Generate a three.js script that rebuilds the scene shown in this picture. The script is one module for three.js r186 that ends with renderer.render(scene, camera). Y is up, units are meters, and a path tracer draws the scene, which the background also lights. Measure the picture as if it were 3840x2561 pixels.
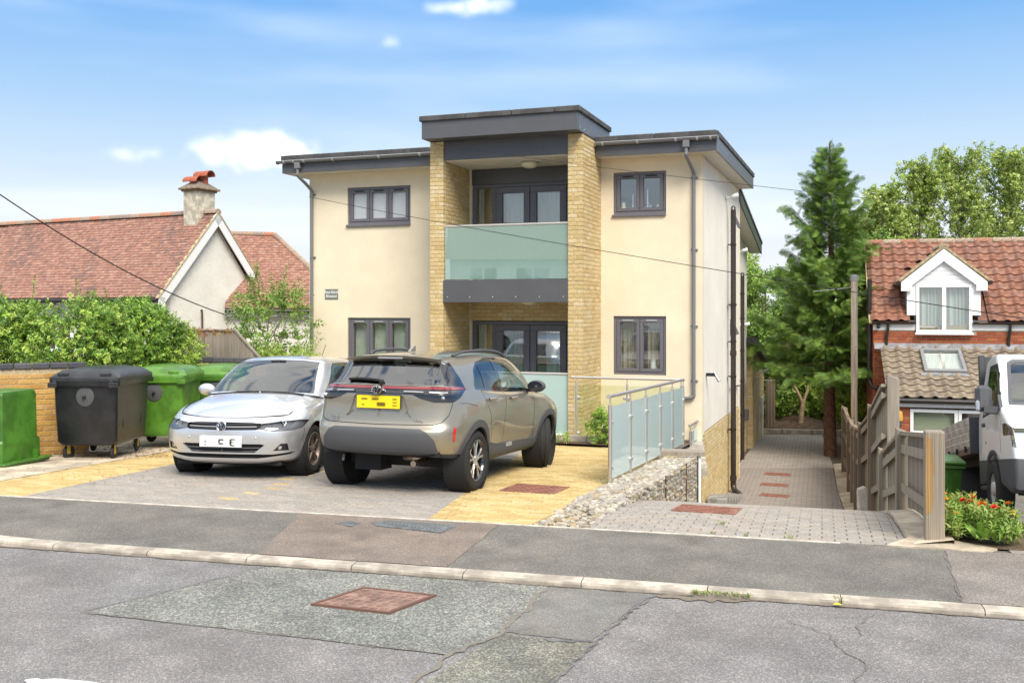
import * as THREE from 'three';
import { mergeGeometries } from 'three/addons/utils/BufferGeometryUtils.js';
import { FontLoader } from 'three/addons/loaders/FontLoader.js';
import { TextGeometry } from 'three/addons/geometries/TextGeometry.js';

// ---------------------------------------------------------------- camera, sky, sun, exposure
const scene = new THREE.Scene();
const camera = new THREE.PerspectiveCamera(38.26, 1024 / 682, 0.1, 900);
camera.position.set(0, 2.05, 0);
camera.lookAt(0, 2.05, -10);
camera.setViewOffset(1024, 682, 0, 34.4, 1024, 682);       // a level camera with the lens shifted down
const renderer = new THREE.WebGLRenderer({ antialias: true });
renderer.toneMapping = THREE.LinearToneMapping;
renderer.toneMappingExposure = 2.0;
renderer.shadowMap.enabled = true;
renderer.setSize(1024, 682);

// seeded random numbers and periodic noise
function rng(seed) { let a = seed >>> 0; return () => { a = (a + 0x6D2B79F5) | 0; let t = Math.imul(a ^ (a >>> 15), 1 | a); t = (t + Math.imul(t ^ (t >>> 7), 61 | t)) ^ t; return ((t ^ (t >>> 14)) >>> 0) / 4294967296; }; }
const rnd = rng(20240611);
const rr = (a, b) => a + (b - a) * rnd();
const pick = (a) => a[Math.floor(rnd() * a.length)];
const hash = (x, y, s) => { let h = Math.imul(x, 374761393) + Math.imul(y, 668265263) + Math.imul(s, 1442695041); h = Math.imul(h ^ (h >>> 13), 1274126177); return ((h ^ (h >>> 16)) >>> 0) / 4294967296; };
function vnoise(x, y, px, py, s) {
  const xi = Math.floor(x), yi = Math.floor(y), fx = x - xi, fy = y - yi, u = fx * fx * (3 - 2 * fx), v = fy * fy * (3 - 2 * fy);
  const w = (n, p) => ((n % p) + p) % p;
  const a = hash(w(xi, px), w(yi, py), s), b = hash(w(xi + 1, px), w(yi, py), s), c = hash(w(xi, px), w(yi + 1, py), s), d = hash(w(xi + 1, px), w(yi + 1, py), s);
  return a + (b - a) * u + (c - a) * v + (a - b - c + d) * u * v;
}
function fbm(x, y, px, py, oct, s, gain = 0.5) { let t = 0, a = 1, n = 0; for (let i = 0; i < oct; i++) { t += a * vnoise(x, y, px, py, s + i * 17); n += a; a *= gain; x *= 2; y *= 2; px *= 2; py *= 2; } return t / n; }
const smooth = (a, b, x) => { const t = Math.min(1, Math.max(0, (x - a) / (b - a))); return t * t * (3 - 2 * t); };
const lerp = (a, b, t) => a + (b - a) * t;

{ // the sky: air and thin cloud, paler towards the horizon
  const AIR = [[0, 0.97, 0.985, 1.0], [4, 0.86, 0.93, 1.0], [8, 0.64, 0.81, 0.99], [12, 0.42, 0.66, 0.97], [17, 0.19, 0.47, 0.92], [30, 0.15, 0.39, 0.82], [90, 0.13, 0.32, 0.70]];   // degrees up, colour of the air
  const W = 1536, H = 768, d = new Float32Array(W * H * 4);
  const puff = (az, el, pa, pe, ra, re) => Math.exp(-(((az - pa) / ra) ** 2 + ((el - pe) / re) ** 2));
  for (let j = 0; j < H; j++) {
    const el = ((j + 0.5) / H - 0.5) * 180;
    for (let i = 0; i < W; i++) {
      const az = ((i + 0.5) / W - 0.25) * 360;            // degrees right of the view axis
      const e = Math.max(el, 0);
      let n = 0; while (n < AIR.length - 2 && AIR[n + 1][0] < e) n++;
      const ka = smooth(0, 1, (e - AIR[n][0]) / (AIR[n + 1][0] - AIR[n][0])), kb = (e - AIR[n][0]) / (AIR[n + 1][0] - AIR[n][0]), kk = Math.min(1, 0.8 * kb + 0.2 * ka);
      let c = [1, 2, 3].map((q) => lerp(AIR[n][q], AIR[n + 1][q], kk));
      const u = (i + 0.5) / W, streak = fbm(u * 20 + el * 0.045, el / 2.6, 20, 4096, 5, 58), big = fbm(u * 10 + 0.3, el / 13, 10, 4096, 4, 97);
      let m = Math.max(smooth(0.50, 0.80, streak * 0.62 + big * 0.40) * 0.16, smooth(17, 34, e) * smooth(0.30, 0.50, big * 0.6 + streak * 0.4) * 0.92);
      const rag = fbm(u * 200, el / 1.0, 200, 4096, 6, 33, 0.58);
      const p = puff(az, el, -15.2, 8.3, 3.2, 1.05) + 0.8 * puff(az, el, -13.2, 9.0, 2.3, 0.9) + 0.55 * puff(az, el, -21, 8.2, 2.2, 0.6);
      const q = puff(az, el, -2.6, 16.9, 2.8, 0.55) + 0.5 * puff(az, el, -0.9, 17.6, 2.0, 0.5) + 0.6 * puff(az, el, -7.0, 14.9, 1.1, 0.6) + 0.7 * puff(az, el, -28.5, 16.3, 1.5, 0.4) + 0.6 * puff(az, el, -24.3, 16.0, 1.6, 0.35);
      m = Math.max(m, 0.9 * smooth(0.18, 0.95, p * (-0.62 + 2.6 * rag)), 0.8 * smooth(0.36, 0.95, q * (0.1 + 1.4 * rag)));
      if (el < 0) { m = 0; c = [0.80, 0.84, 0.86]; }
      const o = (j * W + i) * 4, g = 0.505;
      d[o] = lerp(c[0], 1.85, m) * g; d[o + 1] = lerp(c[1], 1.83, m) * g; d[o + 2] = lerp(c[2], 1.79, m) * g; d[o + 3] = 1;
    }
  }
  const t = new THREE.DataTexture(d, W, H, THREE.RGBAFormat, THREE.FloatType);
  t.mapping = THREE.EquirectangularReflectionMapping; t.magFilter = THREE.LinearFilter; t.needsUpdate = true;
  scene.background = t; scene.environment = t;
}
const sun = new THREE.DirectionalLight(new THREE.Color(1.0, 0.93, 0.82), 2.3);
sun.position.set(11, 36, 17); sun.target.position.set(0, 0, -14);
sun.castShadow = true; sun.shadow.radius = 56; sun.shadow.mapSize.set(2048, 2048);
Object.assign(sun.shadow.camera, { left: -30, right: 30, top: 30, bottom: -30, near: 1, far: 120 });
scene.add(sun, sun.target);

// ---------------------------------------------------------------- helpers
const V = (x, y, z) => new THREE.Vector3(x, y, z);
const names = new Map();
function numbered(n) { const k = names.get(n) || 0; names.set(n, k + 1); return k ? `${n}_${String(k).padStart(3, '0')}` : n; }
function N(g) {                                            // plain: position, normal, uv, no index
  if (g.index) g = g.toNonIndexed();
  if (!g.attributes.normal) g.computeVertexNormals();
  if (!g.attributes.uv) planarUV(g);
  for (const k of Object.keys(g.attributes)) if (!['position', 'normal', 'uv'].includes(k)) g.deleteAttribute(k);
  return g;
}
function planarUV(g, ox = 0, oy = 0) {                     // uv in metres, from the side each triangle faces
  const p = g.attributes.position, n = p.count, uv = new Float32Array(n * 2), a = V(), b = V(), c = V();
  for (let i = 0; i < n; i += 3) {
    a.fromBufferAttribute(p, i); b.fromBufferAttribute(p, i + 1); c.fromBufferAttribute(p, i + 2);
    const m = b.clone().sub(a).cross(c.clone().sub(a)), ax = Math.abs(m.x), ay = Math.abs(m.y), az = Math.abs(m.z);
    [a, b, c].forEach((q, k) => {
      const [u, v] = ay >= ax && ay >= az ? [q.x, q.z] : ax >= az ? [q.z, q.y] : [q.x, q.y];
      uv[(i + k) * 2] = u + ox; uv[(i + k) * 2 + 1] = v + oy;
    });
  }
  g.setAttribute('uv', new THREE.BufferAttribute(uv, 2)); return g;
}
function J(list) { return list.length === 1 ? N(list[0]) : mergeGeometries(list.map(N), false); }
function mesh(name, geo, material, parent) {
  const m = new THREE.Mesh(Array.isArray(geo) ? J(geo) : N(geo), material);
  m.name = parent === scene ? numbered(name) : name; m.castShadow = m.receiveShadow = true; if (parent) parent.add(m); return m;
}
function tag(o, label, category, group) { Object.assign(o.userData, { label, category }); if (group) o.userData.group = group; return o; }
function thing(name, label, category, pos = [0, 0, 0], turn = 0, group) {
  const o = new THREE.Group(); o.name = numbered(name); o.position.set(...pos); o.rotation.y = turn; scene.add(o); return tag(o, label, category, group);
}
function solo(name, geo, material, label, category, group) { return tag(mesh(name, geo, material, scene), label, category, group); }
function structure(name, geo, material, parent = scene) { const m = mesh(name, geo, material, parent); if (parent === scene) m.userData.kind = 'structure'; return m; }
const stuff = (m) => { m.userData.kind = 'stuff'; return m; };

// geometry makers
function fromTris(t, n) {
  const g = new THREE.BufferGeometry(); g.setAttribute('position', new THREE.Float32BufferAttribute(t, 3));
  if (n) g.setAttribute('normal', new THREE.Float32BufferAttribute(n, 3)); else g.computeVertexNormals();
  return planarUV(g);
}
function box(w, h, d, x = 0, y = 0, z = 0, c = 0) {
  if (!c) { const g = new THREE.BoxGeometry(w, h, d).toNonIndexed(); planarUV(g, x * 1.7 + z, y * 1.3); return g.translate(x, y, z); }
  const H = [w / 2, h / 2, d / 2], vert = (ax, s) => s.map((q, k) => q * (k === ax ? H[k] : H[k] - c)), t = [], S = [-1, 1];
  const face = (pts) => {
    const [a, b, e] = pts, ab = b.map((q, k) => q - a[k]), ac = e.map((q, k) => q - a[k]);
    const nn = [ab[1] * ac[2] - ab[2] * ac[1], ab[2] * ac[0] - ab[0] * ac[2], ab[0] * ac[1] - ab[1] * ac[0]];
    if (nn[0] * a[0] + nn[1] * a[1] + nn[2] * a[2] < 0) pts.reverse();
    for (let i = 1; i < pts.length - 1; i++) t.push(...pts[0], ...pts[i], ...pts[i + 1]);
  };
  for (let ax = 0; ax < 3; ax++) for (const s of S) {
    const o = [0, 1, 2].filter((k) => k !== ax), mk = (p, q) => { const v = [0, 0, 0]; v[ax] = s; v[o[0]] = p; v[o[1]] = q; return vert(ax, v); };
    face([mk(-1, -1), mk(1, -1), mk(1, 1), mk(-1, 1)]);
  }
  for (let ax = 0; ax < 3; ax++) { const o = [0, 1, 2].filter((k) => k !== ax); for (const p of S) for (const q of S) { const mk = (f, r) => { const v = [0, 0, 0]; v[ax] = r; v[o[0]] = p; v[o[1]] = q; return vert(o[f], v); }; face([mk(0, -1), mk(0, 1), mk(1, 1), mk(1, -1)]); } }
  for (const p of S) for (const q of S) for (const r of S) face([vert(0, [p, q, r]), vert(1, [p, q, r]), vert(2, [p, q, r])]);
  const g = fromTris(t); planarUV(g, x * 1.7 + z, y * 1.3); return g.translate(x, y, z);
}
const bx = (x0, x1, y0, y1, z0, z1, c = 0) => box(x1 - x0, y1 - y0, z1 - z0, (x0 + x1) / 2, (y0 + y1) / 2, (z0 + z1) / 2, c);
function rod(a, b, r, seg = 10, r2 = r) {                  // a straight round bar with closed ends
  const A = V(...a), B = V(...b), d = B.clone().sub(A), g = new THREE.CylinderGeometry(r2, r, d.length(), seg);
  g.applyQuaternion(new THREE.Quaternion().setFromUnitVectors(V(0, 1, 0), d.normalize())); const m = A.add(B).multiplyScalar(0.5); return g.translate(m.x, m.y, m.z);
}
function bar(a, b, w, h) {                                 // a straight square bar, h along up
  const A = V(...a), B = V(...b), d = B.clone().sub(A), L = d.length(), g = box(w, h, L);
  const zx = d.normalize(), xx = V(0, 1, 0).cross(zx).normalize(), yy = zx.clone().cross(xx);
  g.applyMatrix4(new THREE.Matrix4().makeBasis(xx, yy, zx)); const m = A.add(B).multiplyScalar(0.5); return g.translate(m.x, m.y, m.z);
}
function tube(pts, r, seg = 8, steps = 0, bend = 0.5) {
  const c = new THREE.CatmullRomCurve3(pts.map((p) => V(...p)), false, 'catmullrom', bend); return new THREE.TubeGeometry(c, steps || pts.length * 6, r, seg, false);
}
const lathe = (pts, seg = 24) => new THREE.LatheGeometry(pts.map((p) => new THREE.Vector2(...p)), seg);
function slab(poly, h, holes = [], bevel = 0) {            // outline in x,y pushed to z = 0..h
  const s = new THREE.Shape(poly.map((p) => new THREE.Vector2(...p)));
  for (const o of holes) s.holes.push(new THREE.Path(o.map((p) => new THREE.Vector2(...p))));
  const g = new THREE.ExtrudeGeometry(s, { depth: h - 2 * bevel, bevelEnabled: bevel > 0, bevelSize: bevel, bevelThickness: bevel, bevelOffset: -bevel, bevelSegments: 2, curveSegments: 8 });
  if (bevel) g.translate(0, 0, bevel);
  return planarUV(g.index ? g.toNonIndexed() : g);
}
const rect = (x0, x1, y0, y1) => [[x0, y0], [x1, y0], [x1, y1], [x0, y1]];
function quadStrip(fn, nu, nv) {                           // a sheet fn(u, v) -> [x, y, z]
  const t = []; for (let i = 0; i < nu; i++) for (let j = 0; j < nv; j++) { const a = fn(i / nu, j / nv), b = fn((i + 1) / nu, j / nv), c = fn((i + 1) / nu, (j + 1) / nv), d = fn(i / nu, (j + 1) / nv); t.push(...a, ...b, ...c, ...a, ...c, ...d); }
  return fromTris(t);
}
function welded(g, crease = 0.6) {                         // smooth normals where faces meet at small angles
  const p = g.attributes.position, n = p.count, key = new Map(), fn = []; const a = V(), b = V(), c = V();
  for (let i = 0; i < n; i += 3) { a.fromBufferAttribute(p, i); b.fromBufferAttribute(p, i + 1); c.fromBufferAttribute(p, i + 2); const m = b.clone().sub(a).cross(c.clone().sub(a)); for (let k = 0; k < 3; k++) { const q = [p.getX(i + k), p.getY(i + k), p.getZ(i + k)].map((v) => Math.round(v * 5000)).join(); (key.get(q) || key.set(q, []).get(q)).push(i / 3); } fn.push(m); }
  const out = new Float32Array(n * 3);
  for (let i = 0; i < n; i++) { const f = fn[Math.floor(i / 3)], fl = f.length() || 1, q = [p.getX(i), p.getY(i), p.getZ(i)].map((v) => Math.round(v * 5000)).join(), s = V(); for (const k of key.get(q)) { const g2 = fn[k]; if (g2.dot(f) / ((g2.length() || 1) * fl) > crease) s.add(g2); } s.normalize(); out[i * 3] = s.x; out[i * 3 + 1] = s.y; out[i * 3 + 2] = s.z; }
  g.setAttribute('normal', new THREE.BufferAttribute(out, 3)); return g;
}
function place(g, pos = [0, 0, 0], rot = [0, 0, 0], sc = [1, 1, 1]) { const m = new THREE.Matrix4().compose(V(...pos), new THREE.Quaternion().setFromEuler(new THREE.Euler(...rot)), V(...sc)); return g.clone().applyMatrix4(m); }

function orient(g, m) { g.applyMatrix4(m); if (m.determinant() < 0) for (const k of Object.keys(g.attributes)) { const t = g.attributes[k], n = t.itemSize, a = t.array; for (let i = 0; i < t.count; i += 3) for (let c = 0; c < n; c++) { const x = a[(i + 1) * n + c]; a[(i + 1) * n + c] = a[(i + 2) * n + c]; a[(i + 2) * n + c] = x; } } return g; }

// ---------------------------------------------------------------- textures and materials
function dataTex(S, fn, srgb) {
  const d = new Uint8Array(S * S * 4);
  for (let j = 0; j < S; j++) for (let i = 0; i < S; i++) { const v = fn(i / S, j / S, i, j), o = (j * S + i) * 4, a = Array.isArray(v) ? v : [v, v, v]; for (let k = 0; k < 3; k++) d[o + k] = Math.max(0, Math.min(255, a[k] * 255)); d[o + 3] = 255; }
  const t = new THREE.DataTexture(d, S, S, THREE.RGBAFormat); t.wrapS = t.wrapT = THREE.RepeatWrapping; t.magFilter = THREE.LinearFilter; t.minFilter = THREE.LinearMipmapLinearFilter; t.generateMipmaps = true; if (srgb) t.colorSpace = THREE.SRGBColorSpace; t.needsUpdate = true; return t;
}
const sized = (t, w, h = w) => { const c = t.clone(); c.repeat.set(1 / w, 1 / h); c.needsUpdate = true; return c; };
const T = {};
T.grain = dataTex(512, (u, v) => 0.62 + 0.48 * fbm(u * 16, v * 16, 16, 16, 6, 3, 0.72), true);
T.grainB = dataTex(512, (u, v) => fbm(u * 24, v * 24, 24, 24, 5, 9, 0.75));
T.blotch = dataTex(512, (u, v) => 0.80 + 0.20 * smooth(0.3, 0.7, fbm(u * 5, v * 5, 5, 5, 6, 21, 0.6)), true);
T.soft = dataTex(256, (u, v) => 0.90 + 0.10 * fbm(u * 4, v * 4, 4, 4, 5, 27, 0.6), true);
T.wood = dataTex(512, (u, v) => { const w = fbm(u * 3, v * 2, 3, 2, 3, 41), g = fbm(u * 60 + w * 4, v * 2, 60, 2, 4, 43, 0.6), l = fbm(u * 8 + w, v * 3, 8, 3, 3, 47); return 0.58 + 0.34 * g + 0.16 * l; }, true);
T.woodB = dataTex(256, (u, v) => fbm(u * 60, v * 2, 60, 2, 4, 43, 0.6));
function chips(S, count, rmin, rmax, seed, base, tones, spread) {        // packed stone chips in a dark binder
  const R = rng(seed), a = new Float32Array(S * S * 3), b = new Float32Array(S * S);
  for (let k = 0; k < S * S; k++) { const q = base * (0.8 + 0.4 * R()); a[k * 3] = a[k * 3 + 1] = a[k * 3 + 2] = q; }
  for (let n = 0; n < count; n++) {
    const x = R() * S, y = R() * S, r = rmin + (rmax - rmin) * R() ** 2, t = tones[Math.floor(R() * tones.length)], k = 1 + (R() - 0.5) * spread, e = 0.6 + 0.4 * R(), an = R() * 3.14, ca = Math.cos(an), sa = Math.sin(an);
    for (let j = -Math.ceil(r); j <= r; j++) for (let i = -Math.ceil(r); i <= r; i++) {
      const p = (i * ca + j * sa), q = (-i * sa + j * ca) / e; if (p * p + q * q > r * r) continue;
      const o = (((Math.floor(y + j) % S) + S) % S) * S + (((Math.floor(x + i) % S) + S) % S); for (let c = 0; c < 3; c++) a[o * 3 + c] = t[c] * k; b[o] = 0.35 + 0.65 * (1 - (p * p + q * q) / (r * r)) * k;
    }
  }
  const big = (i, j) => 0.86 + 0.28 * fbm(i / S * 6, j / S * 6, 6, 6, 4, seed + 5);
  return [dataTex(S, (u, v, i, j) => { const o = (j * S + i) * 3, m = big(i, j); return [a[o] * m, a[o + 1] * m, a[o + 2] * m]; }, true), dataTex(S, (u, v, i, j) => Math.min(1, b[j * S + i]))];
}
const [tarC, tarB] = chips(1024, 52000, 1.2, 4.2, 11, 0.49, [[0.60, 0.59, 0.60], [0.66, 0.645, 0.635], [0.55, 0.54, 0.555], [0.62, 0.605, 0.61], [0.69, 0.68, 0.665], [0.53, 0.52, 0.53]], 0.10);
const [pathC, pathB] = chips(1024, 60000, 1.0, 3.2, 13, 0.46, [[0.57, 0.56, 0.53], [0.63, 0.61, 0.575], [0.52, 0.51, 0.49], [0.60, 0.575, 0.545], [0.70, 0.685, 0.64], [0.49, 0.49, 0.47]], 0.14);
const [coarseC, coarseB] = chips(1024, 26000, 2.0, 7.5, 17, 0.44, [[0.58, 0.59, 0.575], [0.64, 0.65, 0.62], [0.53, 0.54, 0.525], [0.60, 0.61, 0.60], [0.70, 0.69, 0.65], [0.50, 0.51, 0.50]], 0.15);

const C = (r, g, b) => new THREE.Color().setRGB(r, g, b);
const hex = (h) => new THREE.Color(h);
function mat(color, rough = 0.8, o = {}) {
  const { bump, bs, bsize, map, msize, metal, phys, ...rest } = o;
  const p = { color, roughness: rough, metalness: metal || 0, side: THREE.DoubleSide, ...rest };
  if (map) p.map = sized(T[map], ...[].concat(msize || 1)); if (bump) { p.bumpMap = sized(T[bump], ...[].concat(bsize || 0.5)); p.bumpScale = bs || 0.004; }
  return phys ? new THREE.MeshPhysicalMaterial(p) : new THREE.MeshStandardMaterial(p);
}
const K = {};
K.cream = mat(C(0.86, 0.745, 0.555), 0.92, { map: 'soft', msize: 2.3, bump: 'grainB', bs: 0.0025, bsize: 0.35 });
K.white_render = mat(C(0.87, 0.815, 0.705), 0.92, { map: 'soft', msize: 2.7, bump: 'grainB', bs: 0.0025, bsize: 0.35 });
K.roughcast = mat(C(0.88, 0.855, 0.77), 0.95, { map: 'soft', msize: 1.4, bump: 'grainB', bs: 0.014, bsize: 0.45 });
K.oldcast = mat(C(0.74, 0.68, 0.54), 0.95, { map: 'blotch', msize: 0.5, bump: 'grainB', bs: 0.02, bsize: 0.3 });
const brickSet = (cols, r = 0.9) => cols.map((c) => mat(C(...c), r, { map: 'grain', msize: 0.22, bump: 'grainB', bs: 0.004, bsize: 0.2 }));
K.yb = brickSet([[0.80, 0.60, 0.285], [0.83, 0.645, 0.33], [0.75, 0.545, 0.245], [0.86, 0.70, 0.42], [0.77, 0.58, 0.29], [0.71, 0.50, 0.215]]);
K.ob = brickSet([[0.70, 0.40, 0.10], [0.76, 0.46, 0.14], [0.62, 0.33, 0.08], [0.73, 0.44, 0.16], [0.66, 0.38, 0.12]]);
K.rb = brickSet([[0.50, 0.125, 0.045], [0.56, 0.155, 0.055], [0.42, 0.095, 0.04], [0.60, 0.19, 0.075], [0.46, 0.13, 0.06]]);
K.blue_brick = brickSet([[0.10, 0.10, 0.115], [0.13, 0.125, 0.135], [0.085, 0.085, 0.10]]);
K.mortar = mat(C(0.60, 0.48, 0.30), 0.95, { map: 'grain', msize: 0.3 });
K.mortar_red = mat(C(0.60, 0.46, 0.34), 0.95, { map: 'grain', msize: 0.3 });
const paver = (cols) => cols.map((c) => mat(C(...c), 0.88, { map: 'grain', msize: 0.17, bump: 'grainB', bs: 0.003, bsize: 0.16 }));
K.pg = paver([[0.44, 0.395, 0.345], [0.48, 0.425, 0.37], [0.405, 0.365, 0.32], [0.46, 0.40, 0.34], [0.42, 0.385, 0.345]]);
K.py = paver([[0.72, 0.53, 0.22], [0.77, 0.58, 0.265], [0.66, 0.475, 0.19], [0.75, 0.57, 0.275], [0.62, 0.44, 0.18]]);
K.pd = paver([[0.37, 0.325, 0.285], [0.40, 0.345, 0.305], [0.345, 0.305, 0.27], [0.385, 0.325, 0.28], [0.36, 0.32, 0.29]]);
K.joint = mat(C(0.16, 0.13, 0.095), 1, { map: 'grain', msize: 0.3 });
K.anthracite = mat(C(0.10, 0.10, 0.107), 0.36, { map: 'soft', msize: 1.1 });
K.membrane = mat(C(0.085, 0.083, 0.082), 0.75, { map: 'blotch', msize: 0.7, bump: 'grainB', bs: 0.002 });
K.green_fascia = mat(C(0.095, 0.115, 0.085), 0.6, { map: 'blotch', msize: 0.5 });
K.side_fascia = K.anthracite;
K.frame = mat(C(0.135, 0.13, 0.148), 0.42);
K.gutter = mat(C(0.19, 0.195, 0.205), 0.38, { map: 'soft', msize: 0.6 });
K.gutter_lip = mat(C(0.40, 0.41, 0.42), 0.35);
K.soffit = mat(C(0.74, 0.70, 0.62), 0.6, { map: 'soft', msize: 1 });
K.soffit_dusty = K.soffit;
K.upvc = mat(C(0.82, 0.83, 0.83), 0.35);
K.white = mat(C(0.78, 0.78, 0.76), 0.5);
K.black_pvc = mat(C(0.022, 0.018, 0.016), 0.35);
K.brown_pipe = mat(C(0.042, 0.032, 0.026), 0.38, { map: 'blotch', msize: 0.5 });
K.black = mat(C(0.015, 0.015, 0.016), 0.6);
K.dark_room = mat(C(0.55, 0.52, 0.46), 0.9);
K.floor_room = mat(C(0.22, 0.16, 0.11), 0.8);
K.glass = mat(C(0.93, 0.96, 0.95), 0.01, { phys: true, transmission: 1, ior: 2.2, thickness: 0 });
K.frosted_pane = mat(C(0.86, 0.90, 0.93), 0.55, { phys: true, transmission: 0.55, ior: 1.5, thickness: 0, clearcoat: 1, clearcoatRoughness: 0.15, bump: 'grainB', bs: 0.006, bsize: 0.25 });
K.frosted = mat(C(0.68, 0.84, 0.80), 0.5, { phys: true, transmission: 0.5, ior: 1.5, thickness: 0, clearcoat: 1, clearcoatRoughness: 0.02 });
K.frosted_blue = mat(C(0.68, 0.83, 0.82), 0.45, { phys: true, transmission: 0.25, ior: 1.5, thickness: 0, clearcoat: 1, clearcoatRoughness: 0.03 });
K.clear_rail = mat(C(0.90, 0.95, 0.86), 0.01, { phys: true, transmission: 1, ior: 1.5, thickness: 0 });
K.steel = mat(C(0.70, 0.665, 0.62), 0.34, { metal: 0.85, bump: 'grainB', bs: 0.0006, bsize: 0.2 });
K.flue = mat(C(0.66, 0.55, 0.43), 0.3, { metal: 1, map: 'blotch', msize: 0.5 });
K.galv = mat(C(0.42, 0.42, 0.42), 0.45, { metal: 0.8 });
K.cloth = mat(C(0.78, 0.79, 0.72), 0.95, { phys: true, transmission: 0.25, thickness: 0, map: 'soft', msize: 0.5 });
K.beige_cloth = mat(C(0.42, 0.36, 0.24), 0.95, { map: 'soft', msize: 0.5 });
K.net = mat(C(0.80, 0.84, 0.82), 0.95, { phys: true, transmission: 0.35, thickness: 0 });
K.concrete = mat(C(0.50, 0.45, 0.38), 0.92, { map: 'blotch', msize: 0.9, bump: 'grainB', bs: 0.004, bsize: 0.4 });
K.pad = mat(C(0.60, 0.50, 0.375), 0.92, { map: 'blotch', msize: 1.3, bump: 'grainB', bs: 0.006, bsize: 0.5 });
K.kerb = [[0.49, 0.43, 0.355], [0.53, 0.465, 0.385], [0.465, 0.41, 0.34]].map((c) => mat(C(...c), 0.9, { map: 'blotch', msize: 0.7, bump: 'grainB', bs: 0.002, bsize: 0.3 }));
K.edging = mat(C(0.60, 0.54, 0.46), 0.92, { map: 'blotch', msize: 0.6 });
const tar = (c, b, tint, size, bs) => new THREE.MeshStandardMaterial({ color: C(...tint), map: sized(c, size), bumpMap: sized(b, size), bumpScale: bs, roughness: 0.92, vertexColors: true, side: THREE.DoubleSide });
K.road = tar(tarC, tarB, [0.65, 0.63, 0.61], 1.7, 0.0014);
K.path = tar(pathC, pathB, [0.64, 0.61, 0.565], 1.5, 0.0012);
K.path_brown = tar(pathC, pathB, [0.80, 0.66, 0.58], 1.3, 0.001);
K.path_pink = tar(pathC, pathB, [0.84, 0.75, 0.70], 1.5, 0.0012);
K.patch = tar(coarseC, coarseB, [0.70, 0.69, 0.655], 1.5, 0.002);
K.patch2 = tar(pathC, pathB, [0.76, 0.745, 0.715], 1.2, 0.0014);
K.patch_dark = tar(coarseC, coarseB, [0.60, 0.575, 0.505], 1.3, 0.003);
K.crack = mat(C(0.15, 0.138, 0.122), 1);
K.bitumen = mat(C(0.16, 0.158, 0.158), 0.85, { map: 'blotch', msize: 0.3 });
K.silt = mat(C(0.24, 0.20, 0.155), 1, { map: 'grain', msize: 0.2 });
K.rust_iron = mat(C(0.30, 0.185, 0.145), 0.75, { map: 'blotch', msize: 0.4, bump: 'grainB', bs: 0.002 });
K.red_iron = mat(C(0.33, 0.145, 0.10), 0.75, { map: 'blotch', msize: 0.4, bump: 'grainB', bs: 0.002 });
K.grey_iron = mat(C(0.14, 0.15, 0.155), 0.6, { map: 'blotch', msize: 0.3 });
const woods = (cols) => cols.map((c) => new THREE.MeshStandardMaterial({ color: C(...c), map: sized(T.wood, 0.32, 1.6), bumpMap: sized(T.woodB, 0.3, 1.6), bumpScale: 0.004, roughness: 0.9, side: THREE.DoubleSide }));
K.wood = woods([[0.40, 0.335, 0.25], [0.45, 0.38, 0.285], [0.36, 0.30, 0.22], [0.42, 0.355, 0.27]]);
K.wood_brown = woods([[0.35, 0.26, 0.18], [0.39, 0.295, 0.205], [0.32, 0.235, 0.16]]);
K.wood_fresh = woods([[0.55, 0.33, 0.13]])[0];
K.wood_grey = woods([[0.40, 0.34, 0.27], [0.45, 0.385, 0.31], [0.35, 0.295, 0.235]]);
K.soil = mat(C(0.19, 0.095, 0.05), 1, { map: 'grain', msize: 0.4, bump: 'grainB', bs: 0.03, bsize: 0.4 });
K.earth = mat(C(0.16, 0.125, 0.08), 1, { map: 'blotch', msize: 2, bump: 'grainB', bs: 0.03, bsize: 0.6 });
K.lead = mat(C(0.30, 0.30, 0.315), 0.7, { map: 'blotch', msize: 0.5 });
const tileSet = (cols) => cols.map((c) => mat(C(...c), 0.88, { map: 'blotch', msize: 0.35, bump: 'grainB', bs: 0.003, bsize: 0.25 }));
K.plain_tile = tileSet([[0.385, 0.195, 0.14], [0.365, 0.18, 0.13], [0.41, 0.215, 0.155], [0.345, 0.175, 0.13], [0.42, 0.235, 0.175], [0.30, 0.165, 0.13], [0.24, 0.15, 0.125]]);
K.roman_tile = tileSet([[0.29, 0.125, 0.078], [0.315, 0.145, 0.092], [0.27, 0.115, 0.073], [0.30, 0.148, 0.10], [0.25, 0.12, 0.085]]);
K.moss_tile = tileSet([[0.28, 0.22, 0.155], [0.305, 0.245, 0.175], [0.255, 0.20, 0.145], [0.29, 0.225, 0.165], [0.24, 0.19, 0.14]]);
K.ridge = tileSet([[0.50, 0.27, 0.17], [0.46, 0.31, 0.22], [0.36, 0.27, 0.22], [0.52, 0.22, 0.13], [0.44, 0.33, 0.25]]);
K.ridge_old = tileSet([[0.44, 0.34, 0.25], [0.40, 0.30, 0.22], [0.42, 0.20, 0.13], [0.46, 0.36, 0.27]]);
K.verge = mat(C(0.55, 0.44, 0.27), 0.95, { map: 'blotch', msize: 0.3, bump: 'grainB', bs: 0.008 });
K.terracotta = mat(C(0.46, 0.125, 0.065), 0.75, { map: 'blotch', msize: 0.5 });
K.stone = [[0.60, 0.51, 0.37], [0.70, 0.62, 0.49], [0.48, 0.41, 0.31], [0.62, 0.49, 0.30], [0.53, 0.48, 0.41], [0.76, 0.70, 0.59], [0.44, 0.33, 0.20]].map((c) => mat(C(...c), 0.85, { map: 'grain', msize: 0.12, bump: 'grainB', bs: 0.004, bsize: 0.12 }));
K.stone_core = mat(C(0.26, 0.23, 0.185), 1, { map: 'grain', msize: 0.12, bump: 'grainB', bs: 0.01, bsize: 0.12 });
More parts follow.
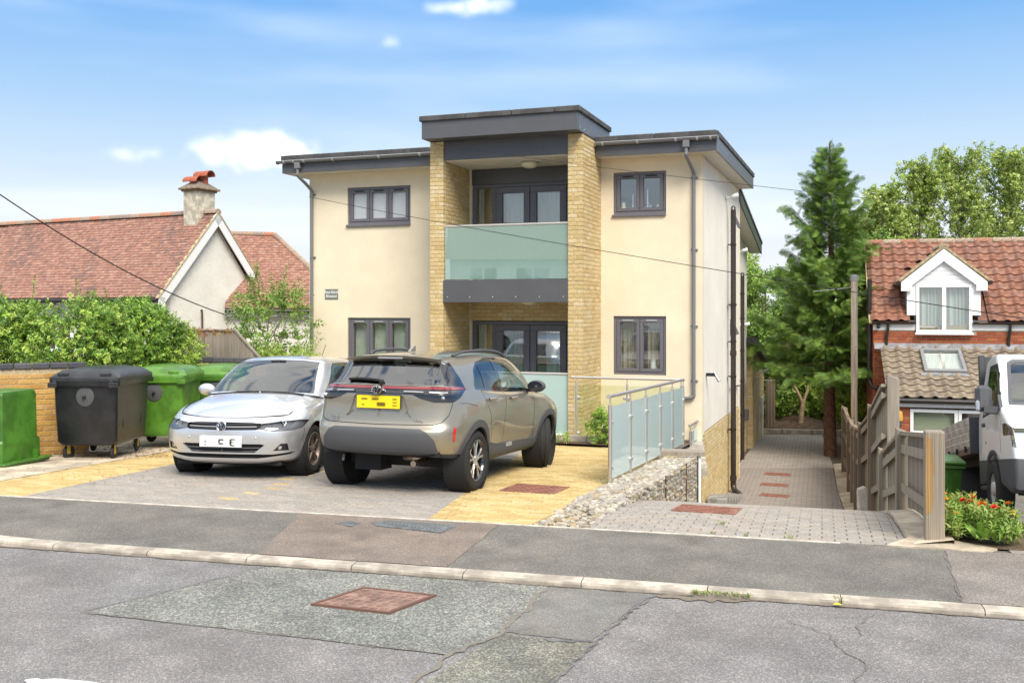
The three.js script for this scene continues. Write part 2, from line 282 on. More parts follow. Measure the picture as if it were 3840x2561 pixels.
K.paint_white = mat(C(0.74, 0.74, 0.72), 0.8, { map: 'blotch', msize: 0.3 });
const leafy = (cols) => cols.map((c) => mat(C(...c), 0.55, { phys: true, transmission: 0.28, thickness: 0 }));
K.bark = mat(C(0.20, 0.105, 0.065), 0.95, { map: 'blotch', msize: 0.3, bump: 'grainB', bs: 0.02, bsize: 0.25 });
K.bark_grey = mat(C(0.25, 0.21, 0.16), 0.95, { map: 'blotch', msize: 0.3, bump: 'grainB', bs: 0.015, bsize: 0.25 });
K.bark_pale = mat(C(0.48, 0.34, 0.20), 0.95, { map: 'blotch', msize: 0.3 });
// ---------------------------------------------------------------- frames and levels (metres; X right, Z away from the camera, y up)
const TH = 19.83 * Math.PI / 180, cT = Math.cos(TH), sT = Math.sin(TH), OB = [3.477, 18.0];        // the apartment block's right front corner
const blk = (x, z) => [OB[0] + x * cT - z * sT, OB[1] - x * sT - z * cT];                          // block axes -> X, Z
const toBlk = (X, Z) => { const a = X - OB[0], b = Z - OB[1]; return [a * cT - b * sT, -a * sT - b * cT]; };
const stT = (X, Z) => 0.247 * (X - 0.04) + 0.969 * (Z - 8.81);                                      // distance behind the back edge of the footpath
const stXZ = (s, t) => [0.04 + 0.969 * s + 0.247 * t, 8.81 - 0.247 * s + 0.969 * t];
const parkY = (X, Z) => 0.1 - 0.047 * stT(X, Z);
const DP = [[-1, 0.12], [0, 0.10], [1.2, 0.045], [2.0, -0.035], [2.6, -0.13], [4, -0.42], [5.1, -0.66], [7.2, -1.12], [9.3, -1.54], [10.6, -1.76], [11.6, -1.88], [13, -1.95], [15, -1.98], [24, -1.93], [90, -1.6]];
function driveT(t) { let i = 0; while (i < DP.length - 2 && DP[i + 1][0] < t) i++; const [a, b] = [DP[i], DP[i + 1]], p = DP[Math.max(0, i - 1)], n = DP[Math.min(DP.length - 1, i + 2)], u = Math.min(1, Math.max(0, (t - a[0]) / (b[0] - a[0]))), h = b[0] - a[0], m0 = (b[1] - p[1]) / Math.max(1e-6, b[0] - p[0]) * h, m1 = (n[1] - a[1]) / Math.max(1e-6, n[0] - a[0]) * h, u2 = u * u, u3 = u2 * u; return (2 * u3 - 3 * u2 + 1) * a[1] + (u3 - 2 * u2 + u) * m0 + (-2 * u3 + 3 * u2) * b[1] + (u3 - u2) * m1; }
const driveY = (X, Z) => driveT(stT(X, Z));

// pieces: many alike solids, the nearest 300 as meshes of their own, the rest in one mesh
function emit(pieces, parent, name, mats, most = 300) {
  const eye = V(0, 2.05, 0), p = V(); parent.updateWorldMatrix(true, false);
  for (const q of pieces) { p.setFromMatrixPosition(q.m).applyMatrix4(parent.matrixWorld); q.d = p.distanceTo(eye) / (q.size || 1); if (q.face) { const f = q.face.clone().transformDirection(parent.matrixWorld); if (f.dot(eye.clone().sub(p)) < 0) q.d += 1000; } if (q.far) q.d += q.far; }
  pieces.sort((a, b) => a.d - b.d);
  const rest = [], near = pieces.slice(0, most);
  for (const q of near) { const m = new THREE.Mesh(q.g, mats[q.k]); m.name = name; m.castShadow = m.receiveShadow = true; m.matrixAutoUpdate = true; q.m.decompose(m.position, m.quaternion, m.scale); parent.add(m); }
  for (const q of pieces.slice(most)) rest.push(q);
  if (!rest.length) return;
  let n = 0; for (const q of rest) n += q.g.attributes.position.count;
  const P = new Float32Array(n * 3), Q = new Float32Array(n * 3), U = new Float32Array(n * 2), L = new Float32Array(n * 3), a = V(), nm = new THREE.Matrix3(); let o = 0;
  for (const q of rest) {
    const gp = q.g.attributes.position, gn = q.g.attributes.normal, gu = q.g.attributes.uv, c = mats[q.k].color; nm.getNormalMatrix(q.m); const du = rnd() * 3, dv = rnd() * 3;
    for (let i = 0; i < gp.count; i++, o++) { a.fromBufferAttribute(gp, i).applyMatrix4(q.m); P.set([a.x, a.y, a.z], o * 3); a.fromBufferAttribute(gn, i).applyMatrix3(nm).normalize(); Q.set([a.x, a.y, a.z], o * 3); U.set([gu.getX(i) + du, gu.getY(i) + dv], o * 2); L.set([c.r, c.g, c.b], o * 3); }
  }
  const g = new THREE.BufferGeometry(); g.setAttribute('position', new THREE.BufferAttribute(P, 3)); g.setAttribute('normal', new THREE.BufferAttribute(Q, 3)); g.setAttribute('uv', new THREE.BufferAttribute(U, 2)); g.setAttribute('color', new THREE.BufferAttribute(L, 3));
  const mm = mats[0].clone(); mm.color.setRGB(1, 1, 1); mm.vertexColors = true;
  const m = new THREE.Mesh(g, mm); m.name = `${name}_field`; m.castShadow = m.receiveShadow = true; parent.add(m); stuff(m);
}
const geoCache = new Map();
function piece(w, h, d, c, v) { const k = [w, h, d].map((q) => q.toFixed(3)).join('/') + '/' + v; if (!geoCache.has(k)) { const g = box(w, h, d, 0, 0, 0, c); planarUV(g, v * 0.371 + 0.13, v * 0.217); geoCache.set(k, g); } return geoCache.get(k); }

// vertex-coloured sheet over a polygon given in (s, t), cut into a fine grid
function clipPoly(poly, a, b, c) { // keep a x + b y >= c
  const out = []; for (let i = 0; i < poly.length; i++) { const p = poly[i], q = poly[(i + 1) % poly.length], dp = a * p[0] + b * p[1] - c, dq = a * q[0] + b * q[1] - c; if (dp >= 0) out.push(p); if ((dp >= 0) !== (dq >= 0)) { const t = dp / (dp - dq); out.push([p[0] + (q[0] - p[0]) * t, p[1] + (q[1] - p[1]) * t]); } } return out;
}
const area2 = (p) => { let a = 0; for (let i = 0; i < p.length; i++) { const q = p[(i + 1) % p.length]; a += p[i][0] * q[1] - q[0] * p[i][1]; } return a / 2; };
function lineKeep(p, q, inside) { // half-plane through p, q holding the point inside
  const a = -(q[1] - p[1]), b = q[0] - p[0], c = a * p[0] + b * p[1]; return a * inside[0] + b * inside[1] >= c ? [a, b, c] : [-a, -b, -c];
}
function sheet(name, poly, yf, material, parent, o = {}) {
  const { step = 0.4, toXZ = (x, y) => [x, y], vary = 0.10, seed = 1, freq = 0.9, warm = 0.03 } = o;
  const tri = THREE.ShapeUtils.triangulateShape(poly.map((p) => new THREE.Vector2(...p)), []), P = [], L = [], U = [];
  const tint = (X, Z) => { const n = fbm(X * freq + 50, Z * freq + 50, 4096, 4096, 4, seed) - 0.5, w = fbm(X * freq * 2 + 9, Z * freq * 2, 4096, 4096, 3, seed + 7) - 0.5; return [1 + n * vary * 2 + w * warm * 2, 1 + n * vary * 2, 1 + n * vary * 2 - w * warm * 2]; };
  for (const t of tri) {
    const T3 = t.map((k) => poly[k]); const xs = T3.map((p) => p[0]), ys = T3.map((p) => p[1]);
    for (let x = Math.floor(Math.min(...xs) / step) * step; x < Math.max(...xs); x += step) {
      let col = clipPoly(clipPoly(T3, 1, 0, x), -1, 0, -(x + step)); if (col.length < 3) continue;
      const cy = col.map((p) => p[1]);
      for (let y = Math.floor(Math.min(...cy) / step) * step; y < Math.max(...cy); y += step) {
        const cell = clipPoly(clipPoly(col, 0, 1, y), 0, -1, -(y + step)); if (cell.length < 3 || Math.abs(area2(cell)) < 1e-7) continue;
        const w = cell.map((p) => { const [X, Z] = toXZ(...p); return [X, yf(X, Z), -Z]; });
        for (let i = 1; i < w.length - 1; i++) { let v = [w[0], w[i], w[i + 1]]; if ((v[1][0] - v[0][0]) * (v[2][2] - v[0][2]) - (v[1][2] - v[0][2]) * (v[2][0] - v[0][0]) > 0) v = [v[0], v[2], v[1]]; for (const q of v) { P.push(...q); U.push(q[0], q[2]); L.push(...tint(q[0], -q[2])); } }
      }
    }
  }
  const g = new THREE.BufferGeometry(); g.setAttribute('position', new THREE.Float32BufferAttribute(P, 3)); g.setAttribute('uv', new THREE.Float32BufferAttribute(U, 2)); g.setAttribute('color', new THREE.Float32BufferAttribute(L, 3)); g.computeVertexNormals();
  const m = new THREE.Mesh(g, material); m.name = name; m.castShadow = m.receiveShadow = true; parent.add(m); if (parent === scene) m.userData.kind = 'structure'; return m;
}

// ---------------------------------------------------------------- ground, road, footpath
structure('ground', quadStrip((u, v) => { const s = lerp(-160, 160, u), q = v < 0.12 ? lerp(-40, -1.5, v / 0.12) : lerp(-1.5, 160, ((v - 0.12) / 0.88) ** 1.8), [X, Z] = stXZ(s, q); return [X, q < -1 ? -0.12 : driveT(q) - 0.16, -Z]; }, 40, 90), K.earth);
const road = sheet('road', [[-16, -14], [14, -14], [14, -1.46], [-16, -1.46]], (X, Z) => 0.006 * fbm(X * 0.8, Z * 0.8, 4096, 4096, 2, 3), K.road, scene, { step: 0.35, toXZ: stXZ, vary: 0.10, seed: 3, freq: 0.55 });
const rough = (pts, amp, seed, n = 6) => { const R = rng(seed), out = []; pts.forEach((p, i) => { const q = pts[(i + 1) % pts.length]; for (let k = 0; k < n; k++) { const t = k / n; out.push([lerp(p[0], q[0], t) + (k ? (R() - 0.5) * amp : 0), lerp(p[1], q[1], t) + (k ? (R() - 0.5) * amp : 0)]); } }); return out; };
const flat = (h) => (X, Z) => 0.006 * fbm(X * 0.8, Z * 0.8, 4096, 4096, 2, 3) + h;
sheet('asphalt_patch', rough([[-2.25, -2.88], [-1.67, -1.52], [0.62, -1.49], [0.62, -1.9], [0.53, -2.62], [0.37, -3.04]], 0.025, 5, 10), flat(0.003), K.patch, road, { step: 0.3, toXZ: stXZ, vary: 0.16, seed: 8 });
sheet('asphalt_patch', rough([[0.63, -1.50], [1.38, -1.51], [1.27, -1.9], [1.12, -2.6], [0.56, -2.57]], 0.03, 6, 10), flat(0.004), K.patch2, road, { step: 0.3, toXZ: stXZ, vary: 0.08, seed: 9 });
sheet('asphalt_patch', rough([[0.545, -2.6], [0.81, -2.64], [1.16, -2.62], [0.98, -3.6], [0.28, -3.72]], 0.03, 7, 10), flat(0.003), K.patch_dark, road, { step: 0.15, toXZ: stXZ, vary: 0.34, seed: 10, freq: 2.2, warm: 0.08 });
function ribbon(pts, w, seed, y, jag = 0.6) { // an uneven strip along a line in (s, t)
  const R = rng(seed), L = [], fine = []; for (let i = 0; i < pts.length - 1; i++) { const n = Math.max(2, Math.ceil(Math.hypot(pts[i + 1][0] - pts[i][0], pts[i + 1][1] - pts[i][1]) / 0.05)); for (let k = 0; k < n; k++) fine.push([lerp(pts[i][0], pts[i + 1][0], k / n), lerp(pts[i][1], pts[i + 1][1], k / n)]); } fine.push(pts.at(-1));
  const t = []; let pa, pb; fine.forEach((p, i) => { const a = fine[Math.max(0, i - 1)], b = fine[Math.min(fine.length - 1, i + 1)], d = Math.hypot(b[0] - a[0], b[1] - a[1]), nx = -(b[1] - a[1]) / d, ny = (b[0] - a[0]) / d, j = (R() - 0.5) * w * jag * 2, e = i === 0 || i === fine.length - 1 ? 0.15 : 0.45 + R() * 0.75;
    const f = (o) => { const [X, Z] = stXZ(p[0] + nx * o, p[1] + ny * o); return [X, y + 0.006 * fbm(X * 0.8, Z * 0.8, 4096, 4096, 2, 3), -Z]; }; const A = f(j - w / 2 * e), B = f(j + w / 2 * e); if (pa) t.push(...pa, ...A, ...B, ...pa, ...B, ...pb); pa = A; pb = B; });
  return fromTris(t);
}
structure('crack', ribbon([[-2.3, -2.9], [-1.66, -1.53]], 0.009, 21, 0.0065), K.crack, road);
structure('crack', ribbon([[-2.28, -2.885], [-1, -2.94], [0.36, -3.04]], 0.011, 22, 0.0065), K.crack, road);
structure('crack', ribbon([[2.3, -1.9], [2.54, -2.11], [2.60, -2.41], [2.72, -2.6], [2.62, -2.9], [2.7, -3.2]], 0.008, 23, 0.0065, 2), K.crack, road);
structure('crack', ribbon([[2.86, -1.6], [2.72, -1.9], [2.74, -2.1]], 0.007, 24, 0.0065, 2), K.crack, road);
structure('seal_band', ribbon([[0.60, -1.55], [0.60, -1.95], [0.54, -2.6], [0.36, -3.04], [0.26, -3.7]], 0.045, 25, 0.0065, 0.5), mat(C(0.25, 0.225, 0.19), 1, { map: 'grain', msize: 0.15 }), road);
structure('seal_band', ribbon([[1.40, -1.53], [1.29, -1.9], [1.15, -2.62], [0.98, -3.6]], 0.022, 26, 0.0065, 0.7), K.bitumen, road);
structure('seal_band', ribbon([[0.82, -2.62], [1.14, -2.6]], 0.05, 27, 0.0065, 0.8), K.bitumen, road);
structure('gutter_silt', ribbon([[-16, -1.49], [-3, -1.49], [-1, -1.49], [3, -1.49], [14, -1.49]], 0.03, 28, 0.0065, 0.25), K.silt, road);
structure('gutter_silt', ribbon([[1.40, -1.52], [1.7, -1.53], [2.05, -1.50]], 0.11, 29, 0.0065, 0.4), K.silt, road);
structure('lane_marking', ribbon([[-1.78, -3.99], [-1.45, -3.97], [-1.0, -3.97]], 0.10, 30, 0.0065, 0.05), K.paint_white, road);

// the square iron cover in the road: frame, plate, raised blocks
{
  const P0 = [[-0.85, -2.35], [-0.67, -1.9], [-0.11, -1.95], [-0.28, -2.40]], cx = -0.478, cy = -2.15;
  const lid = thing('road_manhole_cover', 'rusty brown four-sided iron cover set in the road patch', 'manhole cover', [0, 0, 0]);
  const at = (u, v, k) => { const a = [lerp(P0[0][0], P0[3][0], u), lerp(P0[0][1], P0[3][1], u)], b = [lerp(P0[1][0], P0[2][0], u), lerp(P0[1][1], P0[2][1], u)], p = [lerp(a[0], b[0], v), lerp(a[1], b[1], v)], [X, Z] = stXZ(cx + (p[0] - cx) * k, cy + (p[1] - cy) * k); return [X, Z]; };
  const prism = (u0, u1, v0, v1, y0, y1, k = 1) => { const c = [at(u0, v0, k), at(u1, v0, k), at(u1, v1, k), at(u0, v1, k)]; const g = slab(c.map((p) => [p[0], p[1]]), y1 - y0); g.rotateX(-Math.PI / 2); return g.translate(0, y0, 0); };
  const fl = (g) => g; const e = 0.045;
  mesh('frame', [prism(0, 1, 0, e, 0.004, 0.021, 1.04), prism(0, 1, 1 - e, 1, 0.004, 0.021, 1.04), prism(0, e, e, 1 - e, 0.004, 0.021, 1.04), prism(1 - e, 1, e, 1 - e, 0.004, 0.021, 1.04)].map(fl), mat(C(0.14, 0.07, 0.05), 0.85), lid);
  mesh('plate', [prism(0.03, 0.495, 0.03, 0.97, 0.004, 0.016), prism(0.505, 0.97, 0.03, 0.97, 0.004, 0.016)], K.rust_iron, lid);
  const studs = []; for (let i = 0; i < 7; i++) for (let j = 0; j < 7; j++) { if ((i * 3 + j) % 5 === 4) continue; const u = 0.08 + i * 0.125, v = 0.08 + j * 0.125; for (let k = 0; k < 3; k++) studs.push(prism(u + k * 0.028, u + k * 0.028 + 0.017, v, v + 0.07, 0.016, 0.021)); }
  stuff(mesh('tread', studs, K.rust_iron, lid));
}
// kerb stones
const pathY = (X, Z) => { const t = stT(X, Z); return 0.045 + 0.055 * (t + 1.4) / 1.4; };
const ORD = ['first', 'second', 'third', 'fourth', 'fifth', 'sixth', 'seventh', 'eighth', 'ninth', 'tenth', 'eleventh', 'twelfth', 'thirteenth'];
for (let k = -10; k < 9; k++) {
  const s0 = -0.05 + 0.905 * k, s1 = s0 + 0.899, h = (s) => 0.045 + 0.05 * smooth(-3.6, -5.6, s), prof = (s) => { const y = h(s); return [[-1.46, -0.1], [-1.46, y - 0.022], [-1.452, y - 0.007], [-1.435, y], [-1.335, y + 0.002], [-1.335, -0.1]]; };
  const t = []; const S = 4; for (let i = 0; i < S; i++) { const a = lerp(s0, s1, i / S), b = lerp(s0, s1, (i + 1) / S), pa = prof(a), pb = prof(b); for (let j = 0; j < 5; j++) { const f = (s, q) => { const [X, Z] = stXZ(s, q[0]); return [X, q[1], -Z]; }; t.push(...f(a, pa[j]), ...f(b, pb[j]), ...f(b, pb[j + 1]), ...f(a, pa[j]), ...f(b, pb[j + 1]), ...f(a, pa[j + 1])); } }
  const m = mesh('kerb_stone', fromTris(t), K.kerb[((k % 3) + 3) % 3], scene); const seen = k + 5; tag(m, seen >= 0 && seen < ORD.length ? `pale concrete kerb stone, ${ORD[seen]} from the left edge of the picture` : `pale concrete kerb stone beyond the ${seen < 0 ? 'left' : 'right'} edge of the picture`, 'kerb', 'kerb stones along the road');
}
structure('kerb_bed', ribbon([[-16, -1.40], [14, -1.40]], 0.1, 31, 0.02, 0), K.silt);
const path = sheet('footpath', [[-16, -1.335], [3.50, -1.335], [3.56, -0.02], [-16, -0.02]], (X, Z) => pathY(X, Z), K.path, scene, { step: 0.35, toXZ: stXZ, vary: 0.13, seed: 14, freq: 0.7 });
sheet('asphalt_patch', rough([[-2.1, -0.03], [-0.15, -0.03], [-0.22, -1.33], [-1.82, -1.33]], 0.02, 15, 8), (X, Z) => pathY(X, Z) + 0.004, K.path_brown, path, { step: 0.3, toXZ: stXZ, vary: 0.12, seed: 15, freq: 1.3 });
sheet('asphalt_patch', rough([[3.45, -1.335], [14, -1.335], [14, -0.02], [3.56, -0.02]], 0.02, 16, 8), (X, Z) => pathY(X, Z) + 0.003, K.path_pink, path, { step: 0.35, toXZ: stXZ, vary: 0.09, seed: 16, freq: 1 });
{ const lift = (g) => { const p = g.attributes.position; for (let i = 0; i < p.count; i++) p.setY(i, p.getY(i) + pathY(p.getX(i), -p.getZ(i)) + 0.002); return g; };
  structure('crack', lift(ribbon([[3.45, -1.33], [3.5, -0.7], [3.55, -0.05]], 0.010, 33, 0.001, 1.8)), K.crack, path);
  // flat iron covers in the footpath
  const flatLid = (pts, y, h, m) => { const g = slab(pts.map((p) => stXZ(...p)), h, [], 0.004); g.rotateX(-Math.PI / 2); return g.translate(0, y, 0); };
  const big = thing('footpath_cover', 'long dark grey ribbed iron cover in the brown footpath patch', 'access cover');
  const q = [[-1.32, -0.21], [-1.14, -0.08], [-0.49, -0.14], [-0.57, -0.43], [-1.20, -0.33]];
  mesh('frame', flatLid(q, 0.086, 0.014), K.grey_iron, big);
  const q2 = [[-1.20, -0.22], [-1.10, -0.13], [-0.54, -0.18], [-0.61, -0.38]]; mesh('plate', flatLid(q2, 0.096, 0.008), mat(C(0.19, 0.20, 0.205), 0.6, { map: 'blotch', msize: 0.2 }), big);
  const rib = []; for (let i = 0; i < 14; i++) { const u = 0.05 + i * 0.068, a = [lerp(q2[0][0], q2[3][0], u), lerp(q2[0][1], q2[3][1], u)], b = [lerp(q2[1][0], q2[2][0], u), lerp(q2[1][1], q2[2][1], u)], [X0, Z0] = stXZ(...a), [X1, Z1] = stXZ(...b); rib.push(rod([X0, 0.104, -Z0], [X1, 0.104, -Z1], 0.006, 5)); } stuff(mesh('ribs', rib, K.grey_iron, big));
  const sm = thing('footpath_cover', 'small grey iron cover left of the long one in the brown footpath patch', 'access cover');
  mesh('plate', flatLid([[-1.62, -0.31], [-1.53, -0.20], [-1.38, -0.25], [-1.43, -0.40]], 0.086, 0.012), K.grey_iron, sm);
  const r2 = []; for (let i = 0; i < 5; i++) { const [X0, Z0] = stXZ(-1.58 + i * 0.04, -0.32 - i * 0.006), [X1, Z1] = stXZ(-1.53 + i * 0.03, -0.24 - i * 0.006); r2.push(rod([X0, 0.098, -Z0], [X1, 0.098, -Z1], 0.005, 5)); } stuff(mesh('ribs', r2, K.grey_iron, sm));
}
// thin concrete edging between footpath and paving
for (let k = 0; k < 14; k++) { const s0 = -9 + 0.905 * k, s1 = s0 + 0.9; if (s1 > 3.3) break; const [X0, Z0] = stXZ(s0, -0.005), [X1, Z1] = stXZ(s1, -0.005); const m = bar([X0, 0.075, -Z0], [X1, 0.075, -Z1], 0.036, 0.06); tag(mesh('edging_stone', m, K.edging, scene), k < 3 ? 'thin pale edging stone beyond the left edge of the picture' : `thin pale edging stone behind the footpath, ${ORD[k - 3]} from the left`, 'edging', 'edging stones behind the footpath'); }

// ---------------------------------------------------------------- block paving
function paving(zones, yf, ang, off) { // zones: [{keep:[halfplanes], mats:index offset}] in X,Z; pavers laid along angle ang
  const ca = Math.cos(ang), sa = Math.sin(ang), list = [], P = 0.204, Q = 0.104;
  const w2l = (X, Z) => [X * ca - Z * sa, X * sa + Z * ca], l2w = (x, z) => [x * ca + z * sa, -x * sa + z * ca];
  const { x0, x1, z0, z1 } = off;
  for (let j = Math.floor(z0 / Q); j * Q < z1; j++) for (let i = Math.floor(x0 / P); i * P < x1; i++) {
    const lx = i * P + (j & 1 ? P / 2 : 0), lz = j * Q, R4 = rect(lx, lx + P, lz, lz + Q).map((p) => l2w(...p)), [Xc, Zc] = l2w(lx + P / 2, lz + Q / 2);
    for (const zn of zones) {
      let poly = R4, cut = false; for (const h of zn.keep) { const n = clipPoly(poly, ...h); if (n.length < 3) { poly = null; break; } if (n.length !== poly.length || n.some((p, k) => p !== poly[k])) cut = true; poly = n; }
      if (!poly || Math.abs(area2(poly)) < P * Q * 0.03) continue;
      const e = 0.15, ex = l2w(lx + P / 2 + e, lz + Q / 2), ez = l2w(lx + P / 2, lz + Q / 2 + e), y = yf(Xc, Zc), X3 = V(ex[0] - Xc, yf(...ex) - y, -(ex[1] - Zc)).normalize(), Z3 = V(ez[0] - Xc, yf(...ez) - y, -(ez[1] - Zc)).normalize(), Y3 = X3.clone().cross(Z3).normalize(); const B3 = Z3.clone().negate();
      const Zx = X3.clone().cross(Y3).normalize();
      const m = new THREE.Matrix4().makeBasis(X3, Y3, Zx); m.setPosition(Xc, y - 0.03 + rr(-0.0015, 0.0015), -Zc);
      let g; if (!cut) g = piece(0.195, 0.06, 0.095, 0.005, Math.floor(rnd() * 4));
      else { const L = poly.map((p) => { const [x, z] = w2l(...p); return [x - lx - P / 2, z - lz - Q / 2]; }).map(([x, z]) => [x * 0.975, z * 0.95]); if (area2(L) < 0) L.reverse(); g = slab(L, 0.06); g.rotateX(-Math.PI / 2); g.translate(0, -0.03, 0); planarUV(g, rnd(), rnd()); }
      let k = zn.pick(Xc, Zc, i, j); list.push({ g: N(g), m, k });
    }
  }
  return list;
}
const street = lineKeep(stXZ(-20, 0.03), stXZ(20, 0.03), [0, 20]);
{
  const yR = [[-0.77, 9.10], [-0.2, 12.84]], yL = [[-5.0, 10.46], [-4.51, 13.15]], pd = [[-5.86, 11.26], [-5.12, 14.82]], edge = [[0.154, 8.80], [1.14, 11.47]];
  const back = lineKeep(blk(-9, 2.45), blk(2, 2.45), [0, 9]), yel = K.pg.length;
  const fc = new THREE.Group(); fc.name = 'forecourt_paving'; fc.userData.kind = 'structure'; scene.add(fc);
  const near = (a, b, X, Z) => lineKeep(a, b, [X, Z]);
  const pk = (n, o) => () => o + Math.floor(rnd() * n);
  const dash = (X, Z) => { const d = 0.9816 * (X + 2.80) - 0.1908 * (Z - 10.7) + 0.02 * (Z - 10.7), q = 0.1908 * (X + 2.80) + 0.9816 * (Z - 10.7); return Math.abs(d) < 0.105 && q > -0.75 && q < 5 && (((q + 9) % 0.40) < 0.105); };
  const zones = [
    { keep: [street, back, near(yR[0], yR[1], 0.3, 11), near(edge[0], edge[1], 0, 11)], pick: pk(5, yel) },
    { keep: [street, back, near(yR[0], yR[1], -2, 11), near(yL[0], yL[1], -2, 11)], pick: (X, Z) => (dash(X, Z) ? yel : 0) + Math.floor(rnd() * 5) },
    { keep: [street, back, near(yL[0], yL[1], -6, 11), near(pd[0], pd[1], -2, 11)], pick: pk(5, yel) }];
  emit(paving(zones, parkY, TH, { x0: -12, x1: 1, z0: 4, z1: 18 }), fc, 'paver', [...K.pg, ...K.py]);
  structure('bedding', quadStrip((u, v) => { const a = stXZ(-14, 0.0), b = stXZ(0.1, 0.0), q = v * 9.6, X = lerp(a[0], b[0], u) + 0.33 * q * 1.02, Z = lerp(a[1], b[1], u) + q * 0.944; return [X, parkY(X, Z) - 0.014, -Z]; }, 4, 8), K.joint, fc);
}
// concrete pad under the bins
sheet('bin_pad', [stXZ(-16, 0.02), [-5.86 - 0.19 * 1.35 + 0.0, 11.26 - 1.25], [-5.86, 11.26], [-4.75, 16.6], [-4.4, 18.5], [-15, 21]], (X, Z) => parkY(X, Z) + 0.004, (() => { const m = K.pad.clone(); m.vertexColors = true; return m; })(), scene, { step: 0.35, vary: 0.16, seed: 44, freq: 1.4, warm: 0.04 });
// the red and brown iron covers set in paving
function paveCover(name, label, X, Z, w, d, ang, yf, m, lift = 0.004) {
  const t = thing(name, label, 'manhole cover', [X, yf(X, Z) + lift, -Z], -ang); const e = 0.3, a = [Math.sin(ang), Math.cos(ang)], sl = (yf(X + a[0] * e, Z + a[1] * e) - yf(X - a[0] * e, Z - a[1] * e)) / (2 * e); t.rotation.order = 'YXZ'; t.rotation.x = Math.atan(sl);
  mesh('frame', [bx(-w / 2, w / 2, -0.03, 0.004, d / 2 - 0.025, d / 2), bx(-w / 2, w / 2, -0.03, 0.004, -d / 2, -d / 2 + 0.025), bx(-w / 2, -w / 2 + 0.025, -0.03, 0.004, -d / 2 + 0.025, d / 2 - 0.025), bx(w / 2 - 0.025, w / 2, -0.03, 0.004, -d / 2 + 0.025, d / 2 - 0.025)], m, t);
  mesh('plate', bx(-w / 2 + 0.03, w / 2 - 0.03, -0.03, 0.0, -d / 2 + 0.03, d / 2 - 0.03), m, t);
  const st = []; const nx = Math.round(w / 0.09), nz = Math.round(d / 0.07); for (let i = 0; i < nx; i++) for (let j = 0; j < nz; j++) { const x = -w / 2 + 0.05 + (i + (j & 1 ? 0.5 : 0)) * (w - 0.12) / nx, z = -d / 2 + 0.06 + j * (d - 0.11) / (nz - 1); st.push(box(0.05, 0.008, 0.02, x, 0.003, z)); } stuff(mesh('tread', st, m, t)); return t;
}
paveCover('paving_cover', 'red iron cover in the yellow paving behind the tan car', 0.26, 11.13, 0.64, 0.62, TH, parkY, K.red_iron);
paveCover('paving_cover', 'red iron cover in the near grey paving of the sloping drive', 1.96, 9.86, 0.62, 0.60, TH, driveY, K.red_iron);

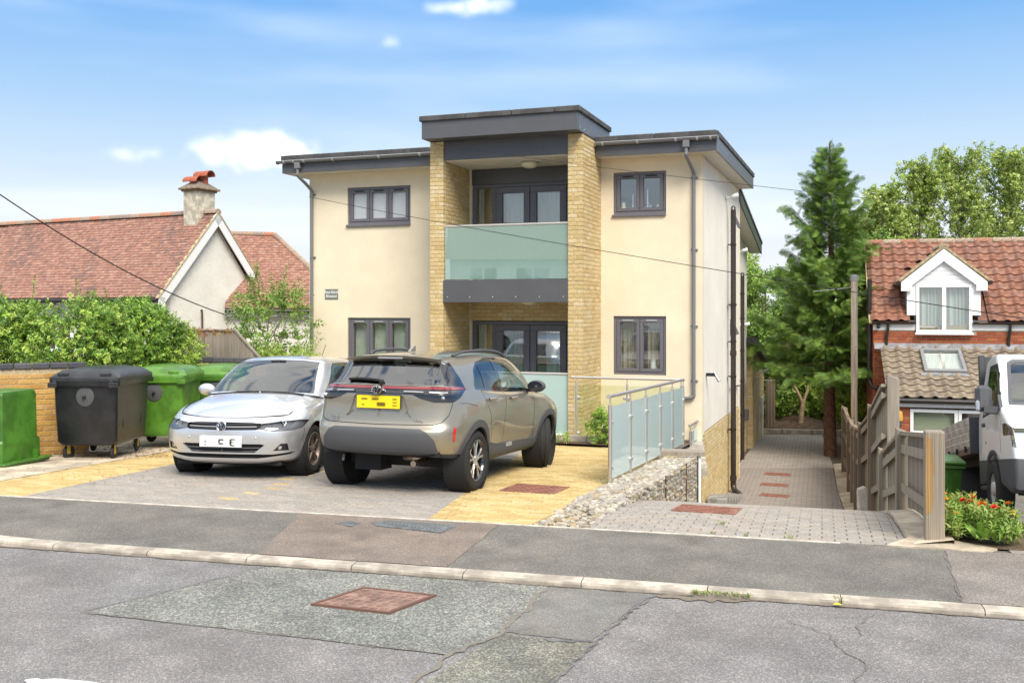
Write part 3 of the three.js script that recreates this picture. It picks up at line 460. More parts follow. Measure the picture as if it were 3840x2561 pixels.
// the drive down the right side
{
  const dr = new THREE.Group(); dr.name = 'driveway'; dr.userData.kind = 'structure'; scene.add(dr);
  const L1 = [[0.66, 8.72], [2.66, 14.3]], right = [[3.30, 8.25], [8.02, 24.6]];
  const leftFar = [[1.85, 14.3], [5.75, 25.1]];
  const k1 = [street, lineKeep(L1[0], L1[1], [3, 11]), lineKeep(right[0], right[1], [3, 11]), lineKeep([-5, 14.2], [20, 14.2], [0, 9])];
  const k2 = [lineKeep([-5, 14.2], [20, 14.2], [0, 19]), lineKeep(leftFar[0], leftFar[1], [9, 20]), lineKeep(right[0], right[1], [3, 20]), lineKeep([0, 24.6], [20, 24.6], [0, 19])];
  const k3 = [lineKeep([0, 24.6], [20, 24.6], [0, 29]), lineKeep([5.6, 24.6], [7.9, 31], [9, 28]), lineKeep([8.05, 24.6], [9.9, 31.5], [3, 28]), lineKeep([0, 31], [20, 30.4], [0, 28])];
  const rowTint = (Z) => Math.floor(rnd() * 5);
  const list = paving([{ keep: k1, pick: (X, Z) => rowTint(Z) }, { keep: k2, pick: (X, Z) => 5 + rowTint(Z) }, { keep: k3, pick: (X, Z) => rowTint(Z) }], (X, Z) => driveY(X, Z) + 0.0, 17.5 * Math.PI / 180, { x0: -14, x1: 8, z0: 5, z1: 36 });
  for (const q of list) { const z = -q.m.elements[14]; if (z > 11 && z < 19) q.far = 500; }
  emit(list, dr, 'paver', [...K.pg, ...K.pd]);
  mesh('bedding', quadStrip((u, v) => { const Z = lerp(8.2, 31.6, v), l = Z < 14.3 ? lerp(0.45, 2.6, (Z - 8.2) / 6.1) : lerp(2.0, 7.6, (Z - 14.3) / 17.3), r = 3.6 + 0.295 * (Z - 8.2); const X = lerp(l, r, u), zz = Z + (1 - u) * 0.55; return [X, driveY(X, zz) - 0.014, -zz]; }, 8, 60), K.joint, dr);
  // concrete haunch under the fence
  for (let k = 0; k < 9; k++) { const a = 8.05 + k * 1.9, b = a + 1.88, f = (Z, o) => { const X = 3.33 + 0.2885 * (Z - 8.25) + o; return [X, driveY(X, Z), -Z]; }; const t = [], n = 6; for (let i = 0; i < n; i++) { const z0 = lerp(a, b, i / n), z1 = lerp(a, b, (i + 1) / n), prof = [[-0.02, -0.08], [-0.0, 0.012], [0.10, 0.022], [0.36, 0.05], [0.36, -0.2]]; for (let j = 0; j < 4; j++) { const g = (Z, p) => { const w = p[0] > 0.05 ? p[0] + 0.01 * Math.sin(Z * 1.3) : p[0] - 0.012 * Math.sin(Z * 0.9 + 1); const q = f(Z, w); return [q[0], q[1] + p[1], q[2]]; }; t.push(...g(z0, prof[j]), ...g(z1, prof[j]), ...g(z1, prof[j + 1]), ...g(z0, prof[j]), ...g(z1, prof[j + 1]), ...g(z0, prof[j + 1])); } } mesh('concrete_haunch', welded(fromTris(t), 0.5), K.pad, dr); }
  mesh('concrete_haunch', slab([[3.05, 8.02], [3.75, 7.82], [3.9, 7.9], [3.72, 8.12], [3.42, 8.6], [3.35, 8.3]], 0.02).rotateX(-Math.PI / 2).translate(0, 0.092, 0), K.pad, dr);
  for (const [z, x] of [[20.9, 5.58], [22.3, 5.95], [23.7, 6.4]]) paveCover('paving_cover', `${z < 21 ? 'nearest' : z < 23 ? 'middle' : 'farthest'} of three small red covers down the drive beside the block`, x, z, 0.62, 0.38, TH, driveY, K.red_iron);
  // kerb at the far end
  const kx = []; for (let k = 0; k < 4; k++) mesh('end_kerb', bar([7.6 + k * 0.9, -1.86, -(31.0 - k * 0.13)], [8.47 + k * 0.9, -1.86, -(30.87 - k * 0.13)], 0.12, 0.16), K.kerb[1], dr);
}
// ---------------------------------------------------------------- the apartment block (local: x along the front, 0 at its right corner; z towards the street)
const block = thing('apartment_block', 'two-storey cream rendered apartment block with dark flat roofs and brick piers', 'building', [OB[0], 0, -OB[1]], -TH);
{
  const B = block, W0 = -8.25, PL = [-4.86, -4.59], PR = [-2.17, -1.90], ZP = 1.3, top = 4.95;
  // rendered front walls with window openings
  const winUL = [-7.34, -5.89, 3.76, 4.53], winLL = [-7.34, -5.89, 0.55, 1.83], winUR = [-1.66, -0.66, 3.79, 4.58], winLR = [-1.66, -0.66, 0.78, 1.88];
  const wf = (p, holes) => slab(p, 0.28, holes.map((w) => rect(...w).reverse())).translate(0, 0, -0.28);
  mesh('front_wall', wf(rect(W0, -4.55, -0.6, top), [winUL, winLL]), K.cream, B);
  mesh('front_wall', wf(rect(-2.2, 0, -0.6, top), [winUR, winLR]), K.cream, B);
  mesh('side_wall', slab([[0, -0.6], [5.55, -0.6], [5.55, top], [0, top]], 0.28, [rect(4.16, 4.62, 3.78, 4.25).reverse(), rect(4.02, 4.5, 1.4, 1.78).reverse()]).rotateY(Math.PI / 2).translate(-0.29, 0, -0.002), K.white_render, B).userData.label = 'paler render on the wall facing the drive';
  mesh('side_wall', slab([[5.55, -0.6], [10.3, -0.6], [10.3, 3.68], [5.55, 4.56]], 0.28).rotateY(Math.PI / 2).translate(-0.63, 0, -0.002), K.white_render, B);
  mesh('left_wall', bx(W0, W0 + 0.28, -0.6, top, -5.5, -0.281), K.cream, B);
  mesh('rear_wall', [bx(W0, 0, -2.1, top, -5.75, -5.56), bx(W0, -0.36, -2.1, 3.6, -10.3, -10.1)], K.cream, B);
  mesh('storey_floor', [bx(W0 + 0.28, -0.31, 2.16, 2.5, -5.5, -0.29), bx(W0 + 0.28, -0.31, -0.55, -0.3, -5.5, -0.29)], K.floor_room, B);
  mesh('ceiling', bx(W0 + 0.28, -0.31, 4.86, 4.94, -5.5, -0.29), K.white, B);
  mesh('party_wall', [bx(-5.2, -5.1, -0.3, 4.86, -5.5, -0.3), bx(-2.05, -1.98, -0.3, 4.86, -5.5, -0.3), bx(W0 + 0.3, -0.31, -0.3, 4.86, -3.3, -3.2)], K.dark_room, B);
  // brick infill over the lower doors, panel over the upper ones
  const pieces = [], face = V(0, 0, 1), sideF = V(1, 0, 0), Mx = (x, y, z, ry = 0) => new THREE.Matrix4().makeRotationY(ry).setPosition(x, y, z);
  const add = (w, h, d, x, y, z, k, f, far) => pieces.push({ g: piece(w, h, d, 0.004, Math.floor(rnd() * 4)), m: Mx(x, y, z), k, face: f, far });
  const pal = () => { const r = rnd(); return r < 0.3 ? 0 : r < 0.52 ? 1 : r < 0.68 ? 2 : r < 0.82 ? 3 : r < 0.93 ? 4 : 5; };
  const course = 0.075, bh = 0.065, L = 0.215, pitch = 0.225;
  // piers
  for (const [x0, x1, right] of [[...PL, 0], [...PR, 1]]) {
    const ybase = -0.34, yEnd = 5.12, w = x1 - x0; let row = 0;
    mesh('pier_core', bx(x0 + 0.006, x1 - 0.006, ybase, yEnd, 0.0, ZP - 0.006), K.mortar, B);
    for (let y = ybase; y + course <= yEnd + 0.02; y += course, row++) {
      const odd = row & 1, sp = odd ? 0.165 : 0.095;
      for (const [a, b] of [[0, sp], [sp + 0.01, w]]) add(b - a, bh, 0.09, x0 + (a + b) / 2, y + course / 2, ZP - 0.045 + rr(-0.001, 0.0015), pal(), face);
      let z = ZP - 0.1; let first = odd ? 0.10 : 0.205; while (z > 0.03) { const l = Math.min(first, z - 0.005); if (l > 0.03) { add(w + rr(-0.001, 0.002), bh, l - 0.0, (x0 + x1) / 2, y + course / 2, z - l / 2, pal(), sideF); } z -= l + 0.01; first = L; }
    }
  }
  // brick over lower doors
  mesh('infill_core', [bx(-4.59, -2.17, 1.78, 2.13, -0.2, -0.008), bx(-2.55, -2.17, -0.35, 1.78, -0.2, -0.008)], K.mortar, B);
  for (let y = 1.785, r = 0; y < 2.12; y += course, r++) for (let x = -4.58 - (r & 1 ? 0.11 : 0); x < -2.2; x += pitch) { const a = Math.max(x, -4.585), b = Math.min(x + L, -2.175); if (b - a > 0.03) add(b - a, bh, 0.1, (a + b) / 2, y + course / 2, -0.05, pal(), face); }
  // brick plinth down the side, below the render
  mesh('plinth_core', [bx(-0.3, -0.008, -2.3, -0.27, -5.5, -0.3), bx(-0.63, -0.358, -2.3, -0.1, -10.28, -5.51), bx(-0.63, -0.02, -2.3, -0.3, -5.56, -5.5), bx(-0.55, -0.008, -2.3, -0.62, -0.3, -0.008)], K.mortar, B);
  for (let y = -2.25, r = 0; y < -0.1; y += course, r++) for (let z = -0.02 - (r & 1 ? 0.11 : 0); z > -10.2; z -= pitch) { const x = z < -5.5 ? -0.40 : -0.05; if (y > -0.33 && z > -5.5) continue; const a = Math.min(z, -0.002), b = Math.max(z - L, -10.29); if (a - b > 0.04) add(0.1, bh, a - b, x, y + course / 2, (a + b) / 2, pal(), sideF); }
  emit(pieces, B, 'brick', K.yb);
  // balcony: slab, fascia, screws, glass, rail
  mesh('balcony_slab', bx(PL[1], PR[0], 2.20, 2.49, 0.0, 1.24), K.soffit_dusty, B);
  const fas = mesh('balcony_fascia', bx(PL[1] + 0.002, PR[0] - 0.002, 2.135, 2.55, 1.27, 1.315, 0.004), K.anthracite, B);
  for (let i = 0; i < 6; i++) mesh('screw', new THREE.SphereGeometry(0.011, 8, 5).scale(1, 1, 0.4).translate(lerp(-4.5, -2.25, i / 5), 2.235, 1.315), K.steel, fas);
  const bg = mesh('balcony_glass', bx(PL[1] + 0.01, PR[0] - 0.01, 2.56, 3.53, 1.23, 1.245, 0.003), K.frosted, B);
  mesh('handrail', rod([PL[1], 3.555, 1.237], [PR[0], 3.555, 1.237], 0.022, 12), K.steel, bg);
  mesh('glass_face', bx(PL[1] + 0.012, PR[0] - 0.012, 2.562, 3.528, 1.247, 1.251), K.glass, bg); const gg = mesh('terrace_glass', bx(PL[1] + 0.01, PR[0] - 0.01, -0.22, 0.83, 1.23, 1.245, 0.003), K.frosted, B);
  mesh('handrail', rod([PL[1], 0.855, 1.237], [PR[0], 0.855, 1.237], 0.022, 12), K.steel, gg);
  mesh('terrace_sill', bx(PL[1], PR[0], -0.34, -0.215, 1.12, 1.29, 0.006), K.white, B);
  mesh('terrace_floor', bx(PL[1], PR[0], -0.4, -0.3, 0.0, 1.2), K.concrete, B);
  mesh('balcony_back', bx(-4.59, -2.17, 2.49, 2.56, -0.05, 0.02), K.anthracite, B);
  // canopy roof over the piers
  const can = mesh('canopy_fascia', [bx(-4.87, -1.89, 5.135, 5.47, 1.60, 1.65, 0.004), bx(-1.935, -1.885, 5.137, 5.468, 0.9, 1.598, 0.003), bx(-1.935, -1.885, 5.137, 5.468, -0.6, 0.893, 0.003), bx(-4.87, -4.82, 5.137, 5.468, -0.6, 1.598, 0.003)], K.anthracite, B);
  mesh('canopy_deck', bx(-4.82, -1.935, 5.14, 5.44, -0.6, 1.6), K.anthracite, B);
  const edge = [[-4.91, -4.0], [-3.995, -3.1], [-3.095, -2.3], [-2.295, -1.845]];
  for (const [a, b] of edge) mesh('roof_trim', bx(a, b, 5.455, 5.555, 1.58, 1.69, 0.012), K.membrane, can);
  for (const [a, b] of [[0.9, 1.578], [0.2, 0.895], [-0.6, 0.195]]) mesh('roof_trim', bx(-1.955, -1.845, 5.455, 5.555, a, b, 0.012), K.membrane, can);
  mesh('roof_trim', bx(-4.91, -4.80, 5.455, 5.555, -0.6, 1.578, 0.012), K.membrane, can);
  mesh('roof_membrane', bx(-4.8, -1.955, 5.44, 5.50, -0.6, 1.58), K.membrane, B);
  const rv = []; for (let i = 0; i < 5; i++) rv.push(new THREE.SphereGeometry(0.009, 6, 4).translate(-1.884, 5.2 + 0.2 * (i & 1), 1.5 - i * 0.14)); stuff(mesh('rivets', rv, K.steel, can));
  mesh('canopy_panel', bx(-4.588, -2.172, 4.79, 5.135, 1.22, 1.26, 0.003), K.anthracite, B);
  // boarded soffit, each board on its own
  for (let i = 0; i < 12; i++) { const z0 = 0.0 + i * 0.101; mesh('soffit_board', bx(-4.588, -2.172, 4.772, 4.79, z0 + 0.006, z0 + 0.094, 0.003), K.soffit, B); }
  mesh('soffit_back', bx(-4.588, -2.172, 4.793, 4.81, 0, 1.215), K.soffit_dusty, B);
  mesh('door_head_panel', [bx(-4.588, -2.172, 4.47, 4.77, -0.06, -0.01, 0.003)], K.anthracite, B);
  // wing roofs: fascia, soffit, trim, deck
  function wing(x0, x1, zf, zb, extra) {
    mesh('eaves_fascia', bx(x0, x1, 4.83, 5.09, zf - 0.03, zf, 0.003), K.anthracite, B);
    mesh('eaves_soffit', bx(x0, x1, 4.835, 4.85, 0.0, zf - 0.03), K.soffit_dusty, B);
    mesh('roof_deck', bx(x0 + 0.02, x1 - 0.02, 4.95, 5.12, zb, zf - 0.03), K.membrane, B);
    const n = Math.ceil((x1 - x0) / 1.25); for (let i = 0; i < n; i++) mesh('roof_trim', bx(lerp(x0 - 0.03, x1, i / n), lerp(x0 - 0.03, x1, (i + 1) / n) - 0.004, 5.095, 5.20, zf - 0.09, zf + 0.015, 0.012), K.membrane, B);
  }
  wing(-8.63, -4.87, 0.45, -5.9); wing(-1.885, 0.33, 0.45, -5.6);
  mesh('verge_fascia', [bx(0.30, 0.33, 4.832, 5.09, -2.6, 0.418, 0.002), bx(0.30, 0.33, 4.832, 5.09, -5.6, -2.606, 0.002)], K.side_fascia, B);
  mesh('verge_soffit', bx(0.0, 0.30, 4.836, 4.851, -5.6, 0.0), K.soffit_dusty, B);
  for (let i = 0; i < 4; i++) mesh('roof_trim', bx(0.24, 0.355, 5.095, 5.20, -5.62 + i * 1.5, -5.62 + (i + 1) * 1.5 - 0.004, 0.012), K.membrane, B);
  mesh('verge_fascia', bx(-8.63, -8.60, 4.832, 5.09, -5.9, 0.418, 0.002), K.side_fascia, B);
  mesh('eaves_soffit', bx(-8.6, W0, 4.836, 4.851, -5.9, 0.0), K.soffit_dusty, B);
  // the lower, sloping rear roof
  const sl = (y) => (z) => y - (-(z) - 5.6) * 0.19, rf = (x0, x1, dy0, dy1, za, zb) => { const f = sl(4.56), g = slab([[za, f(za) + dy0], [zb, f(zb) + dy0], [zb, f(zb) + dy1], [za, f(za) + dy1]], x1 - x0); g.rotateY(-Math.PI / 2); return g.translate(x1, 0, 0); };
  mesh('rear_verge_fascia', rf(-0.01, 0.02, -0.02, 0.26, -5.6, -10.75), K.green_fascia, B);
  mesh('rear_soffit', rf(-0.34, -0.01, 0.0, 0.02, -5.6, -10.74), K.soffit_dusty, B);
  mesh('rear_roof', rf(-6.0, 0.04, 0.26, 0.33, -5.6, -10.78), K.membrane, B);
  // gutters
  function gutter(x0, x1, y, z, joints) {
    const prof = []; for (let i = 0; i <= 8; i++) { const a = Math.PI + Math.PI * i / 8; prof.push([Math.cos(a) * 0.055, Math.sin(a) * 0.055]); } for (let i = 8; i >= 0; i--) { const a = Math.PI + Math.PI * i / 8; prof.push([Math.cos(a) * 0.05, Math.sin(a) * 0.05]); }
    const g = slab(prof, x1 - x0); g.rotateY(Math.PI / 2); g.translate(x0, y, z); const m = mesh('gutter', welded(g, 0.7), K.gutter, B);
    mesh('lip', rod([x0, y, z + 0.053], [x1, y, z + 0.053], 0.008, 6), K.gutter_lip, m);
    for (const x of joints) { const c = slab(prof.map(([a, b]) => [a * 1.12, b * 1.12]), 0.035); c.rotateY(Math.PI / 2); c.translate(x, y, z); mesh('bracket', c, K.gutter_lip, m); }
    mesh('end_cap', [bx(x0 - 0.012, x0, y - 0.06, y + 0.005, z - 0.058, z + 0.06), bx(x1, x1 + 0.012, y - 0.06, y + 0.005, z - 0.058, z + 0.06)], K.gutter, m);
  }
  gutter(-8.70, -4.89, 5.075, 0.51, [-8.55, -8.32, -8.08, -7.4, -6.35, -5.45]); gutter(-1.86, 0.36, 5.075, 0.51, [-1.75, -1.1, -0.4, -0.02, 0.22]);
  // downpipes
  const dp = (x, yb) => { const m = mesh('downpipe', [rod([x, 5.02, 0.51], [x, 4.80, 0.51], 0.034, 12), tube([[x, 4.82, 0.51], [x, 4.76, 0.50], [x + 0.03, 4.62, 0.24], [x + 0.06, 4.50, 0.075], [x + 0.06, 4.42, 0.055]], 0.034, 12, 24), rod([x + 0.06, 4.44, 0.055], [x + 0.06, yb, 0.055], 0.034, 12)], K.gutter, B); for (const y of [4.42, 3.1, 1.7, 0.7].filter((q) => q > yb + 0.1)) mesh('clip', [rod([x + 0.06, y - 0.018, 0.055], [x + 0.06, y + 0.018, 0.055], 0.041, 12), bx(x + 0.0, x + 0.13, y - 0.012, y + 0.012, 0.002, 0.03)], K.gutter, m); return m; };
  dp(-8.22, -0.5); const d2 = dp(-0.20, 0.46); mesh('hopper', [bx(-8.28, -8.16, 4.9, 5.03, 0.46, 0.56, 0.01)], K.gutter, B); mesh('hopper', [bx(-0.26, -0.14, 4.9, 5.03, 0.46, 0.56, 0.01)], K.gutter, B);
  mesh('shoe', tube([[-0.14, 0.48, 0.055], [-0.14, 0.42, 0.055], [-0.19, 0.39, 0.055], [-0.36, 0.37, 0.055]], 0.034, 10, 16), K.gutter, d2);
  // windows: outer frame > sashes, panes, vents, sill
  function windowIn([x0, x1, y0, y1], n, o = {}) {
    const fr = 0.055, z0 = -0.10, z1 = -0.03, wd = mesh('window', [bx(x0, x1, y1 - fr, y1, z0, z1, 0.004), bx(x0, x1, y0, y0 + fr, z0, z1, 0.004), bx(x0, x0 + fr, y0 + fr, y1 - fr, z0, z1, 0.004), bx(x1 - fr, x1, y0 + fr, y1 - fr, z0, z1, 0.004)], K.frame, B);
    const iw = (x1 - x0 - 2 * fr) / n;
    for (let i = 0; i < n; i++) {
      const a = x0 + fr + i * iw + 0.004, b = a + iw - 0.008, s = 0.062, c = y0 + fr + 0.004, d = y1 - fr - 0.004;
      if (i) mesh('mullion', bx(a - 0.012, a + 0.004, c, d, z0, z1 - 0.012), K.frame, wd);
      mesh('sash', [bx(a, b, d - s, d, z0 + 0.01, z1 + 0.012, 0.005), bx(a, b, c, c + s, z0 + 0.01, z1 + 0.012, 0.005), bx(a, a + s, c + s, d - s, z0 + 0.01, z1 + 0.012, 0.005), bx(b - s, b, c + s, d - s, z0 + 0.01, z1 + 0.012, 0.005)], K.frame, wd);
      mesh('pane', bx(a + s, b - s, c + s, d - s, z0 + 0.03, z0 + 0.036), o.pane || K.glass, wd);
      mesh('trickle_vent', bx(a + iw * 0.25, a + iw * 0.72, d - 0.035, d - 0.012, z1 + 0.012, z1 + 0.03, 0.005), o.vent || K.black, wd);
    }
    if (o.sill) mesh('sill', bx(x0 - 0.02, x1 + 0.0, y0 - 0.05, y0 - 0.002, -0.12, 0.045, 0.006), K.frame, wd); return wd;
  }
  windowIn(winUL, 3, { sill: true, pane: K.frosted_pane }); windowIn(winUR, 2, { sill: true }); windowIn(winLL, 3, { vent: K.gutter_lip }); windowIn(winLR, 2, { vent: K.gutter_lip });
  // glazed doors with a side light, both floors
  for (const [yb, yt] of [[2.5, 4.47], [-0.3, 1.765]]) {
    const z0 = -0.12, z1 = -0.05, dr = mesh('door_frame', [bx(-4.55, -2.55, yt - 0.06, yt, z0, z1, 0.004), bx(-4.55, -4.48, yb, yt - 0.06, z0, z1, 0.004), bx(-2.60, -2.55, yb, yt - 0.06, z0, z1, 0.004), bx(-4.14, -4.05, yb, yt - 0.06, z0, z1, 0.004), bx(-4.55, -2.55, yb, yb + 0.06, z0, z1 - 0.002, 0.004)], K.frame, B);
    mesh('pane', bx(-4.48, -4.14, yb + 0.06, yt - 0.06, -0.09, -0.084), K.glass, dr);
    for (const [a, b] of [[-4.045, -3.345], [-3.335, -2.605]]) { const s = 0.125; mesh('door', [bx(a, b, yt - 0.06 - s, yt - 0.064, z0 + 0.01, z1 + 0.015, 0.006), bx(a, b, yb + 0.064, yb + 0.25, z0 + 0.01, z1 + 0.015, 0.006), bx(a, a + s, yb + 0.25, yt - 0.06 - s, z0 + 0.01, z1 + 0.015, 0.006), bx(b - s, b, yb + 0.25, yt - 0.06 - s, z0 + 0.01, z1 + 0.015, 0.006)], K.frame, dr); mesh('pane', bx(a + s, b - s, yb + 0.25, yt - 0.06 - s, -0.09, -0.084), K.glass, dr); const hx = a < -3.5 ? b - 0.06 : a + 0.06; mesh('handle', [bx(hx - 0.012, hx + 0.012, yb + 0.9, yb + 1.1, z1 + 0.015, z1 + 0.03), rod([hx, yb + 1.03, z1 + 0.06], [hx + (a < -3.5 ? -0.1 : 0.1), yb + 1.03, z1 + 0.06], 0.009, 8)], K.steel, dr); }
  }
  // two top-hung side windows standing open
  for (const [z, y0, y1, w] of [[-4.39, 3.78, 4.25, 0.46], [-4.26, 1.4, 1.78, 0.48]]) {
    const wd = mesh('window', [bx(-0.1, -0.03, y0, y0 + 0.05, z - w / 2, z + w / 2), bx(-0.1, -0.03, y1 - 0.05, y1, z - w / 2, z + w / 2), bx(-0.1, -0.03, y0 + 0.05, y1 - 0.05, z - w / 2, z - w / 2 + 0.05), bx(-0.1, -0.03, y0 + 0.05, y1 - 0.05, z + w / 2 - 0.05, z + w / 2)], K.frame, B);
    const h = y1 - y0 - 0.04, sash = (g) => g.rotateZ(0.42).translate(-0.02, y1 - 0.03, z), s = 0.05, q = w / 2 - 0.02;
    mesh('sash', [bx(-0.02, 0.02, -s, 0, -q, q), bx(-0.02, 0.02, -h, -h + s, -q, q), bx(-0.02, 0.02, -h + s, -s, -q, -q + s), bx(-0.02, 0.02, -h + s, -s, q - s, q)].map(sash), K.frame, wd); mesh('pane', sash(bx(-0.004, 0.004, -h + s, -s, -q + s, q - s)), K.glass, wd);
  }
  // soil pipes on the side wall
  const soil = (z, y0, y1, r, x = 0.11, rings = []) => { const m = mesh('soil_pipe', [rod([x, y0, z], [x, y1, z], r, 16)], K.brown_pipe, B); for (const y of rings) mesh('clip', [rod([x, y - 0.025, z], [x, y + 0.025, z], r * 1.12, 16), rod([x - 0.11, y, z + 0.07], [x + 0.02, y, z + 0.07], 0.012, 6), bx(x - 0.11, x, y - 0.01, y + 0.01, z - 0.08, z + 0.08)], K.black_pvc, m); const cage = []; for (let k = 0; k < 6; k++) { const a = k * Math.PI / 3; cage.push(tube([[x + Math.cos(a) * r * 0.8, y1, z + Math.sin(a) * r * 0.8], [x + Math.cos(a) * r * 0.8, y1 + 0.06, z + Math.sin(a) * r * 0.8], [x, y1 + 0.09, z]], 0.006, 5, 6)); } mesh('vent_cage', cage, K.black_pvc, m); return m; };
  const p1 = soil(-3.55, -1.72, 4.15, 0.058, 0.12, [3.4, 2.1, 0.55, 1.3, -0.6]); mesh('shoe', tube([[0.12, -1.68, -3.55], [0.12, -1.80, -3.55], [0.15, -1.89, -3.50], [0.26, -1.96, -3.42], [0.28, -1.98, -3.41]], 0.06, 14, 20), K.brown_pipe, p1); mesh('collar', [rod([0.12, -1.7, -3.55], [0.12, -1.6, -3.55], 0.072, 16), rod([0.12, 1.0, -3.55], [0.12, 1.1, -3.55], 0.07, 16)], K.brown_pipe, p1);
  mesh('waste_branch', [tube([[0.1, 2.2, -3.62], [0.06, 2.18, -4.1], [0.05, 2.1, -4.6]], 0.02, 8, 12)], K.brown_pipe, p1);
  soil(-8.4, -2.0, 2.88, 0.052, -0.25, [2.4, 1.75, 0.9, 0.1, -0.8]);
  mesh('waste_pipe', tube([[0.06, 0.32, -3.75], [0.05, 0.26, -4.6], [0.05, 0.22, -5.3]], 0.02, 8, 10), K.gutter, B);
  // plinth vent slot and slim ramp board by the side wall
  mesh('side_slot', bx(-0.06, 0.002, -1.6, -0.75, -4.55, -4.4), K.black, B);
  // bulkhead lamps and small wall fittings
}
// outside lamps: round ceiling lamps (unlit), white wall spots, cameras
function ceilingLamp(y, label) { const [X, Z] = blk(-3.12, 0.62), t = thing('ceiling_lamp', label, 'ceiling lamp', [X, y, -Z], -TH); mesh('base', lathe([[0, 0], [0.165, 0], [0.17, -0.02], [0.16, -0.03], [0, -0.03]], 32), mat(C(0.45, 0.43, 0.34), 0.5), t); mesh('diffuser', lathe([[0.158, -0.03], [0.16, -0.06], [0.12, -0.10], [0.06, -0.115], [0, -0.12]], 32), mat(C(0.72, 0.70, 0.52), 0.35), t); }
ceilingLamp(4.773, 'round cream ceiling lamp under the boarded canopy of the upper balcony'); ceilingLamp(2.20, 'round cream ceiling lamp under the balcony slab');
function wallSpot(x, y, z, label) { const [X, Z] = blk(x, z), t = thing('wall_spotlight', label, 'wall light', [X, y, -Z], -TH); mesh('plate', rod([0, 0, 0], [0.02, 0, 0], 0.06, 16), K.white, t); mesh('arm', rod([0.02, 0, 0], [0.14, 0.02, 0], 0.022, 10), K.white, t); mesh('head', lathe([[0, 0], [0.03, 0.0], [0.045, 0.05], [0.05, 0.16], [0, 0.16]], 16).rotateZ(-1.35).translate(0.10, 0.02, 0), K.white, t); }
wallSpot(0, 4.39, -3.32, 'white wall spotlight high on the pale side wall above the tall pipe'); wallSpot(-0.35, 3.5, -8.2, 'white wall spotlight on the rear part of the side wall'); wallSpot(-0.35, 1.55, -8.7, 'white wall spotlight beside the shorter brown pipe');
{ const [X, Z] = blk(0, -0.55), t = thing('wall_camera', 'small silver and black camera low on the side wall near the corner', 'camera', [X, 0.78, -Z], -TH); mesh('bracket', [bx(0, 0.16, -0.03, 0.03, -0.04, 0.04)], K.black, t); mesh('housing', rod([0.14, 0.04, -0.02], [0.24, -0.12, 0.03], 0.03, 12), K.galv, t); }
{ const [X, Z] = blk(-8.25, -0.4), t = thing('wall_camera', 'small white camera on the left corner behind the grey downpipe', 'camera', [X, 1.98, -Z], -TH); mesh('housing', rod([-0.03, 0.05, 0], [-0.13, -0.13, 0.05], 0.04, 12), K.white, t); mesh('bracket', bx(-0.08, 0, -0.03, 0.03, -0.03, 0.03), K.black, t); }
// name plaque
const serif = await new FontLoader().loadAsync('fonts/droid/droid_serif_bold.typeface.json');
const sans = await new FontLoader().loadAsync('fonts/droid/droid_sans_bold.typeface.json');
const words = (font, s, size, depth, x, y, z) => { const g = new TextGeometry(s, { font, size, depth, curveSegments: 3, bevelEnabled: false }); g.computeBoundingBox(); const b = g.boundingBox; return g.translate(x - (b.min.x + b.max.x) / 2, y, z); };
{ const [X, Z] = blk(-7.715, 0), t = thing('name_plaque', 'small grey wall plaque reading Bartlett House', 'plaque', [X, 2.32, -Z], -TH); mesh('plate', bx(-0.155, 0.155, -0.105, 0.105, 0.002, 0.014, 0.003), mat(C(0.17, 0.18, 0.165), 0.5), t); mesh('lettering', [words(serif, 'Bartlett', 0.062, 0.003, 0, 0.012, 0.0141), words(serif, 'House', 0.062, 0.003, 0, -0.072, 0.0141)], K.white, t); for (const [a, b] of [[-1, -1], [1, -1], [-1, 1], [1, 1]]) mesh('screw', new THREE.SphereGeometry(0.006, 6, 4).translate(a * 0.142, b * 0.092, 0.014), K.black, t); }
// things seen through the windows
function drape(name, label, x0, x1, y0, y1, z, m, waves, amp = 0.03) { const [X, Z] = blk((x0 + x1) / 2, z), t = quadStrip((u, v) => { const w = Math.sin(u * waves * 6.283 + 0.7 * Math.sin(u * 9)) * amp * (0.55 + 0.45 * (1 - v)); return [(u - 0.5) * (x1 - x0), lerp(0, y1 - y0, v), w]; }, waves * 10, 6); const o = solo(name, welded(t, 0.3), m, label, 'curtain', 'curtains and blinds in the apartment block'); o.position.set(X, y0, -Z); o.rotation.y = -TH; return o; }
for (let i = 0; i < 3; i++) { const w = 0.447, a = -7.285 + i * w; const [X, Z] = blk(a + w / 2, -0.17); const o = solo('window_blind', bx(-w / 2 + 0.045, w / 2 - 0.02, 0, 1.12, -0.004, 0.004), K.cloth, `pale roller blind in the ${['left', 'middle', 'right'][i]} light of the lower left window`, 'blind'); o.position.set(X, 0.62, -Z); o.rotation.y = -TH; }
drape('curtain', 'beige curtain at the left of the lower right window', -1.60, -1.18, 0.7, 1.86, -0.2, K.beige_cloth, 5); drape('curtain', 'beige curtain at the right of the lower right window', -1.05, -0.72, 0.7, 1.86, -0.2, K.beige_cloth, 4);
drape('curtain', 'white net curtain behind the left leaf of the lower glazed doors', -3.95, -3.6, -0.28, 1.7, -0.35, K.net, 5); drape('curtain', 'white net curtain behind the right leaf of the lower glazed doors', -3.1, -2.66, -0.28, 1.7, -0.35, K.net, 5);
drape('curtain', 'grey net curtain behind the left leaf of the upper glazed doors', -3.98, -3.4, 2.52, 4.4, -0.45, K.net, 7); drape('curtain', 'grey net curtain behind the right leaf of the upper glazed doors', -3.3, -2.64, 2.52, 4.4, -0.45, K.net, 7);
drape('curtain', 'pale green curtain at the side light of the lower doors', -4.47, -4.3, -0.28, 1.7, -0.2, K.cloth, 2); drape('curtain', 'pale green curtain at the side light of the upper doors', -4.47, -4.36, 2.52, 4.4, -0.2, K.cloth, 2);
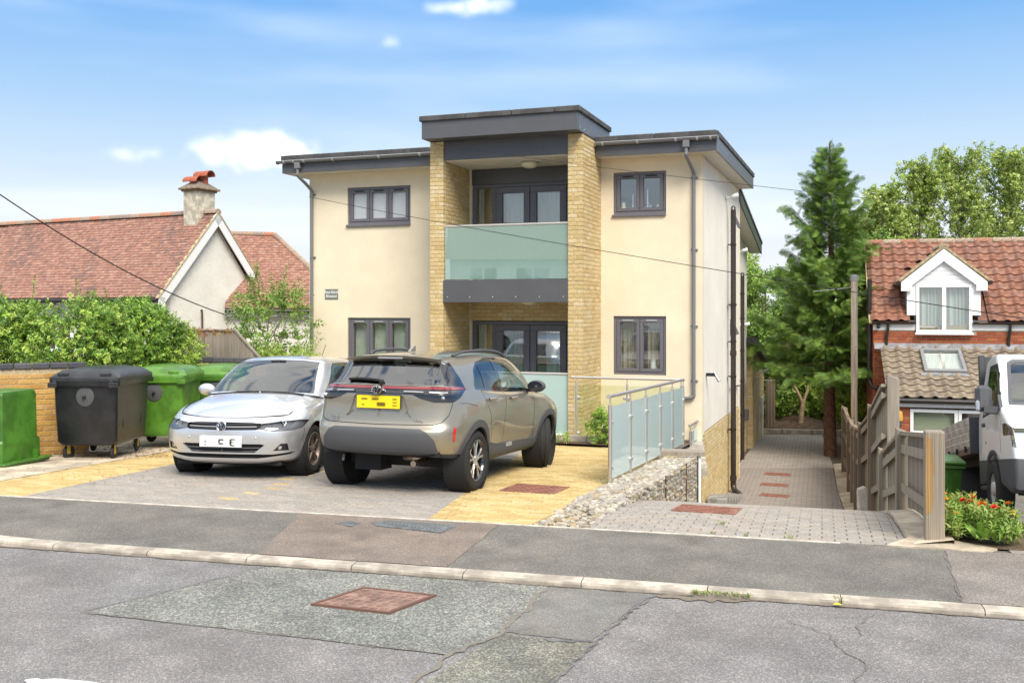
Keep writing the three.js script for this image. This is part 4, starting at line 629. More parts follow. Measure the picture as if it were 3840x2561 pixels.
const onSill = (name, label, cat, x, y, parts) => { const [X, Z] = blk(x, -0.155), t = thing(name, label, cat, [X, y, -Z], -TH); parts(t); return t; };
onSill('vase', 'white vase standing in the lower right window', 'vase', -0.93, 0.845, (t) => { mesh('body', lathe([[0, 0], [0.06, 0], [0.065, 0.05], [0.055, 0.12], [0.045, 0.17], [0.055, 0.21], [0.058, 0.22], [0, 0.215]], 20), K.white, t); mesh('rim', new THREE.TorusGeometry(0.055, 0.006, 6, 20).rotateX(Math.PI / 2).translate(0, 0.218, 0), K.white, t); });
onSill('candle', 'tall white candle in the left light of the upper right window', 'candle', -1.32, 3.85, (t) => { mesh('holder', lathe([[0, 0], [0.05, 0], [0.05, 0.02], [0.015, 0.03], [0.012, 0.10], [0.025, 0.115], [0, 0.115]], 14), K.white, t); mesh('stick', lathe([[0, 0.11], [0.013, 0.11], [0.011, 0.33], [0, 0.34]], 10), K.white, t); });
onSill('candle', 'tall white candle in the right light of the upper right window', 'candle', -1.04, 3.85, (t) => { mesh('holder', lathe([[0, 0], [0.05, 0], [0.05, 0.02], [0.015, 0.03], [0.012, 0.14], [0.025, 0.155], [0, 0.155]], 14), K.white, t); mesh('stick', lathe([[0, 0.15], [0.013, 0.15], [0.011, 0.40], [0, 0.41]], 10), K.white, t); });
onSill('ornament', 'small yellow and white figure at the left of the upper right window', 'ornament', -1.50, 3.85, (t) => { mesh('body', lathe([[0, 0], [0.06, 0], [0.055, 0.06], [0.03, 0.12], [0.035, 0.16], [0, 0.19]], 14), mat(C(0.75, 0.62, 0.34), 0.5), t); });
onSill('ornament', 'small blue bell-shaped figure in the upper right window', 'ornament', -0.99, 3.85, (t) => { mesh('body', lathe([[0, 0], [0.07, 0], [0.05, 0.06], [0.03, 0.11], [0, 0.13]], 14), mat(C(0.20, 0.27, 0.55), 0.4), t); });
onSill('ornament', 'white egg-shaped ornament at the right of the upper right window', 'ornament', -0.84, 3.85, (t) => { mesh('body', lathe([[0, 0], [0.025, 0], [0.012, 0.03], [0.03, 0.07], [0.028, 0.10], [0, 0.14]], 14), K.white, t); });
// ---------------------------------------------------------------- vehicles: smooth panels from control points, cut along outlines into body, glass, lamps and trim
const cr = (p0, p1, p2, p3, t) => { const t2 = t * t, t3 = t2 * t; return 0.5 * ((2 * p1) + (-p0 + p2) * t + (2 * p0 - 5 * p1 + 4 * p2 - p3) * t2 + (-p0 + 3 * p1 - 3 * p2 + p3) * t3); };
function panel(cols, nu, nv, mirrorEnds = [0, 0], out = null) {
  const mir = (c) => c.map((p) => [-p[0], p[1], p[2]]), ext = (a, b) => a.map((p, j) => p.map((q, k) => 2 * q - b[j][k]));
  const first = mirrorEnds[0] ? mir(cols[1]) : ext(cols[0], cols[1]), last = mirrorEnds[1] ? mir(cols.at(-2)) : ext(cols.at(-1), cols.at(-2)), CC = [first, ...cols, last], nr = cols[0].length, grid = [];
  const at = (i, j) => { if (j < 0) return CC[i][0].map((q, k) => 2 * q - CC[i][1][k]); if (j >= nr) return mirrorEnds[2] ? [-CC[i][nr - 2][0], CC[i][nr - 2][1], CC[i][nr - 2][2]] : CC[i][nr - 1].map((q, k) => 2 * q - CC[i][nr - 2][k]); return CC[i][j]; };
  for (let a = 0; a <= (cols.length - 1) * nu; a++) { let i = Math.min(cols.length - 2, Math.floor(a / nu)), t = a / nu - i; const line = [];
    for (let b = 0; b <= (nr - 1) * nv; b++) { const j = Math.min(nr - 2, Math.floor(b / nv)), s = b / nv - j, p = [0, 1, 2].map((k) => { const row = [-1, 0, 1, 2].map((dj) => cr(at(i, j + dj)[k], at(i + 1, j + dj)[k], at(i + 2, j + dj)[k], at(i + 3, j + dj)[k], t)); return cr(...row, s); }); line.push(p); } grid.push(line); }
  const A = grid.length, Bn = grid[0].length, nrm = grid.map((l) => l.map(() => [0, 0, 0])), tris = [], T2 = [];
  const sub = (a, b) => a.map((q, k) => q - b[k]), cross = (a, b) => [a[1] * b[2] - a[2] * b[1], a[2] * b[0] - a[0] * b[2], a[0] * b[1] - a[1] * b[0]];
  for (let i = 0; i < A - 1; i++) for (let j = 0; j < Bn - 1; j++) for (const f of [[[i, j], [i + 1, j], [i + 1, j + 1]], [[i, j], [i + 1, j + 1], [i, j + 1]]]) { const [p, q, r] = f.map(([x, y]) => grid[x][y]), n = cross(sub(q, p), sub(r, p)); if (Math.hypot(...n) < 1e-12) continue; for (const [x, y] of f) for (let k = 0; k < 3; k++) nrm[x][y][k] += n[k]; T2.push(f); }
  let sgn = 0; for (let i = 0; i < A; i += 3) for (let j = 0; j < Bn; j += 3) { const p = grid[i][j], n = nrm[i][j]; sgn += n[0] * p[0] + n[1] * (p[1] - 0.6) + n[2] * p[2] * 0.3; }
  const S = sgn < 0 ? -1 : 1; const vtx = ([x, y]) => { const n = nrm[x][y], l = Math.hypot(...n) || 1; return [...grid[x][y], S * n[0] / l, S * n[1] / l, S * n[2] / l]; };
  for (const f of T2) { const t = f.map(vtx); tris.push(S < 0 ? [t[0], t[2], t[1]] : t); }
  return tris;
}
const mixV = (a, b, t) => a.map((q, k) => q + (b[k] - q) * t);
function cut(tris, proj, poly, where) { // -> [inside, outside]
  const pts = poly.map((p) => new THREE.Vector2(...p)); if (THREE.ShapeUtils.isClockWise(pts)) pts.reverse();
  const convex = pts.every((p, i) => { const q = pts[(i + 1) % pts.length], r = pts[(i + 2) % pts.length]; return (q.x - p.x) * (r.y - q.y) - (q.y - p.y) * (r.x - q.x) >= -1e-9; });
  const cells = convex ? [pts] : THREE.ShapeUtils.triangulateShape(pts, []).map((f) => { const t = f.map((k) => pts[k]); return THREE.ShapeUtils.isClockWise(t) ? t.reverse() : t; });
  let x0 = 1e9, x1 = -1e9, y0 = 1e9, y1 = -1e9; for (const p of pts) { x0 = Math.min(x0, p.x); x1 = Math.max(x1, p.x); y0 = Math.min(y0, p.y); y1 = Math.max(y1, p.y); }
  const inside = [], outside = []; const emitPoly = (pg, to) => { for (let i = 1; i < pg.length - 1; i++) to.push([pg[0], pg[i], pg[i + 1]]); };
  for (const t of tris) {
    if (where && !where(t)) { outside.push(t); continue; }
    const uv = t.map(proj); if (Math.max(uv[0][0], uv[1][0], uv[2][0]) < x0 || Math.min(uv[0][0], uv[1][0], uv[2][0]) > x1 || Math.max(uv[0][1], uv[1][1], uv[2][1]) < y0 || Math.min(uv[0][1], uv[1][1], uv[2][1]) > y1) { outside.push(t); continue; }
    let rest = [t];
    for (const cell of cells) { const next = []; for (let pg of rest) { let keep = pg, lost = []; for (let e = 0; e < cell.length && keep; e++) { const a = cell[e], b = cell[(e + 1) % cell.length], d = (v) => { const [x, y] = proj(v); return (b.x - a.x) * (y - a.y) - (b.y - a.y) * (x - a.x); }; const ins = [], os = []; for (let i = 0; i < keep.length; i++) { const p = keep[i], q = keep[(i + 1) % keep.length], dp = d(p), dq = d(q); if (dp >= -1e-9) ins.push(p); if (dp <= 1e-9) os.push(p); if ((dp > 1e-9 && dq < -1e-9) || (dp < -1e-9 && dq > 1e-9)) { const m = mixV(p, q, dp / (dp - dq)); ins.push(m); os.push(m); } } if (os.length > 2) lost.push(os); keep = ins.length > 2 ? ins : null; } if (keep) { emitPoly(keep, inside); next.push(...lost); } else next.push(pg); } rest = next; if (!rest.length) break; }
    for (const pg of rest) emitPoly(pg, outside);
  }
  return [inside, outside];
}
function skirt(tris, depth) {
  const key = (v) => v.slice(0, 3).map((q) => Math.round(q * 4000)).join(), edges = new Map();
  for (const t of tris) for (let i = 0; i < 3; i++) { const a = key(t[i]), b = key(t[(i + 1) % 3]); if (a === b) continue; const k = a < b ? a + '|' + b : b + '|' + a; edges.has(k) ? edges.set(k, null) : edges.set(k, [t[i], t[(i + 1) % 3]]); }
  const out = []; for (const e of edges.values()) if (e) { const [a, b] = e, dn = (v) => v.map((q, k) => (k < 3 ? q - v[k + 3] * depth : q)), c = dn(b), d = dn(a); const n = V(b[0] - a[0], b[1] - a[1], b[2] - a[2]).cross(V(a[3], a[4], a[5])).normalize(), s = (v) => [v[0], v[1], v[2], n.x, n.y, n.z]; out.push([s(a), s(d), s(c)], [s(a), s(c), s(b)]); } return out;
}
const shift = (tris, o) => tris.map((t) => t.map((v) => v.map((q, k) => (k < 3 ? q + v[k + 3] * o : q))));
const flip = (tris) => tris.map((t) => { const m = t.map((v) => [-v[0], v[1], v[2], -v[3], v[4], v[5]]); return [m[0], m[2], m[1]]; });
function skin(tris) { const p = [], n = []; for (const t of tris) for (const v of t) { p.push(v[0], v[1], v[2]); n.push(v[3], v[4], v[5]); } return fromTris(p, n); }
const pFront = (v) => [v[0], v[1]], pSide = (v) => [v[2], v[1]];
function strip(line, w) { // quads along a line
  const out = []; for (let i = 0; i < line.length - 1; i++) { const [a, b] = [line[i], line[i + 1]], d = Math.hypot(b[0] - a[0], b[1] - a[1]) || 1, nx = -(b[1] - a[1]) / d * w / 2, ny = (b[0] - a[0]) / d * w / 2, ex = (b[0] - a[0]) / d * w * 0.3, ey = (b[1] - a[1]) / d * w * 0.3; out.push([[a[0] + nx - ex, a[1] + ny - ey], [a[0] - nx - ex, a[1] - ny - ey], [b[0] - nx + ex, b[1] - ny + ey], [b[0] + nx + ex, b[1] + ny + ey]]); } return out;
}
const disc = (cx, cy, r, n = 40) => Array.from({ length: n }, (_, i) => [cx + r * Math.cos(i / n * 6.28319), cy + r * Math.sin(i / n * 6.28319)]);
const spline2 = (pts, n = 6, closed = true) => { const c = new THREE.CatmullRomCurve3(pts.map((p) => V(p[0], p[1], 0)), closed, 'centripetal'); return c.getPoints(pts.length * n).slice(0, closed ? -1 : undefined).map((p) => [p.x, p.y]); };

K.silver = mat(C(0.66, 0.665, 0.68), 0.30, { phys: true, metalness: 0.55, clearcoat: 1, clearcoatRoughness: 0.03 }); K.silver.metalness = 0.7;
K.tan = mat(C(0.315, 0.285, 0.228), 0.34, { phys: true, clearcoat: 1, clearcoatRoughness: 0.02 }); K.tan.metalness = 0.6;
K.van_white = mat(C(0.80, 0.81, 0.83), 0.35, { phys: true, clearcoat: 1, clearcoatRoughness: 0.04 });
K.plastic = mat(C(0.07, 0.072, 0.077), 0.62, { bump: 'grainB', bs: 0.0008, bsize: 0.08 });
K.gloss_black = mat(C(0.012, 0.012, 0.014), 0.08, { phys: true, clearcoat: 1 });
K.matt_black = mat(C(0.012, 0.012, 0.012), 0.8);
K.car_glass = mat(C(0.66, 0.72, 0.72), 0.01, { phys: true, transmission: 1, ior: 2.3, thickness: 0 });
K.privacy = mat(C(0.16, 0.17, 0.175), 0.01, { phys: true, transmission: 1, ior: 2.3, thickness: 0 });
K.rubber = mat(C(0.018, 0.0175, 0.017), 0.82, { bump: 'grainB', bs: 0.001, bsize: 0.05 });
K.chrome = mat(C(0.80, 0.80, 0.80), 0.12, { metal: 1 });
K.alloy = mat(C(0.66, 0.66, 0.66), 0.28, { metal: 0.85 });
K.alloy_dark = mat(C(0.20, 0.155, 0.13), 0.45, { metal: 0.6 });
K.lamp_glass = mat(C(0.94, 0.96, 0.98), 0.02, { phys: true, transmission: 1, ior: 1.5, thickness: 0 });
K.lamp_inside = mat(C(0.55, 0.56, 0.58), 0.25, { metal: 0.6 });
K.red_lamp = mat(C(0.21, 0.010, 0.016), 0.12, { phys: true, clearcoat: 1 });
K.reflector_red = mat(C(0.50, 0.02, 0.015), 0.2, { phys: true, clearcoat: 1 });
K.cabin = mat(C(0.035, 0.035, 0.038), 0.85); K.cabin_grey = mat(C(0.14, 0.14, 0.145), 0.9);
function plateMap(bg, marks) { // smudged characters: soft dark marks on the plate colour
  const W = 256, H = 64; let a = new Float32Array(W * H); for (const [x, y, w, h, k] of marks) for (let j = y; j < y + h; j++) for (let i = x; i < x + w; i++) if (j < H && i < W) a[j * W + i] = Math.max(a[j * W + i], k);
  for (let p = 0; p < 2; p++) { const b = new Float32Array(W * H); for (let j = 0; j < H; j++) for (let i = 0; i < W; i++) { let s = 0, n = 0; for (let v = -2; v <= 2; v++) for (let u = -3; u <= 3; u++) { const q = i + u, r = j + v; if (q >= 0 && q < W && r >= 0 && r < H) { s += a[r * W + q]; n++; } } b[j * W + i] = s / n; } a = b; }
  const c = new THREE.Color(bg).convertLinearToSRGB(), d = new Uint8Array(W * H * 4); for (let j = 0; j < H; j++) for (let i = 0; i < W; i++) { const k = 1 - Math.min(0.85, 1.25 * a[j * W + i]), o = ((H - 1 - j) * W + i) * 4; d[o] = c.r * 255 * k; d[o + 1] = c.g * 255 * k; d[o + 2] = c.b * 255 * k; d[o + 3] = 255; }
  const t = new THREE.DataTexture(d, W, H, THREE.RGBAFormat); t.magFilter = THREE.LinearFilter; t.colorSpace = THREE.SRGBColorSpace; t.needsUpdate = true; return t;
}
function numberPlate(w, h, bg, marks) { const g = new THREE.PlaneGeometry(w, h), m = new THREE.MeshStandardMaterial({ map: plateMap(bg, marks), roughness: 0.4 }); return [g, m]; }

function wheel(parent, R, rim, W, style, pos, steer, rollA = 0.3) { // axle along x, outer face at +x * sign(pos x)
  const w = new THREE.Group(); w.name = 'wheel'; parent.add(w); w.position.set(...pos); w.rotation.order = 'YXZ'; w.rotation.y = steer + (pos[0] < 0 ? Math.PI : 0); const ax = (g) => g.rotateZ(-Math.PI / 2), h = W / 2;
  mesh('tyre', welded(N(ax(lathe([[rim - 0.005, -h + 0.02], [rim + 0.02, -h + 0.004], [R - 0.05, -h - 0.006], [R - 0.018, -h + 0.012], [R - 0.003, -h + 0.035], [R, -h + 0.06], [R, -0.036], [R - 0.008, -0.034], [R - 0.008, -0.028], [R, -0.026], [R, 0.026], [R - 0.008, 0.028], [R - 0.008, 0.034], [R, 0.036], [R, h - 0.06], [R - 0.003, h - 0.035], [R - 0.018, h - 0.012], [R - 0.05, h + 0.006], [rim + 0.02, h - 0.004], [rim - 0.005, h - 0.02]], 48))), 0.7), K.rubber, w);
  const rimM = style.rim; mesh('rim', [ax(lathe([[rim + 0.002, h - 0.012], [rim + 0.006, h - 0.004], [rim - 0.006, h - 0.002], [rim - 0.014, h - 0.012], [rim - 0.03, h - 0.05], [rim - 0.04, -h + 0.03], [rim, -h + 0.02]], 48))], rimM, w);
  mesh('brake_disc', [ax(lathe([[0, 0.01], [rim * 0.66, 0.01], [rim * 0.66, 0.0], [0, 0.0]], 32))], K.galv, w); mesh('drum', ax(lathe([[0, -0.02], [rim - 0.045, -0.02], [rim - 0.045, -0.06], [0, -0.06]], 24)), K.matt_black, w);
  const f = h - 0.028; // face
  if (style.kind === 'twin') { for (let k = 0; k < 5; k++) { const a = k * 1.25664 + rollA, sp = [], bk = []; for (const d of [-0.21, 0.21]) { const q = (r, t) => [r * Math.cos(a + t), r * Math.sin(a + t)]; const o = spline2([q(0.05, d * 0.9 - 0.22), q(rim * 0.55, d * 0.72 - 0.075), q(rim - 0.012, d * 1.15 - 0.052), q(rim - 0.012, d * 1.15 + 0.052), q(rim * 0.55, d * 0.72 + 0.075), q(0.05, d * 0.9 + 0.22)], 3); sp.push(slab(o, 0.02, [], 0.004)); bk.push(slab(o.map(([x, y]) => [x * 1.0, y]), 0.03)); } const put = (g, z) => { g.rotateY(Math.PI / 2); return g.translate(z, 0, 0); }; mesh('spoke', sp.map((g) => put(g, f - 0.012)), style.face, w); mesh('spoke_side', bk.map((g) => put(g, f - 0.044)), K.gloss_black, w); } }
  else for (let k = 0; k < 5; k++) { const a = k * 1.25664 + rollA, q = (r, t) => [r * Math.cos(a + t), r * Math.sin(a + t)]; const o = spline2([q(0.045, -0.5), q(rim * 0.6, -0.26), q(rim - 0.012, -0.30), q(rim - 0.012, 0.16), q(rim * 0.62, 0.12), q(0.045, 0.5)], 3); const g = slab(o, 0.022, [], 0.005).rotateY(Math.PI / 2).translate(f - 0.014, 0, 0); mesh('spoke', g, style.face, w); const g2 = slab([q(rim * 0.35, -0.05), q(rim - 0.02, -0.08), q(rim - 0.02, 0.0), q(rim * 0.35, 0.02)], 0.004).rotateY(Math.PI / 2).translate(f + 0.0085, 0, 0); mesh('spoke_slot', g2, K.matt_black, w); }
  mesh('hub_cap', ax(lathe([[0, f + 0.014], [0.03, f + 0.012], [0.05, f + 0.004], [0.06, f - 0.02], [0, f - 0.02]], 24)), style.face, w);
  const nuts = []; for (let k = 0; k < 5; k++) nuts.push(rod([f - 0.01, 0.038 * Math.cos(k * 1.2566), 0.038 * Math.sin(k * 1.2566)], [f + 0.012, 0.038 * Math.cos(k * 1.2566), 0.038 * Math.sin(k * 1.2566)], 0.008, 6)); nuts.forEach((g) => mesh('wheel_nut', g, K.galv, w)); return w;
}
function seat(parent, x, z, m) { mesh('seat', [box(0.48, 0.16, 0.5, x, 0.52, z, 0.05), box(0.46, 0.6, 0.14, x, 0.86, z - 0.28, 0.05), box(0.26, 0.17, 0.1, x, 1.22, z - 0.33, 0.04)], m, parent); }
function mirrorUnit(parent, s, x, y, z, shell, glassBack) { const m = mesh('door_mirror', [place(new THREE.SphereGeometry(1, 20, 14), [s * (x + 0.13), y, z], [0, s * 0.12, 0], [0.125, 0.078, 0.075])], shell, parent); mesh('mirror_foot', [bar([s * (x - 0.02), y - 0.06, z + 0.02], [s * (x + 0.08), y - 0.05, z + 0.01], 0.07, 0.045)], K.gloss_black, m); mesh('mirror_glass', place(new THREE.SphereGeometry(1, 20, 6, 0, 6.2832, 0, 0.6), [s * (x + 0.13), y, z - 0.062], [-Math.PI / 2, 0, 0], [0.185, 0.012, 0.112]), K.gloss_black, m); return m; }

// ---- silver hatchback, nose towards the road
{
  const car = thing('hatchback_car', 'silver hatchback parked nose out beside the green bins', 'car', [-3.10, parkY(-3.10, 13.57) + 0.002, -13.57], -9.7 * Math.PI / 180); car.rotation.order = 'YXZ'; car.rotation.x = -0.046;
  const S = (z, xs, ys) => xs.map((x, i) => [x, ys[i], z]), Y = [.17, .22, .36, .55, .70, .86, .945];
  const cols = [
    [[0, .25, -1.94], [0, .30, -2.0], [0, .42, -2.03], [0, .6, -2.02], [0, .75, -1.98], [0, .9, -1.98], [0, .995, -1.97]],
    [[.5, .25, -1.9], [.55, .30, -1.96], [.56, .42, -1.99], [.56, .6, -1.98], [.55, .75, -1.94], [.53, .9, -1.94], [.52, .995, -1.93]],
    [[.68, .22, -1.75], [.76, .27, -1.79], [.79, .40, -1.82], [.80, .6, -1.82], [.79, .75, -1.8], [.77, .9, -1.8], [.74, .995, -1.8]],
    S(-1.33, [.70, .80, .85, .875, .875, .85, .80], [.17, .22, .36, .55, .72, .88, .975]), S(-0.7, [.70, .79, .82, .85, .86, .852, .81], [.17, .22, .36, .55, .71, .87, .965]),
    S(0, [.70, .79, .82, .85, .86, .852, .81], Y), S(0.5, [.70, .79, .825, .85, .86, .85, .797], [.17, .22, .36, .55, .70, .85, .935]), S(0.85, [.70, .79, .835, .865, .868, .842, .757], [.17, .22, .36, .55, .70, .845, .918]),
    S(1.22, [.70, .80, .85, .878, .878, .83, .735], [.17, .22, .36, .55, .70, .83, .883]), S(1.48, [.70, .80, .845, .872, .868, .81, .715], [.18, .23, .36, .53, .67, .785, .838]),
    [[.62, .19, 1.68], [.75, .235, 1.72], [.80, .34, 1.74], [.815, .48, 1.755], [.81, .60, 1.745], [.765, .69, 1.70], [.69, .752, 1.665]],
    [[.45, .19, 1.85], [.54, .23, 1.90], [.58, .34, 1.92], [.59, .48, 1.94], [.58, .60, 1.93], [.55, .675, 1.875], [.50, .735, 1.815]],
    [[.22, .19, 1.90], [.26, .23, 1.96], [.27, .34, 1.985], [.275, .48, 2.005], [.27, .60, 1.998], [.26, .668, 1.945], [.25, .722, 1.89]],
    [[0, .19, 1.91], [0, .23, 1.975], [0, .34, 2.0], [0, .48, 2.02], [0, .60, 2.013], [0, .666, 1.96], [0, .72, 1.905]]];
  let body = panel(cols, 10, 6, [1, 1]); const gap = [];
  for (const [z, y] of [[1.22, .31], [-1.33, .31]]) body = cut(body, pSide, disc(z, y, 0.352), (t) => t[0][0] > 0.5)[1];
  const fr = (t) => t[0][2] > 1.3, ob = (v) => [v[0] - 0.7 * (v[2] - 1.9), v[1]]; let q;
  const take = (proj, poly, where) => { [q, body] = cut(body, proj, poly, where); return q; };
  const head = take(ob, [[.40, .600], [.60, .572], [.90, .582], [1.04, .606], [1.19, .688], [1.02, .70], [.70, .682], [.46, .662]], fr);
  const grille = take(ob, [[-0.2, .582], [.36, .590], [.41, .600], [.455, .662], [.33, .672], [-.2, .676]], fr);
  const low = take(pFront, [[0, .322], [.40, .322], [.52, .415], [.47, .425], [0, .425]], fr);
  const slit = take(ob, [[-.2, .255], [.40, .255], [.86, .300], [.94, .330], [.60, .302], [.36, .305], [-.2, .305]], fr);
  const fog = take(ob, [[.60, .345], [.83, .348], [.80, .430], [.70, .428]], fr);
  const lines = [];
  for (const s of strip([[.92, .925], [.90, .72], [.94, .60], [.80, .40], [.78, .24]], 0.007)) { [q, body] = cut(body, pSide, s, (t) => t[0][0] > 0.5); lines.push(...q); }
  for (const s of strip([[-.33, .955], [-.34, .7], [-.30, .28]], 0.007)) { [q, body] = cut(body, pSide, s, (t) => t[0][0] > 0.5); lines.push(...q); }
  for (const s of strip([[1.60, .665], [1.58, .56], [1.62, .45]], 0.006)) { [q, body] = cut(body, pSide, s, (t) => t[0][0] > 0.5); lines.push(...q); }
  const trim = []; for (const s of strip([[1.02, .70], [.90, .66], [.86, .685]], 0.012)) { [q, body] = cut(body, pSide, s, (t) => t[0][0] > 0.5); trim.push(...q); }
  const hood = panel([[[.683, .757, 1.66], [.58, .752, 1.76], [.40, .738, 1.85], [.2, .727, 1.895], [0, .725, 1.905]], [[.705, .80, 1.56], [.60, .81, 1.60], [.42, .808, 1.665], [.21, .805, 1.70], [0, .806, 1.71]], [[.722, .85, 1.38], [.60, .875, 1.40], [.44, .878, 1.43], [.22, .888, 1.45], [0, .892, 1.455]], [[.738, .888, 1.12], [.62, .926, 1.14], [.46, .934, 1.16], [.23, .95, 1.175], [0, .955, 1.18]], [[.752, .92, .84], [.64, .956, .90], [.50, .975, .95], [.25, .988, .99], [0, .992, 1.0]]], 10, 8, [0, 0, 1]);
  const gh = panel([
    [[.785, .925, .80], [.745, .945, .86], [.665, .962, .92], [.40, .985, 1.0], [0, .992, 1.03]], [[.80, .935, .46], [.755, 1.055, .52], [.655, 1.19, .56], [.38, 1.215, .63], [0, 1.225, .66]], [[.81, .945, .06], [.735, 1.20, .11], [.59, 1.375, .17], [.34, 1.412, .22], [0, 1.422, .24]],
    [[.812, .955, -.4], [.735, 1.225, -.4], [.575, 1.405, -.4], [.33, 1.448, -.4], [0, 1.458, -.4]], [[.81, .968, -1.0], [.72, 1.225, -1.0], [.555, 1.385, -1.0], [.32, 1.428, -1.0], [0, 1.438, -1.0]], [[.79, .985, -1.45], [.69, 1.21, -1.5], [.53, 1.335, -1.58], [.31, 1.362, -1.63], [0, 1.368, -1.65]], [[.735, .99, -1.80], [.66, .994, -1.88], [.52, .996, -1.92], [.3, .997, -1.95], [0, .998, -1.96]]], 12, 8, [0, 0, 1]);
  let roof = gh; const tk = (proj, poly, where) => { [q, roof] = cut(roof, proj, poly, where); return q; };
  const wind = tk(pFront, [[0, 1.0], [.40, .997], [.62, .985], [.70, .978], [.685, 1.03], [.60, 1.255], [.55, 1.368], [.34, 1.392], [0, 1.402], [-.1, 1.40], [-.1, 1.0]], (t) => t[0][2] > 0.1 && t[0][5] > 0.2);
  const sideS = (t) => t[0][3] > 0.3, gA = tk(pSide, [[.60, .968], [.44, 1.09], [.16, 1.292], [.02, 1.345], [-.30, 1.362], [-.30, .975]], sideS), gB = tk(pSide, [[-.36, .978], [-.36, 1.36], [-.95, 1.335], [-1.22, 1.22], [-1.3, 1.02], [-1.2, .995]], sideS);
  const rimG = tk(pSide, [[.72, .945], [.44, 1.105], [.16, 1.31], [.02, 1.362], [-.9, 1.362], [-1.05, 1.33], [-1.33, 1.2], [-1.38, .99], [-1.3, .972]], sideS);
  const rearG = tk(pFront, [[-.1, 1.04], [.55, 1.04], [.46, 1.30], [-.1, 1.31]], (t) => t[0][2] < -1.5);
  const both = (t) => [skin(t), skin(flip(t))];
  mesh('body', both(body), K.silver, car); mesh('bonnet', both(hood), K.silver, car); mesh('roof', both(roof), K.silver, car);
  mesh('panel_gap', both(shift(lines, -0.006)), K.matt_black, car); mesh('wing_trim', both(shift(trim, -0.004)), K.plastic, car);
  mesh('windscreen', both(shift(wind, -0.003)), K.car_glass, car); mesh('rear_window', both(shift(rearG, -0.002)), K.privacy, car);
  for (const f of [(t) => t, flip]) { mesh('side_window', skin(f(shift(gA, -0.004))), K.car_glass, car); mesh('side_window', skin(f(shift(gB, -0.004))), K.privacy, car); mesh('window_trim', skin(f(rimG)), K.gloss_black, car);
    const hl = mesh('headlight', skin(f(shift(head, 0.002))), K.lamp_glass, car); mesh('lamp_housing', skin(f(shift(head, -0.03))), mat(C(0.10, 0.10, 0.11), 0.3), hl); mesh('lamp_rim', skin(f(skirt(shift(head, 0.002), 0.034))), K.gloss_black, hl);
    const s = f === flip ? -1 : 1; mesh('reflector', [place(lathe([[0, 0], [0.03, 0.004], [0.045, 0.025], [0.05, 0.05]], 20), [s * 0.66, .645, 1.76], [Math.PI / 2, 0, s * 0.35]), place(lathe([[0, 0], [0.025, 0.004], [0.036, 0.02], [0.04, 0.04]], 20), [s * 0.55, .635, 1.83], [Math.PI / 2, 0, s * 0.3])], K.chrome, hl);
    mesh('light_strip', [tube([[s * 0.47, .604, 1.915], [s * 0.57, .597, 1.875], [s * 0.66, .600, 1.82], [s * 0.70, .66, 1.755], [s * 0.69, .675, 1.755]], 0.0075, 6, 20)], K.white, hl);
    const fg = mesh('fog_light', skin(f(shift(fog, -0.012))), K.gloss_black, car); mesh('lens', place(lathe([[0, 0.012], [0.03, 0.006], [0.036, 0]], 18), [s * 0.66, .388, 1.862], [Math.PI / 2, 0, s * -0.35]), K.lamp_inside, fg); }
  const gr = mesh('grille', both(shift(grille, -0.025)), K.matt_black, car); mesh('grille_surround', both(skirt(grille, 0.03)), K.gloss_black, gr);
  const along = (y, z0) => { const o = []; for (let i = -10; i <= 10; i++) { const x = i / 10 * 0.42; o.push([x, y + 0.006 * (x / 0.42) ** 2, z0 - 0.13 * x * x - 0.45 * x ** 4]); } return o; };
  mesh('chrome_bar', tube(along(.622, 2.0), 0.006, 6, 40), K.chrome, gr); mesh('slat', tube(along(.60, 1.985), 0.006, 5, 30), K.plastic, gr); mesh('slat', tube(along(.652, 1.955), 0.006, 5, 30), K.plastic, gr);
  const lg = mesh('lower_grille', both(shift(low, -0.03)), K.matt_black, car); mesh('slat', tube(along(.372, 1.985).map(([x, y, z]) => [x * 1.08, y, z]), 0.009, 5, 30), K.plastic, lg); mesh('slat', tube(along(.335, 1.98), 0.006, 5, 30), K.plastic, lg); mesh('surround', both(skirt(low, 0.035)), K.silver, lg);
  mesh('lower_intake', [...both(shift(slit, -0.03)), ...both(skirt(slit, 0.034))], K.matt_black, car);
  const bd = new THREE.Group(); bd.name = 'badge'; car.add(bd); bd.position.set(0, .628, 2.014); bd.rotation.x = -0.12;
  mesh('disc', lathe([[0, 0], [0.057, 0], [0.06, -0.012], [0, -0.012]], 32).rotateX(Math.PI / 2), K.gloss_black, bd); mesh('ring', new THREE.TorusGeometry(0.056, 0.006, 8, 40), K.chrome, bd);
  mesh('emblem', [[-0.026, 0.046, -0.002, 0.004], [0.026, 0.046, 0.002, 0.004], [-0.047, 0.026, -0.022, -0.046], [-0.022, -0.046, 0, -0.004], [0, -0.004, 0.022, -0.046], [0.022, -0.046, 0.047, 0.026]].map(([a, b, c, d]) => bar([a, b, 0.004], [c, d, 0.004], 0.009, 0.006)), K.chrome, bd);
  const [pg, pm] = numberPlate(0.52, 0.125, '#e9e9e6', [[28, 10, 14, 4, .35], [28, 30, 14, 8, .5], [28, 50, 14, 6, .5], [118, 18, 30, 7, .8], [116, 24, 8, 16, .8], [118, 42, 28, 7, .8], [188, 16, 30, 6, .7], [186, 22, 10, 30, .75], [190, 34, 22, 4, .7], [190, 52, 26, 6, .7]]); const np = mesh('number_plate', pg, pm, car); np.position.set(0, .452, 2.034); mesh('plate_back', bx(-0.262, 0.262, -0.064, 0.064, -0.02, -0.002), K.white, np);
  mesh('underbody', [bx(-.66, .66, .16, .42, -1.9, 1.80), bx(-.5, .5, .42, .62, 1.5, 1.86), bx(-.62, .62, .42, .7, 0.75, 0.85)], K.matt_black, car);
